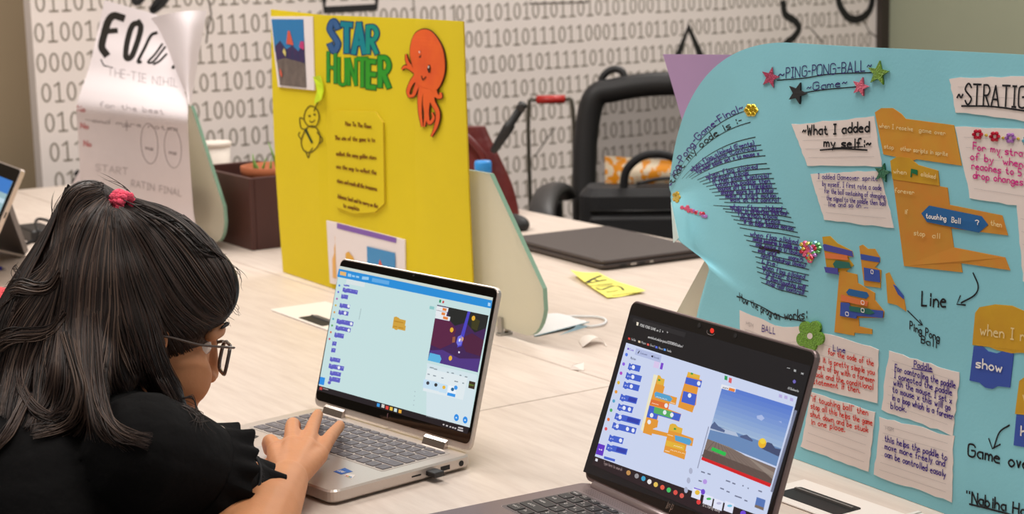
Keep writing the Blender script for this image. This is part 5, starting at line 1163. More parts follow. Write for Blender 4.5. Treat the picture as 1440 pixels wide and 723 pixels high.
# sprite panel
FPo([c5((652, 612))[0], c5((922, 676))[0], BR, (BR[0]-61, BR[1]-15.5)], (210, 226, 232), 1)
FPo(c5((655, 640), (870, 690), (845, 810), (630, 760)), (222, 232, 236), 2)
for x, y, w in ((668, 632, 22), (690, 640, 18), (760, 658, 10), (784, 662, 14), (828, 674, 10), (856, 682, 14), (656, 668, 12), (686, 676, 16), (730, 688, 12), (800, 706, 20), (842, 716, 10)): FPo(c5((x, y), (x+w, y+w*0.2), (x+w-1, y+6+w*0.2), (x-1, y+6)), (140, 152, 160), 3)
for x, y, c in ((658, 72, (60, 60, 70)), (701, 82, (50, 50, 50)), (744, 95, (232, 180, 50)), (790, 106, (40, 100, 140))):
    FPo(c6((x-22, y-22), (x+20, y-12), (x+14, y+34), (x-28, y+24)), (196, 222, 240) if x < 780 else (234, 242, 250), 3)
    FPo(c6(*[(x+9*math.cos(-a), y+10*math.sin(-a)) for a in np.linspace(0, 2*math.pi, 8, endpoint=False)]), c, 4)
FPo(c6((764, 122), (806, 132), (803, 148), (760, 138)), (56, 150, 230), 4); FPo(c6(*[(808+10*math.cos(-a), 97+12*math.sin(-a)) for a in np.linspace(0, 2*math.pi, 10, endpoint=False)]), (60, 150, 230), 5)
FPo(c6((880, 60), (913, 68), (907, 106), (874, 98)), (60, 44, 30), 4); FPo(c6((878, 74), (906, 82), (904, 90), (876, 84)), (90, 110, 40), 5)
for x, y in ((811, 257), (858, 270)): FPo(c6(*[(x+13*math.cos(-a), y+19*math.sin(-a)) for a in np.linspace(0, 2*math.pi, 14, endpoint=False)]), (40, 140, 226), 4); FPo(c6((x-4, y-4), (x+4, y-2), (x+3, y+5), (x-5, y+3)), (210, 230, 246), 5)
for y in (118, 142, 165, 190): FPo(c6((598-y*0.1, y-3), (604-y*0.1, y-2), (603-y*0.1, y+3), (597-y*0.1, y+2)), (170, 190, 196), 3)
# task bar icons
for x, y, c in ((395, 190, (60, 150, 220)), (420, 195, (210, 205, 200)), (442, 204, (220, 70, 60)), (464, 210, (230, 190, 70)), (487, 217, (205, 225, 225)), (511, 224, (230, 170, 60))): FPo(c6((x-8, y-11), (x+7, y-7), (x+5, y+11), (x-10, y+7)), c, 6)
FPo(c6((80, 92), (94, 95), (92, 110), (78, 107)), (200, 70, 60), 6); FPo(c6((98, 98), (126, 106), (125, 111), (97, 103)), (150, 140, 140), 6)
for x, y, w in ((740, 290, 8), (757, 296, 10), (776, 302, 8), (790, 306, 9), (803, 310, 8), (822, 306, 26), (818, 318, 30)): FPo(c6((x, y), (x+w, y+w*0.26), (x+w-2, y+7+w*0.26), (x-2, y+7)), (196, 190, 190), 6)
FPo(c6((440, 240), (444, 232), (447, 233), (443, 256), (440, 262)), (90, 60, 60), 6)
mb.build('display', L1.t)
q = MB(); fs.poly_px(q, c5(*[(580+5*math.cos(-a), 143+6*math.sin(-a)) for a in np.linspace(0, 2*math.pi, 10, endpoint=False)]), mat('lens_grey', (60, 58, 62), 0.1), 0.0010, side=0.0004); q.build('camera_lens', L1.t)
L1.keyboard(QW, 0.0225, 0.2985, -0.1125, -0.0135, mat('key_grey', (104, 99, 103), 0.55), mat('key_well', (176, 166, 158), 0.5), legend=mat('key_legend', (176, 174, 176), 0.6))
q = MB(); q.rbox((0.105, -0.193, 0.0181), (0.215, -0.126, 0.0183), 0.004, mat('touchpad_grey', (190, 182, 178), 0.4, 0.2), L1.bM); q.build('touchpad', L1.t)
for x in (0.052, 0.262):
    q = MB(); q.prism([(-0.0075, 0.0181), (0.0, 0.0181), (0.0, 0.0285), (-0.0035, 0.0262)], x-0.021, x+0.021, m_chrome, lambda p: L1.bM((p[2], p[0], p[1]))); q.build('hinge', L1.t)
dk = L1.deck
def sticker(P, layers, label, name='sticker'):
    q = MB(); Q = [dk.inv(*p) for p in P]; dk.quad_uv(q, Q, layers[0], 0.00035, 0.0003, 1)
    for m, poly in layers[1:]: dk.poly_uv(q, [((Q[0]*(1-a)+Q[1]*a)*(1-b) + (Q[3]*(1-a)+Q[2]*a)*b) for a, b in poly][::-1], m, 0.0005)
    return q, Q
c3 = lambda x, y: (270 + x/3.952, 540 + y/3.952)
q, Q = sticker([c3(850, 468), c3(893, 488), c3(830, 504), c3(786, 488)], [mat('sticker_blue', (24, 92, 178), 0.4)], '')
dk.text_uv(q, 'CORE', Q[3]*0.75+Q[0]*0.25 + (Q[2]-Q[3])*0.12, Q[3]*0.75+Q[0]*0.25 + (Q[2]-Q[3])*0.8, 0.004, 0.0009, WHI, 0.0005, 0.0); q.build('sticker', L1.t, label='blue processor sticker')
q, Q = sticker([c3(862, 498), c3(909, 508), c3(888, 528), c3(846, 514)], [mat('sticker_pearl', (226, 214, 206), 0.4)] + [(mat('sticker_c%d' % i, c, 0.4), [(0.1+i*0.2, 0.62), (0.28+i*0.2, 0.62), (0.28+i*0.2, 0.9), (0.1+i*0.2, 0.9)]) for i, c in enumerate(((200, 80, 60), (214, 150, 60), (90, 150, 80), (60, 120, 190)))], ''); q.build('sticker', L1.t, label='pearl sticker with small coloured squares')
q, Q = sticker([c3(130, 275), c3(202, 248), c3(352, 300), c3(200, 342)], [mat('info_label', (232, 224, 220), 0.5)], '')
for k in range(5):
    f = 0.2+0.15*k; a = Q[0]*(1-f)+Q[3]*f; b = Q[1]*(1-f)+Q[2]*f; dk.line_uv(q, [a+(b-a)*0.1, a+(b-a)*0.55], 0.0006, m_rule, 0.0005)
dk.poly_uv(q, [Q[1]*0.25+Q[2]*0.6+Q[3]*0.15 + d for d in (np.array([-0.009, -0.006]), np.array([0.007, -0.006]), np.array([0.007, 0.006]), np.array([-0.009, 0.006]))], mat('label_grey', (120, 112, 110), 0.6), 0.0005); q.build('sticker', L1.t, label='white information label at the left of the palm rest')
q, Q = sticker([c3(200, 250), c3(228, 247), c3(372, 292), c3(350, 304)], [mat('black_strip', (44, 40, 40), 0.5)], '')
dk.text_uv(q, 'PERFORMANCE', Q[3]*0.6+Q[0]*0.4 + (Q[2]-Q[3])*0.08, Q[3]*0.6+Q[0]*0.4 + (Q[2]-Q[3])*0.9, 0.0025, 0.0005, m_note, 0.0005, 0.0); q.build('sticker', L1.t, label='black strip sticker')
rs = plane_surf(L1.O + L1.h*L1.w, L1.b, np.array([0, 0, 1.0]))
def port1(name, y0, y1, z0, z1, m, rnd=False):
    q = MB()
    pts = rrect(y0, z0, y1, z1, min((z1-z0), (y1-y0))*0.45, 4) if rnd else [(y0, z0), (y1, z0), (y1, z1), (y0, z1)]
    rs.poly_uv(q, pts, m, 0.0005, side=0.0008); q.build(name, L1.t)
port1('audio_jack', -0.0155, -0.0085, 0.0065, 0.0135, m_black, True); port1('usb_port', -0.044, -0.030, 0.007, 0.0125, m_black); port1('usb_port', -0.066, -0.052, 0.007, 0.0125, m_black); port1('card_slot', -0.088, -0.074, 0.009, 0.0108, m_black, True)
up_ = L1.bM((L1.w+0.0006, -0.059, 0.0065))
ud = thing('usb_receiver', 'small black wireless receiver plugged into the silver laptop\'s side', 'usb receiver', up_, -0.8448)
q = MB(); q.rbox((0, -0.0075, 0), (0.016, 0.0075, 0.0065), 0.0015, m_blk2, bev=0.0008); q.build('plug_body', ud, False); q = MB(); q.box((0.0002, -0.008, 0.001), (0.002, 0.008, 0.0055), m_blk); q.build('collar', ud, False)
# ---- front grey laptop
L2 = Laptop('laptop', 'dark taupe laptop nearest the camera, showing a seaside ball game', 0.0742, 1.9192, -1.0433, 1.9081, 0.323, 0.214, 0.2152, 0.018, m_taupe, m_taupe)
L2.bezel(m_matte, 0.0025, 0.008)
c7 = lambda *p: [(640 + x/2.2385, 400 + y/2.2385) for x, y in p]
c8 = lambda *p: [(820 + x/4.0167, 470 + y/4.0167) for x, y in p]
c9 = lambda *p: [(870 + x/4.8, 410 + y/4.8) for x, y in p]
mb = MB(); fs = L2.face
FPo(c7((555, 95), (1122, 258), (1020, 640), (960, 790), (405, 590)), (26, 24, 25), 0)
FPo(c9((105, 178), (460, 280), (450, 312), (98, 205)), (40, 38, 39), 1)
FPo(c7((541, 184), (1080, 355), (985, 720), (965, 780), (441, 546)), (200, 210, 236), 1)
FPo(c7((441, 541), (760, 655), (985, 738), (960, 800), (434, 568)), (40, 28, 32), 3)
# browser furniture
T7 = fs
def ftext(tx, p0, p1, h, wd, col, k=4): fs.text_px(mb, tx, p0, p1, h, wd, scr(col), 0.0009+0.00012*k, jitter=0.0, vert=False)
ftext('PING PONG GAME on S', c9((150, 236))[0], c9((286, 276))[0], 3.2, 0.0005, (190, 188, 186)); ftext('x   +', c9((300, 276))[0], c9((338, 287))[0], 3.4, 0.0005, (190, 188, 186)); ftext('scratch.mit.edu/projects/1037088540/editor/', c9((204, 314))[0], c9((438, 381))[0], 3.2, 0.0005, (186, 184, 184))
FPo(c9((128, 207), (142, 211), (138, 233), (126, 230)), (224, 214, 196), 4)
for x, y, c, t in ((78, 320, (214, 60, 50), 'YouTube'), (146, 341, (220, 200, 170), 'Maps'), (205, 360, (220, 90, 80), 'Gmail'), (262, 378, (90, 110, 220), 'News'), (318, 395, (90, 150, 230), 'Translate')):
    FPo(c9((x-7, y-9), (x+7, y-5), (x+6, y+9), (x-8, y+5)), c, 4); ftext(t, c9((x+13, y+9))[0], c9((x+42, y+18))[0], 2.8, 0.0004, (170, 168, 168))
ftext('-', c7((1047, 268))[0], c7((1056, 270))[0], 4, 0.0005, (190, 190, 190)); FPo(c7((1070, 268), (1077, 270), (1076, 277), (1069, 275)), (170, 170, 170), 4); ftext('x', c7((1092, 283))[0], c7((1099, 285))[0], 4, 0.0005, (200, 200, 200)); ftext('All Bookmarks', c7((1050, 330))[0], c7((1084, 340))[0], 3, 0.0004, (180, 180, 180))
FPo(c7(*[(1071+5*math.cos(-a), 307+6*math.sin(-a)) for a in np.linspace(0, 2*math.pi, 8, endpoint=False)]), (110, 100, 180), 4)
# editor tabs and palette
FPo(c8((304, 80), (448, 122), (440, 162), (296, 116)), (176, 186, 222), 2)
ftext('Code', c8((268, 92))[0], c8((290, 98))[0], 2.6, 0.0004, (110, 80, 190)); ftext('Costumes', c8((328, 112))[0], c8((366, 122))[0], 2.6, 0.0004, (110, 116, 150)); ftext('Sounds', c8((404, 134))[0], c8((434, 143))[0], 2.6, 0.0004, (110, 116, 150))
FPo(c8((256, 78), (266, 80), (264, 90), (254, 88)), (110, 70, 190), 3); FPo(c8((322, 94), (326, 97), (316, 112), (312, 109)), (40, 40, 60), 3); FPo(c8((390, 122), (402, 122), (400, 134), (390, 130)), (40, 40, 60), 3)
ftext('Motion', c8((273, 141))[0], c8((302, 149))[0], 3, 0.0005, (90, 96, 120))
for x, y, c in ((250, 117, (80, 120, 226)), (234, 170, (140, 90, 220)), (219, 222, (176, 70, 190)), (205, 275, (220, 180, 50)), (191, 327, (226, 150, 50)), (178, 379, (80, 160, 200)), (163, 431, (80, 170, 90)), (148, 483, (226, 110, 50)), (134, 536, (226, 80, 90))): FPo(c8(*[(x+8*math.cos(-a), y+10*math.sin(-a)) for a in np.linspace(0, 2*math.pi, 12, endpoint=False)]), c, 3)
BLU = (66, 96, 200); BLD = (46, 62, 168)
def b8(x, y, w, h, slope=0.26):
    return c8((x, y), (x+w*0.08, y+w*0.08*slope), (x+w*0.12, y+5+w*0.12*slope), (x+w*0.22, y+5+w*0.22*slope), (x+w*0.27, y+w*0.27*slope), (x+w, y+w*slope), (x+w-h*0.28, y+w*slope+h), (x+w*0.27-h*0.28, y+h+w*0.27*slope), (x+w*0.22-h*0.28, y+h+5+w*0.22*slope), (x+w*0.12-h*0.28, y+h+5+w*0.12*slope), (x+w*0.08-h*0.28, y+h+w*0.08*slope), (x-h*0.28, y+h))
for x, y, w, dots, dark in ((266, 164, 66, (0.42,), 0), (252, 216, 86, (0.45,), 0), (238, 268, 88, (0.5,), 0), (220, 338, 94, (), 1), (206, 392, 84, (0.42, 0.78), 0), (190, 446, 142, (0.2,), 1), (176, 498, 132, (0.2, 0.64, 0.88), 0), (156, 568, 80, (0.82,), 0), (142, 620, 116, (), 1)):
    FPo(b8(x, y, w, 34), BLU, 3)
    if dark: FPo(c8((x+w*0.48, y+6+w*0.12), (x+w*0.95, y+6+w*0.245), (x+w*0.95-8, y+28+w*0.245), (x+w*0.48-8, y+28+w*0.12)), BLD, 4)
    for d in dots: FPo(c8(*[(x+w*d+9*math.cos(-a)-4, y+17+w*d*0.26+12*math.sin(-a)) for a in np.linspace(0, 2*math.pi, 12, endpoint=False)]), (226, 230, 244), 5)
    ftext('go to', c8((x+4, y+22+w*0.02))[0], c8((x+4+min(24, w*0.2), y+22+w*0.02+6))[0], 2, 0.0004, (190, 200, 240), 6)
FPo(c8((124, 690), (186, 708), (184, 722), (122, 704)), BLU, 3)
FPo(c8((92, 618), (130, 630), (116, 690), (76, 678)), (96, 50, 190), 4); ftext('+=', c8((94, 658))[0], c8((112, 662))[0], 3, 0.0006, (230, 220, 246), 5)
# script blocks
YE = (222, 176, 60); OR_ = (224, 150, 52); RO = (220, 110, 50); CY = (84, 160, 204); GR_ = (86, 170, 96)
FPo(c8((404, 228), (426, 234), (350, 556), (330, 540)), (232, 226, 196), 2); FPo(c8((408, 152), (438, 160), (430, 196), (400, 188)), (214, 196, 232), 2); FPo(c8((446, 162), (460, 166), (452, 202), (438, 198)), (120, 70, 200), 3)
FPo(c8((428, 232), (440, 236), (448, 250), (466, 256), (460, 294), (466, 298), (456, 336), (536, 360), (528, 402), (492, 392), (484, 424), (560, 452), (548, 496), (430, 460), (424, 486), (430, 490), (424, 526), (400, 536), (392, 574), (342, 558), (360, 480), (380, 400)), OR_, 3)
FPo(c8((428, 232), (440, 236), (448, 250), (466, 256), (460, 292), (420, 282)), YE, 4)
FPo(c8((408, 336), (418, 326), (496, 350), (510, 368), (498, 384), (412, 358)), CY, 4); FPo(c8((390, 368), (492, 396), (486, 426), (382, 398)), RO, 4)
FPo(c8((380, 404), (404, 410), (560, 454), (548, 494), (428, 460), (422, 484), (364, 470)), BLU, 5); FPo(c8((410, 412), (504, 438), (520, 458), (506, 478), (404, 446)), GR_, 6)
for x, y in ((476, 405), (468, 444), (508, 458), (394, 460), (380, 498)): FPo(c8(*[(x+10*math.cos(-a), y+13*math.sin(-a)) for a in np.linspace(0, 2*math.pi, 12, endpoint=False)]), (228, 232, 240), 7)
FPo(c8((362, 484), (430, 494), (424, 530), (352, 514)), OR_, 6)
FPo(c8((398, 538), (490, 562), (484, 582), (392, 562)), OR_, 4)
FPo(c8((598, 214), (666, 234), (662, 256), (676, 262), (664, 302), (656, 300), (652, 320), (648, 340), (642, 402), (636, 404), (622, 444), (540, 414), (556, 350), (574, 290)), OR_, 3); FPo(c8((598, 214), (666, 234), (662, 256), (592, 238)), YE, 4); FPo(c8((588, 244), (678, 266), (668, 304), (580, 280)), BLU, 4); FPo(c8((572, 322), (648, 342), (636, 406), (560, 384)), BLU, 4)
for x, y in ((660, 280), (608, 348)): FPo(c8(*[(x+10*math.cos(-a), y+13*math.sin(-a)) for a in np.linspace(0, 2*math.pi, 12, endpoint=False)]), (228, 232, 240), 6)
FPo(c8((496, 512), (510, 506), (528, 510), (540, 524), (568, 534), (562, 566), (630, 590), (622, 634), (590, 628), (584, 660), (588, 664), (578, 710), (460, 668), (470, 620), (484, 560)), OR_, 4); FPo(c8((496, 512), (510, 506), (528, 510), (540, 524), (568, 534), (562, 564), (488, 544)), YE, 5); FPo(c8((524, 572), (608, 592), (620, 610), (606, 630), (526, 602)), CY, 5); FPo(c8((476, 600), (580, 632), (576, 660), (470, 630)), (224, 178, 56), 5)
for x, y, w in ((484, 560, 30), (520, 622, 46), (500, 646, 80), (470, 650, 24), (420, 346, 60), (396, 382, 36), (500, 378, 24)): ftext('nnnn', c8((x, y+12))[0], c8((x+w, y+12+w*0.28))[0], 2, 0.0004, (246, 230, 200), 7)
for x, y in ((437, 262), (526, 538), (622, 226)): FPo(c8((x-6, y-8), (x+6, y-4), (x+5, y+5), (x-8, y+3)), (60, 150, 60), 6)
# stage picture
S1 = (c7((846, 317))[0], c7((1068, 386))[0], c7((996, 640))[0], c7((779, 553))[0])
def st2(a, b): return tuple((S1[0][i]*(1-a)+S1[1][i]*a)*(1-b) + (S1[3][i]*(1-a)+S1[2][i]*a)*b for i in (0, 1))
def SQ(pts, col, k): FPo([st2(*p) for p in pts], col, k)
for i in range(10):
    f = i/9; SQ([(0, i*0.055), (1, i*0.055), (1, i*0.055+0.056), (0, i*0.055+0.056)], (int(88+70*f), int(122+60*f), int(204+8*f)), 4)
SQ([(0, 0.52), (1, 0.52), (1, 0.74), (0, 0.72)], (104, 136, 182), 5); SQ([(0, 0.53), (0.35, 0.52), (0.4, 0.56), (0, 0.6)], (176, 190, 214), 6)
SQ([(0.0, 0.55), (0.03, 0.48), (0.10, 0.52), (0.2, 0.54), (0.2, 0.57), (0, 0.58)], (84, 100, 140), 7)
SQ([(0.42, 0.54), (0.5, 0.5), (0.55, 0.52), (0.6, 0.54), (0.6, 0.56), (0.42, 0.56)], (78, 92, 132), 7); SQ([(0.74, 0.56), (0.8, 0.5), (0.86, 0.5), (0.92, 0.54), (1, 0.53), (1, 0.62), (0.74, 0.6)], (66, 76, 110), 7)
SQ([(0, 0.72), (0.3, 0.72), (0.55, 0.75), (1, 0.76), (1, 0.98), (0, 0.98)], (124, 108, 100), 6); SQ([(0.0, 0.72), (0.32, 0.72), (0.6, 0.76), (1, 0.9), (1, 0.82), (0.5, 0.74)][::1], (146, 132, 122), 7)
for k in range(9):
    a = k/8.0; SQ([(0.1+0.25*a, 0.72), (0.106+0.25*a, 0.72), (a*1.0-0.0, 0.95), (a*1.0-0.012, 0.95)], (98, 84, 78), 8)
SQ([(0, 0.86), (1, 0.86), (1, 0.97), (0, 0.97)], (94, 78, 72), 7); SQ([(0, 0.96), (1, 0.955), (1, 1), (0, 1)], (206, 30, 34), 9)
SQ([(0.10, 0.795), (0.30, 0.80), (0.30, 0.845), (0.09, 0.84)], (40, 186, 76), 9)
SQ([(0.735+0.055*math.cos(-t), 0.535+0.06*math.sin(-t)) for t in np.linspace(0, 2*math.pi, 20, endpoint=False)], (232, 178, 40), 9); SQ([(0.735+0.04*math.cos(-t), 0.51+0.035*math.sin(-t)) for t in np.linspace(0, 2*math.pi, 14, endpoint=False)], (238, 206, 60), 10)
SQ([(0.56, 0.24), (0.62, 0.21), (0.67, 0.24), (0.64, 0.28), (0.57, 0.27)], (168, 184, 226), 6); SQ([(0.86, 0.22), (0.9, 0.21), (0.91, 0.23)], (160, 178, 224), 6)
FPo(c7((843, 315), (888, 328), (886, 341), (840, 328)), (226, 228, 236), 8); FPo(c7((867, 326), (886, 331), (884, 340), (865, 335)), (226, 130, 60), 9); ftext('score', c7((847, 327))[0], c7((863, 331))[0], 2.4, 0.0004, (90, 90, 110), 9)
FPo(c7((852, 288), (861, 290), (860, 303), (851, 301)), (40, 150, 80), 5); FPo(c7((866, 294), (875, 297), (873, 313), (864, 309)), (216, 90, 96), 5)
for x, y in ((1028, 352), (1045, 356), (1063, 363)): FPo(c7((x-5, y-6), (x+5, y-3), (x+4, y+7), (x-6, y+4)), (180, 170, 220), 4)
FPo(c7((800, 448), (803, 449), (768, 580), (765, 579)), (150, 156, 180), 4); FPo(c7((1072, 396), (1080, 399), (1004, 656), (996, 653)), (120, 126, 150), 4)
# sprite panel
for x, y, w in ((778, 588, 12), (798, 594, 10), (856, 616, 14), (876, 624, 10), (908, 632, 4), (924, 640, 4), (770, 616, 10), (838, 640, 12), (858, 650, 10), (884, 664, 22), (914, 678, 10), (958, 648, 12)): FPo(c7((x, y), (x+w, y+w*0.34), (x+w-1, y+4+w*0.34), (x-1, y+4)), (110, 116, 140), 4)
for x, y, c in ((766, 656, (226, 186, 60)), (802, 676, (70, 180, 90)), (834, 690, (180, 180, 210)), (868, 698, (110, 190, 220))):
    FPo(c7((x-14, y-16), (x+14, y-6), (x+8, y+24), (x-20, y+14)), (222, 226, 244), 4); FPo(c7(*[(x+8*math.cos(-a), y+(8 if x < 790 else 4)*math.sin(-a)) for a in np.linspace(0, 2*math.pi, 10, endpoint=False)]), c, 5)
FPo(c7(*[(784+7*math.cos(-a), 654+9*math.sin(-a)) for a in np.linspace(0, 2*math.pi, 10, endpoint=False)]), (110, 70, 200), 6); FPo(c7((756, 640), (781, 648), (780, 651), (755, 643)), (120, 90, 210), 6)
FPo(c7(*[(790+7*math.cos(-a), 622+8*math.sin(-a)) for a in np.linspace(0, 2*math.pi, 10, endpoint=False)]), (180, 150, 224), 5)
FPo(c7((953, 670), (981, 680), (974, 713), (946, 702)), (84, 116, 180), 5); FPo(c7((949, 694), (976, 704), (974, 713), (946, 702)), (120, 104, 92), 6)
for x, y in ((745, 588), (738, 618), (730, 648)): FPo(c7(*[(x+6*math.cos(-a), y+10*math.sin(-a)) for a in np.linspace(0, 2*math.pi, 10, endpoint=False)]), (170, 176, 200), 4)
FPo(c7(*[(910+9*math.cos(-a), 722+9*math.sin(-a)) for a in np.linspace(0, 2*math.pi, 12, endpoint=False)]), (110, 70, 210), 5)
# task bar
ftext('Type here to search', c7((470, 566))[0], c7((528, 588))[0], 4, 0.0005, (150, 130, 130), 5)
FPo(c7((446, 548), (453, 551), (451, 559), (444, 556)), (220, 220, 226), 5)
for x, y, c in ((549, 594, (190, 140, 80)), (575, 604, (150, 146, 150)), (596, 612, (60, 160, 200)), (615, 622, (230, 225, 225)), (635, 631, (226, 190, 90)), (656, 640, (224, 90, 70)), (676, 648, (70, 190, 100)), (697, 656, (214, 80, 70)), (717, 666, (214, 90, 80)), (770, 686, (220, 60, 60))): FPo(c7(*[(x+7*math.cos(-a), y+8*math.sin(-a)) for a in np.linspace(0, 2*math.pi, 10, endpoint=False)]), c, 5)
ftext('31°C Partly sunny'.replace('°', ' '), c7((782, 698))[0], c7((836, 718))[0], 4, 0.0005, (180, 170, 170), 5)
mb.build('display', L2.t)
q = MB(); fs.poly_px(q, c9(*[(635+12*math.cos(-a), 266+17*math.sin(-a)) for a in np.linspace(0, 2*math.pi, 14, endpoint=False)]), scr((238, 52, 36)), 0.0012, side=0.0005); q.build('camera_shutter', L2.t, label='red camera shutter')  # shutter glow is added: its red uses the emitting display material
q = MB(); fs.line_px(q, c9((602, 262), (600, 276), (608, 288), (636, 296), (652, 286)), 0.0005, mat('slider_rim', (150, 140, 140), 0.3), 0.0009); q.build('shutter_slider', L2.t)
for x, y in ((548, 230), (792, 300)):
    q = MB(); fs.poly_px(q, c9(*[(x+12*math.cos(-a), y+16*math.sin(-a)) for a in np.linspace(0, 2*math.pi, 12, endpoint=False)]), m_black, 0.0011, side=0.0004); q.build('sensor_window', L2.t)
q = MB(); m_hp = mat('logo_silver', (186, 172, 166), 0.25, 0.6)
for l in (((665, 706), (676, 680)), ((669, 706), (676, 690), (679, 694), (675, 705)), ((676, 717), (686, 692), (690, 695), (686, 708), (680, 709))): fs.line_px(q, c7(*l), 0.0007, m_hp, 0.0009, smooth=False)
q.build('maker_logo', L2.t)
L2.keyboard(QW, 0.026, 0.297, -0.118, -0.026, mat('key_black', (30, 29, 31), 0.5), mat('key_well_dark', (92, 82, 82), 0.5), legend=mat('legend_white', (214, 208, 204), 0.6), gap=0.0028)
q = MB(); dk = L2.deck
q.prism(rrect(0.0225, -0.1215, 0.3005, -0.0225, 0.003), 0.0181, 0.01815, mat('key_frame_light', (186, 174, 176), 0.3, 0.5), L2.bM); q.build('keyboard_frame', L2.t)
q = MB(); q.rbox((0.105, -0.200, 0.0181), (0.215, -0.132, 0.0183), 0.004, mat('touchpad_taupe', (118, 104, 104), 0.4, 0.3), L2.bM); q.build('touchpad', L2.t)
q = MB(); gm = mat('speaker_dots', (84, 74, 74), 0.6)
for i in range(60):
    for j in range(4): x = 0.03 + i*0.0044; y = -0.0085 - j*0.0034; q.add([L2.bM((x+a, y+b, 0.01815)) for a, b in ((0, 0), (0.0016, 0), (0.0016, 0.0012), (0, 0.0012))], [(0, 1, 2, 3)], gm)
q.build('speaker_grille', L2.t)
q = MB(); q.tube([L2.bM((0.022, 0.002, 0.0185)), L2.bM((0.301, 0.002, 0.0185))], 0.0058, mat('hinge_taupe', (150, 134, 134), 0.3, 0.5), 12); q.build('hinge', L2.t)
q = MB(); q.box((0.2985, -0.0275, 0.0181), (0.3, -0.026, 0.0184), WHI, L2.bM); q.build('status_light', L2.t)
# ------------------------------------------------------------------ the girl at the silver laptop
def skin_mat():
    m = mat('warm_skin', (206, 142, 98), 0.55, noise=0.06, scale=40, bump=0.05, bscale=240, spec=0.35)
    b = m.node_tree.nodes['Principled BSDF']; b.inputs['Subsurface Weight'].default_value = 0.12; b.inputs['Subsurface Radius'].default_value = (0.01, 0.004, 0.002); return m
m_skin = skin_mat()
HC = at_D(187, 468, 1.87)
a_ = math.radians(28); tl_ = math.radians(17)
F0_ = np.array([math.cos(a_), math.sin(a_), 0]); Z_ = np.array([0, 0, 1.0]); R_h = np.array([F0_[1], -F0_[0], 0])
Fd = F0_*math.cos(tl_) - Z_*math.sin(tl_); Ud = Z_*math.cos(tl_) + F0_*math.sin(tl_)
H = lambda f, u, r: HC + Fd*f + Ud*u + R_h*r
F33 = np.array([AX, AY, 0]); R33 = np.array([BX, BY, 0])
def remesh(mb, voxel, smooth, name):
    me = mb.mesh(name+'_raw'); o = bpy.data.objects.new(name+'_raw', me); COL.objects.link(o)
    r = o.modifiers.new('r', 'REMESH'); r.mode = 'VOXEL'; r.voxel_size = voxel; r.use_smooth_shade = True
    s = o.modifiers.new('s', 'SMOOTH'); s.factor = 0.5; s.iterations = smooth
    dg = bpy.context.evaluated_depsgraph_get(); ev = o.evaluated_get(dg); me2 = bpy.data.meshes.new_from_object(ev, depsgraph=dg)
    bpy.data.objects.remove(o); bpy.data.meshes.remove(me); me2.name = name
    for p in me2.polygons: p.use_smooth = True; p.material_index = 0
    return me2
def link_mesh(me, name, mats, parent):
    me.materials.clear()
    for m in mats: me.materials.append(m)
    o = bpy.data.objects.new(name, me); COL.objects.link(o); o.parent = parent
    M = Matrix.Identity(4); p = parent
    while p is not None: M = Matrix.LocRotScale(p.location, p.rotation_euler, None) @ M; p = p.parent
    me.transform(M.inverted()); return o
def cap(mb, pts, rad, n=14, k=4):
    """tapered limb: smooth path, rounded ends"""
    P = crom(pts, k); t = np.linspace(0, 1, len(P)); Rr = np.interp(t, np.linspace(0, 1, len(rad)), rad)
    d0 = P[0]-P[1]; d0 /= np.linalg.norm(d0); d1 = P[-1]-P[-2]; d1 /= np.linalg.norm(d1)
    P2 = [P[0]+d0*Rr[0]*0.98, P[0]+d0*Rr[0]*0.7, P[0]+d0*Rr[0]*0.35] + list(P) + [P[-1]+d1*Rr[-1]*0.35, P[-1]+d1*Rr[-1]*0.7, P[-1]+d1*Rr[-1]*0.98]
    R2 = [Rr[0]*0.2, Rr[0]*0.71, Rr[0]*0.937] + list(Rr) + [Rr[-1]*0.937, Rr[-1]*0.71, Rr[-1]*0.2]
    mb.tube(P2, R2, m_skin, n)
pel = np.array([-0.60, 1.60, 0.575])
rs_ = at_D(198, 640, 1.69); ls_ = rs_ - R33*0.30; nk_ = (rs_+ls_)/2 + np.array([0, 0, 0.035])
girl = thing('person', 'girl in a black blouse with half-tied dark hair and glasses, typing on the silver laptop', 'person', (pel[0], pel[1], 0.0))
B = MB(); E_ = lambda c, a, b, c_: B.ell(c, (a, b, c_), m_skin, 24, 16)
# head
E_(H(-0.012, 0.036, 0), Fd*0.092, R_h*0.073, Ud*0.088)
E_(H(0.034, -0.028, 0), Fd*0.056, R_h*0.060, Ud*0.078)
E_(H(0.050, -0.086, 0), Fd*0.028, R_h*0.030, Ud*0.022)
for s_ in (-1, 1):
    E_(H(0.051, -0.034, s_*0.040), Fd*0.034, R_h*0.027, Ud*0.035)
    E_(H(0.012, -0.070, s_*0.046), Fd*0.034, R_h*0.016, Ud*0.024)
    cap(B, [H(0.078, 0.022, s_*0.012), H(0.082, 0.024, s_*0.032), H(0.068, 0.018, s_*0.052)], [0.009, 0.010, 0.008], 10)
    # ear: rim, inner bowl, lobe
    B.tube([H(0.004 + 0.014*math.cos(t) - 0.006, 0.004 + 0.027*math.sin(t), s_*(0.074 + 0.004*math.sin(t) + (0.006 if math.cos(t) < 0 else 0))) for t in np.linspace(0, 2*math.pi, 16, endpoint=False)], 0.0042, m_skin, 8, closed=True)
    E_(H(-0.002, 0.0, s_*0.071), Fd*0.013, R_h*0.004, Ud*0.024); E_(H(0.003, -0.026, s_*0.075), Fd*0.008, R_h*0.0045, Ud*0.010)
cap(B, [H(0.086, 0.012, 0), H(0.095, -0.012, 0), H(0.099, -0.030, 0)], [0.008, 0.008, 0.0092], 10)
for s_ in (-1, 1): E_(H(0.094, -0.033, s_*0.010), Fd*0.009, R_h*0.007, Ud*0.007)
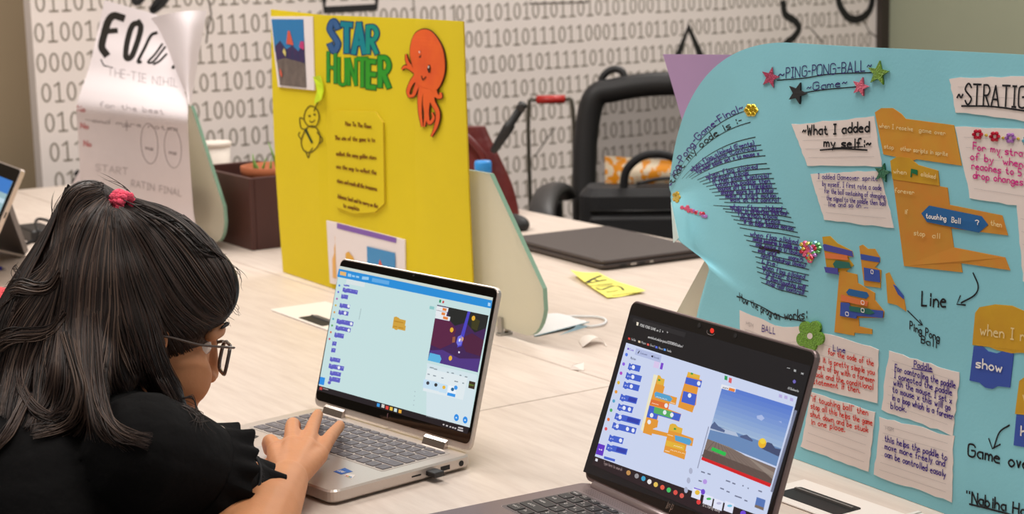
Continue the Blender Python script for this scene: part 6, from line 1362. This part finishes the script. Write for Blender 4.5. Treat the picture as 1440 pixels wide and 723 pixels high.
cap(B, [H(0.080, -0.060, -0.018), H(0.090, -0.058, 0), H(0.080, -0.060, 0.018)], [0.004, 0.0055, 0.004], 8)
cap(B, [H(0.078, -0.068, -0.015), H(0.087, -0.068, 0), H(0.078, -0.068, 0.015)], [0.004, 0.006, 0.004], 8)
cap(B, [nk_ + np.array([0, 0, -0.03]), nk_*0.6 + H(-0.03, -0.06, 0)*0.4, H(-0.026, -0.04, 0)], [0.052, 0.045, 0.047], 18)
# trunk, legs
cap(B, [rs_ + np.array([0, 0, -0.01]), nk_ - np.array([0, 0, 0.03]), ls_ + np.array([0, 0, -0.01])], [0.042, 0.055, 0.042], 18)
ch_ = nk_*0.62 + pel*0.38 - np.array([0, 0, 0.01])
E_(ch_, R33*0.125, F33*0.085, Z_*0.15); E_(pel*0.62+nk_*0.38 - np.array([0, 0, 0.02]), R33*0.115, F33*0.088, Z_*0.12); E_(pel, R33*0.135, F33*0.10, Z_*0.095)
for s_ in (-1, 1):
    hip = pel + R33*0.075*s_ + np.array([0, 0, -0.01]); kn = hip + F33*0.34 + R33*0.02*s_ + np.array([0, 0, -0.03]); an = kn + F33*0.03 + np.array([0, 0, -0.42]); 
    cap(B, [hip, (hip+kn)/2, kn], [0.072, 0.064, 0.048], 16); cap(B, [kn, (kn*0.6+an*0.4) - F33*0.012, an], [0.046, 0.046, 0.030], 16)
    an2 = an.copy(); cap(B, [an + np.array([0, 0, -0.03]) - F33*0.02, an + F33*0.07 + np.array([0, 0, -0.048]), an + F33*0.13 + np.array([0, 0, -0.055])], [0.030, 0.028, 0.022], 12)
# right arm and hand
el_ = at_z(352, 772, 0.040); wr = at_z(404, 676, 0.050)
cap(B, [rs_, at_D(250, 668, 1.725), at_D(318, 712, 1.765), el_], [0.040, 0.036, 0.034, 0.036], 16); cap(B, [el_, el_*0.55+wr*0.45 + np.array([0, 0, 0.004]), wr], [0.038, 0.035, 0.0235], 16)
def hand(mb, wr, palm, fingers, thumb, r0=0.0086):
    for m_ in palm: cap(mb, [wr, wr*0.5+m_*0.5, m_], [0.0185, 0.0150, 0.0112], 12, 3)
    for i in range(len(palm)-1): cap(mb, [palm[i], palm[i+1]], [0.0112, 0.0108], 10, 2)
    for f in fingers: cap(mb, f, [r0*1.16, r0*1.05, r0*0.97, r0*0.86], 10, 4)
    cap(mb, thumb, [0.0145, 0.011, 0.0092, 0.008], 10, 4)
z = at_z
palm = [z(388, 634, 0.058), z(410, 626, 0.064), z(432, 627, 0.061), z(449, 640, 0.050)]
fing = [[palm[0], z(381, 621, 0.058), z(377, 624, 0.042), z(378, 634, 0.0275)],
        [palm[1], z(411, 599, 0.066), z(414, 598, 0.050), z(416, 606, 0.0305)],
        [palm[2], z(438, 605, 0.061), z(443, 592, 0.049), z(447, 583, 0.035)],
        [palm[3], z(460, 621, 0.053), z(469, 609, 0.045), z(478, 599, 0.034)]]
hand(B, wr, palm, fing, [z(398, 664, 0.047), z(380, 658, 0.040), z(367, 658, 0.031), z(358, 664, 0.024)])
# left arm, its hand resting in front of the laptop
lel = z(150, 690, 0.045); lwr = z(312, 684, 0.032)
cap(B, [ls_, (ls_+lel)/2, lel], [0.046, 0.042, 0.037], 16); cap(B, [lel, lel*0.5+lwr*0.5, lwr], [0.038, 0.034, 0.0225], 16)
lp_ = [z(336, 668, 0.024), z(344, 674, 0.025), z(350, 682, 0.025), z(352, 692, 0.022)]
hand(B, lwr, lp_, [[p, p + d*0.022 + np.array([0, 0, 0.003]), p + d*0.038 + np.array([0, 0, -0.004]), p + d*0.05 + np.array([0, 0, -0.011])] for p, d in zip(lp_, [np.array([0.80, 0.60, 0]), np.array([0.86, 0.5, 0]), np.array([0.92, 0.38, 0]), np.array([0.97, 0.2, 0])])], [lwr + np.array([0.004, 0.016, 0]), z(326, 662, 0.022), z(334, 655, 0.018), z(342, 650, 0.013)], 0.0082)
body = link_mesh(remesh(B, 0.0026, 9, 'body'), 'body', [m_skin], girl)
# eyes, brows, nails
m_eye = mat('eye_white', (232, 226, 220), 0.15); m_iris = mat('iris_brown', (44, 26, 18), 0.1)
for s_ in (-1, 1):
    q = MB(); q.ell(H(0.067, 0.003, s_*0.031), (Fd*0.0125, R_h*0.0125, Ud*0.0115), m_eye, 16, 10); d_ = Fd*0.94 - Ud*0.34
    q.ell(H(0.067, 0.003, s_*0.031) + d_*0.0085, (d_*0.0048, R_h*0.0055, np.cross(d_, R_h)*0.0055), m_iris, 12, 8); q.build('eye', girl)
    q = MB(); q.tube(crom([H(0.090, 0.026, s_*0.014), H(0.0925, 0.032, s_*0.030), H(0.078, 0.028, s_*0.052)], 4), [0.0016]*3+[0.0022]*3+[0.0018]*2+[0.0008], mat('brow_hair', (30, 20, 17), 0.7), 6); q.build('eyebrow', girl)
m_nail = mat('nail', (226, 170, 140), 0.25)
for f in fing:
    q = MB(); d = f[3]-f[2]; d = d/np.linalg.norm(d); upn = Z_ - d*(Z_@d); upn /= np.linalg.norm(upn); sd = np.cross(d, upn)
    q.ell(f[3] + d*0.0028 + upn*0.0056, (d*0.0046, sd*0.0040, upn*0.0010), m_nail, 12, 8); q.build('fingernail', girl)
# ------ trousers, shoes and blouse
m_clo = mat('black_cotton', (13, 12, 13), 0.9, bump=0.5, bscale=26, noise=0.2, scale=25, spec=0.2); m_jean = mat('dark_denim', (34, 36, 48), 0.9, bump=0.3, bscale=300)
def cloth(blobs, voxel, name, m, sm=6):
    global B
    B0, B = B, MB()
    for b in blobs:
        if b[0] == 'c': cap(B, b[1], b[2], 18)
        else: E_(*b[1:])
    me = remesh(B, voxel, sm, name); B = B0; return link_mesh(me, name, [m], girl)
tr = [('e', pel + np.array([0, 0, -0.01]), R33*0.145, F33*0.110, Z_*0.088)]
for s_ in (-1, 1):
    hip = pel + R33*0.075*s_ + np.array([0, 0, -0.01]); kn = hip + F33*0.34 + R33*0.02*s_ + np.array([0, 0, -0.03]); an = kn + F33*0.03 + np.array([0, 0, -0.40])
    tr += [('c', [hip, (hip+kn)/2, kn], [0.080, 0.072, 0.056]), ('c', [kn, (kn+an)/2, an], [0.055, 0.054, 0.044])]
    q = MB(); fo = an + np.array([0, 0, -0.02]); fz = fo[2]-0.042
    q.ell(np.array([fo[0]+AX*0.055, fo[1]+AY*0.055, 0.038]), (F33*0.12, R33*0.043, Z_*0.037), mat('shoe_grey', (70, 68, 70), 0.7), 20, 12); q.build('shoe', girl)
cloth(tr, 0.008, 'trousers', m_jean)
slv = [at_D(204, 640, 1.69), at_D(252, 652, 1.71), at_D(294, 672, 1.735), at_D(324, 704, 1.76)]
bl = [('c', [rs_ + np.array([0, 0, -0.008]), nk_ - np.array([0, 0, 0.038]), ls_ + np.array([0, 0, -0.008])], [0.056, 0.066, 0.056]),
      ('e', ch_, R33*0.150, F33*0.105, Z_*0.165), ('e', pel*0.55+nk_*0.45 - np.array([0, 0, 0.02]), R33*0.135, F33*0.105, Z_*0.14), ('e', pel + np.array([0, 0, 0.035]), R33*0.15, F33*0.115, Z_*0.08),
      ('c', [nk_ - np.array([0, 0, 0.02]), nk_*0.8 + H(-0.03, -0.06, 0)*0.2], [0.075, 0.058]),
      ('c', slv, [0.064, 0.056, 0.049, 0.044]),
      ('c', [ls_, (ls_+lel)/2, lel], [0.06, 0.056, 0.05])]
blouse = cloth(bl, 0.0045, 'blouse', m_clo, 4)
def ruffle(name, c0, c1, r0, r1, waves, amp, ax, label=None, lace=False, m=None):
    """gathered frill around the arm: from ring (c0, r0) to ring (c1, r1)"""
    q = MB(); ax = ax/np.linalg.norm(ax); e1 = np.cross(ax, Z_); e1 /= np.linalg.norm(e1); e2 = np.cross(ax, e1)
    n = waves*8; G = []
    for i, t in enumerate(np.linspace(0, 1, 6)):
        c = c0*(1-t)+c1*t; r = r0*(1-t)+r1*t; ring = []
        for j in range(n+1):
            a = 2*math.pi*j/n; w_ = amp*t*math.sin(waves*a + 1.6*math.sin(2*a+1)) + 0.6*amp*t*math.sin(0.6*waves*a+2)
            ring.append(c + (e1*math.cos(a)+e2*math.sin(a))*(r+w_) + ax*(0.4*amp*t*math.sin(waves*a*0.5+1)))
        G.append(ring)
    G = np.array(G); q.grid(G, m or m_clo, True); q.build(name, girl, label=label)
axs = slv[3]-slv[2]; axs = axs/np.linalg.norm(axs)
ruffle('cuff_ruffle', slv[3]+axs*0.004, slv[3]+axs*0.040, 0.046, 0.055, 13, 0.0045, axs)
ruffle('cuff_ruffle', slv[3]-axs*0.020, slv[3]+axs*0.010, 0.049, 0.058, 13, 0.004, axs)
axm = slv[2]-slv[1]; axm = axm/np.linalg.norm(axm)
ruffle('sleeve_ruffle', slv[2]*0.55+slv[1]*0.45, slv[2]*0.55+slv[1]*0.45+axm*0.026, 0.053, 0.062, 14, 0.004, axm)
# lace insertion: rings of little crosses around the sleeve
q = MB(); m_lace = mat('black_lace', (30, 29, 31), 0.9)
for c_, ax, r in ((slv[2]*0.35+slv[3]*0.65, axs, 0.0475),):
    e1 = np.cross(ax, Z_); e1 /= np.linalg.norm(e1); e2 = np.cross(ax, e1); P = lambda a, t: c_ + ax*t + (e1*math.cos(a)+e2*math.sin(a))*(r+0.0015)
    for k in range(44):
        a0, a1 = 2*math.pi*k/44, 2*math.pi*(k+1)/44
        q.tube([P(a0, -0.007), P(a1, 0.007)], 0.0009, m_lace, 5); q.tube([P(a0, 0.007), P(a1, -0.007)], 0.0009, m_lace, 5)
    for t in (-0.008, 0.008): q.tube([P(a, t) for a in np.linspace(0, 2*math.pi, 40, endpoint=False)], 0.0014, m_lace, 6, closed=True)
q.build('lace_band', girl)
# ------ hair: volume, then strands laid over it
m_h1 = mat('dark_brown_hair', (36, 24, 19), 0.48, noise=0.35, scale=60, spec=0.4); m_h2 = mat('brown_hair', (60, 43, 36), 0.5, spec=0.4); m_h3 = mat('sheen_brown_hair', (92, 73, 62), 0.52, spec=0.4)  # the palest strand brown carries the hair's sheen as painted colour
B = MB()
E_(H(-0.014, 0.048, 0), Fd*0.112, R_h*0.083, Ud*0.094)
E_(H(-0.058, 0.020, 0), Fd*0.058, R_h*0.074, Ud*0.085)
E_(H(0.034, 0.062, 0.012), Fd*0.067, R_h*0.066, Ud*0.056)
HV = [((150, 292, 1.845), 0.022), ((126, 294, 1.84), 0.032), ((122, 324, 1.835), 0.031), ((124, 360, 1.83), 0.034), ((114, 400, 1.82), 0.042), ((80, 445, 1.81), 0.052), ((62, 500, 1.80), 0.055), ((42, 548, 1.79), 0.050),
      ((150, 350, 1.81), 0.045), ((150, 410, 1.79), 0.052), ((152, 465, 1.775), 0.050), ((130, 515, 1.76), 0.050), ((104, 560, 1.74), 0.042), ((140, 500, 1.77), 0.030), ((10, 530, 1.81), 0.050), ((48, 458, 1.82), 0.036), ((20, 580, 1.78), 0.045), ((186, 500, 1.775), 0.028), ((60, 575, 1.76), 0.045)]
for p, r in HV: B.ell(at_D(*p), ((r, 0, 0), (0, r*0.85, 0), (0, 0, r)), m_skin, 18, 12)
for path, rad in (([(176, 420, 1.79), (196, 470, 1.785), (212, 515, 1.79), (236, 552, 1.80), (252, 574, 1.80)], [0.03, 0.022, 0.018, 0.017, 0.010]),
                  ([(128, 500, 1.73), (132, 560, 1.69), (150, 603, 1.655), (178, 624, 1.645), (204, 622, 1.65)], [0.022, 0.016, 0.011, 0.008, 0.003]),
                  ([(98, 520, 1.72), (108, 560, 1.70), (92, 588, 1.69), (54, 602, 1.70)], [0.020, 0.016, 0.012, 0.006]),
                  ([(70, 400, 1.82), (48, 402, 1.83), (26, 410, 1.84), (8, 420, 1.85)], [0.030, 0.022, 0.012, 0.004]),
                  ([(78, 372, 1.83), (60, 386, 1.835), (40, 392, 1.84)], [0.022, 0.012, 0.004])):
    cap(B, [at_D(*p) for p in path], rad, 14)
hme = remesh(B, 0.004, 6, 'hair')
_bm = blouse.matrix_world; gm_ = Matrix.Translation(girl.location)
_hv = [v.co[:] for v in hme.vertices]; _hp = [tuple(p.vertices) for p in hme.polygons]
_bv = [(gm_ @ v.co)[:] for v in blouse.data.vertices]; _bp = [tuple(i+len(_hv) for i in p.vertices) for p in blouse.data.polygons]
bvh = BVHTree.FromPolygons(_hv + _bv, _hp + _bp)
def onhair(px, py, lift, Dlast):
    d = ray(px, py); d = d/np.linalg.norm(d)
    h = bvh.ray_cast(Vector(CPOS), Vector(d))
    if h[0] is not None:
        P = np.array(h[0]); return P - d*lift*0.6 + np.array(h[1])*lift*0.6, P[1]
    P = CPOS + d*(Dlast/d[1]); n = np.array(bvh.find_nearest(Vector(P))[0]); e = P-n; L = np.linalg.norm(e)
    if L > 0.010: P = n + e*(0.010/L)
    return P, Dlast
HQ = MB()
FAM = [
 [(172, 279), (200, 280), (232, 285), (262, 300), (292, 326), (316, 360), (328, 394), (327, 424)],
 [(172, 288), (200, 296), (235, 315), (265, 345), (290, 380), (308, 408), (320, 428), (318, 440)],
 [(170, 294), (190, 312), (215, 345), (240, 385), (262, 418), (286, 440), (302, 447), (312, 448)],
 [(166, 300), (182, 330), (200, 368), (218, 405), (236, 436), (256, 456), (270, 466), (276, 478)],
 [(163, 304), (172, 338), (184, 382), (198, 425), (208, 456), (214, 482), (226, 520), (250, 566)],
 [(160, 302), (162, 340), (168, 390), (175, 430), (182, 462), (192, 490), (202, 512), (218, 540)],
 [(157, 297), (152, 340), (149, 398), (148, 440), (140, 478), (134, 505), (130, 530), (136, 560)],
 [(152, 290), (141, 335), (132, 390), (127, 450), (125, 510), (130, 560), (148, 606), (192, 630)],
 [(148, 284), (129, 320), (113, 370), (108, 430), (104, 490), (112, 550), (96, 588), (52, 604)],
 [(144, 276), (112, 300), (94, 345), (85, 400), (73, 455), (60, 510), (52, 560), (36, 604)],
 [(142, 270), (110, 283), (92, 325), (88, 370), (62, 420), (30, 465), (12, 520), (4, 585)],
 [(142, 264), (113, 267), (92, 290), (84, 330), (80, 366), (54, 398), (22, 418), (-12, 450)],
 [(142, 261), (110, 263), (88, 286), (81, 325), (75, 358), (54, 382), (34, 390), (16, 394)],
]
FAM = [crom(f, 4) for f in FAM]
def strand(P2, rad, m, Dl, wob, lift, clump=None):
    rr_ = rnd if clump is None else random.Random(clump); ph, fq, am = rr_.uniform(0, 6.28), rr_.uniform(5, 10), rr_.uniform(0.3, 1.0)*wob
    if clump is not None: ph += rnd.gauss(0, 0.25); am *= rnd.uniform(0.7, 1.2)
    pts = []; D = Dl; n = len(P2)
    for i, p in enumerate(P2):
        t = i/(n-1); w_ = am*(0.2+t*t)*math.sin(fq*t+ph)
        tan = P2[min(i+1, n-1)]-P2[max(i-1, 0)]; tan = tan/(np.linalg.norm(tan)+1e-9)
        q_ = p + np.array([-tan[1], tan[0]])*w_
        X, D = onhair(q_[0], q_[1], lift, D); pts.append(X)
    P3 = np.array(pts)
    for _ in range(3): P3[1:-1] = 0.5*P3[1:-1] + 0.25*(P3[:-2]+P3[2:])
    n = len(P3); R3 = rad*np.clip(np.minimum(np.linspace(0.7, 1.6, n), np.linspace(3.0, 0.15, n)), 0.15, 1.0)
    HQ.tube(P3, R3, m, 4, cap=False)
rnd = random.Random(21)
for i in range(len(FAM)-1):
    cnt = 210 if i < 5 else 190
    for k in range(cnt):
        t = rnd.random(); c = FAM[i]*(1-t) + FAM[i+1]*t
        L = len(c); a = 0 if rnd.random() < 0.6 else rnd.randrange(0, L//2); b = L if rnd.random() < 0.5 else rnd.randrange(int(L*0.7), L+1)
        x = rnd.random(); low = i >= 5
        m = m_h1 if x < (0.5 if low else 0.72) else (m_h2 if x < (0.84 if low else 0.99) else m_h3)  # lower strands get more of the paler browns, as painted sheen
        c2 = c[a:b] + np.array([rnd.gauss(0, 1.5), rnd.gauss(0, 1.5)])
        if len(c2) > 5: strand(c2, rnd.uniform(0.00045, 0.0011), m, 1.82, 9 if low else 2.2, rnd.uniform(0.0005, 0.0045), clump=(i*100+int(t*5)) if low else None)
# curling locks lower down, sheen put into their paler strand colours
for g0, g1, cnt, D0 in (([(128, 440), (127, 490), (130, 545), (142, 590), (164, 620), (206, 628)], [(140, 440), (140, 490), (142, 540), (152, 580), (176, 606), (214, 618)], 70, 1.72),
                    ([(88, 470), (100, 512), (112, 548), (106, 578), (84, 596), (50, 606)], [(104, 470), (112, 512), (122, 548), (114, 584), (90, 606), (44, 614)], 60, 1.70),
                    ([(34, 480), (22, 520), (28, 562), (48, 588), (74, 592), (100, 580)], [(46, 480), (36, 520), (40, 556), (58, 578), (78, 582), (96, 572)], 50, 1.74),
                    ([(90, 430), (76, 452), (52, 462), (24, 462), (4, 470), (-10, 480)], [(96, 446), (80, 468), (54, 478), (26, 480), (6, 488), (-10, 496)], 40, 1.78),
                    ([(84, 380), (72, 398), (52, 404), (34, 398), (22, 396), (12, 402)], [(88, 396), (76, 412), (54, 418), (34, 416), (16, 420), (6, 430)], 50, 1.82),
                    ([(30, 560), (18, 586), (8, 604), (-6, 622), (-14, 632), (-20, 640)], [(44, 560), (30, 590), (18, 612), (2, 630), (-8, 640), (-16, 650)], 25, 1.75)):
    g0, g1 = crom(g0, 4), crom(g1, 4)
    for k in range(cnt):
        t = rnd.random(); x = rnd.random(); m = m_h1 if x < 0.25 else (m_h2 if x < 0.65 else m_h3)
        strand(g0*(1-t)+g1*t + np.array([rnd.gauss(0, 1.5), rnd.gauss(0, 1.5)]), rnd.uniform(0.0004, 0.0009), m, D0, 8, rnd.uniform(0.001, 0.007))
# the far side of the head: strands from the tie round the back and left side
TIE = H(-0.066, 0.136, 0.0)
for k in range(620):
    az = rnd.uniform(-2.9, 0.5) if k % 3 else rnd.uniform(-2.2, -0.6)          # 0 = straight back, negative = towards her left side
    front = az < -1.9; uend = 0.045 + rnd.uniform(0, 0.05) if front else rnd.uniform(-0.20, -0.06) + (0.05 if az < -1.3 else 0)
    pts = []
    for t in np.linspace(0.04, 1, 16):
        rad_ = 0.02 + 0.095*math.sin(min(1, t*1.5)*math.pi/2); a2 = az*min(1, 0.35+t) + 0.05*math.sin(t*6+k)
        g_ = H(-0.03 - rad_*math.cos(a2)*1.1 + (-0.036)*(1-t), 0.14 + (uend-0.14)*t**1.2, rad_*math.sin(a2)*0.9)
        n = bvh.find_nearest(Vector(g_)); lf = 0.0015 + 0.002*((k*37) % 10)/10
        pts.append(np.array(n[0]) + np.array(n[1])*lf)
    P3 = np.array(pts)
    for _ in range(4): P3[1:-1] = 0.5*P3[1:-1] + 0.25*(P3[:-2]+P3[2:])
    x = rnd.random(); HQ.tube(P3, rnd.uniform(0.0006, 0.0012)*np.clip(np.linspace(2.2, 0.2, 16), 0.2, 1), m_h1 if x < 0.65 else (m_h2 if x < 0.93 else m_h3), 4, cap=False)
# loose wisps at the outline
for base, tips, cnt, D0 in (([(320, 372), (333, 384), (340, 404)], None, 5, 1.9), ([(322, 425), (334, 432), (342, 448)], None, 4, 1.9), ([(256, 570), (276, 584), (284, 602)], None, 18, 1.81), ([(252, 560), (282, 560), (292, 588)], None, 12, 1.81), ([(80, 320), (74, 300), (86, 276)], None, 6, 1.84), ([(40, 398), (20, 380), (12, 366)], None, 8, 1.84), ([(190, 281), (176, 262), (150, 246)], None, 3, 1.86), ([(288, 446), (306, 444), (330, 452)], None, 5, 1.86)):
    for k in range(cnt):
        P2 = crom([np.array(b) + np.array([rnd.gauss(0, 2+3*j), rnd.gauss(0, 2+3*j)]) for j, b in enumerate(base)], 6)
        strand(P2, 0.00032, m_h1 if rnd.random() < 0.6 else m_h2, D0, 5, 0.002)
hair = link_mesh(hme, 'hair', [mat('hair_mass', (40, 27, 22), 0.5, rgb2=(22, 15, 13), scale=9, stretch=(9, 9, 1.2), bump=0.5, bscale=14, spec=0.35)], girl)
HQ.build('hair_strands', hair)
# scrunchie
tc_ = onhair(170, 286, 0.0, 1.85)[0]; ta = (at_D(146, 276, 1.845) - tc_); ta = ta/np.linalg.norm(ta); e1 = np.cross(ta, Z_); e1 /= np.linalg.norm(e1); e2 = np.cross(ta, e1)
q = MB()
for ring in range(3):
    q.tube([tc_ + ta*(ring-1)*0.0054 + (e1*math.cos(a)+e2*math.sin(a))*(0.0098 + 0.0013*math.sin(a*11+ring*2)) for a in np.linspace(0, 2*math.pi, 44, endpoint=False)], 0.0044, mat('pink_knit', (255, 86, 116), 0.8, bump=0.5, bscale=420, noise=0.1, scale=160), 8, closed=True)
q.build('scrunchie', girl)
# glasses
gl = MB(); m_fr = mat('smoky_brown_frame', (92, 82, 78), 0.2, spec=0.6)
gob = None
def rim_pts(s_):
    pts = rrect(-0.0235, -0.0180, 0.0235, 0.0150, 0.012, 6)
    return [H(0.101 - 0.010*((s_*0.034 + s_*x)/0.06)**2 - 0.10*(y-0.0)*0.3, -0.004 + y, s_*0.034 + s_*x) for x, y in pts]
q = MB(); q.tube(crom([H(0.100, 0.004, -0.011), H(0.104, 0.008, 0), H(0.100, 0.004, 0.011)], 4), 0.0019, m_fr, 8); gob = q.build('glasses', girl)
for s_ in (-1, 1):
    q = MB(); q.tube(rim_pts(s_), 0.0021, m_fr, 8, closed=True); q.build('rim', gob)
    q = MB(); p = rim_pts(s_); q.add(p, [tuple(range(len(p)))], mat('lens_glass', (240, 240, 240), 0.02, alpha=0.12)); q.build('lens', gob)
    q = MB(); q.tube(crom([H(0.094, 0.010, s_*0.058), H(0.088, 0.011, s_*0.066), H(0.05, 0.009, s_*0.074), H(0.008, 0.012, s_*0.0785), H(-0.012, 0.006, s_*0.079), H(-0.02, -0.012, s_*0.078)], 5), 0.0023, m_fr, 8, flat=0.6); q.build('temple', gob)
office_chair('black office chair the girl sits on, at the table edge', np.array([pel[0]-AX*0.02, pel[1]-AY*0.02, 0]), YAW+math.pi)
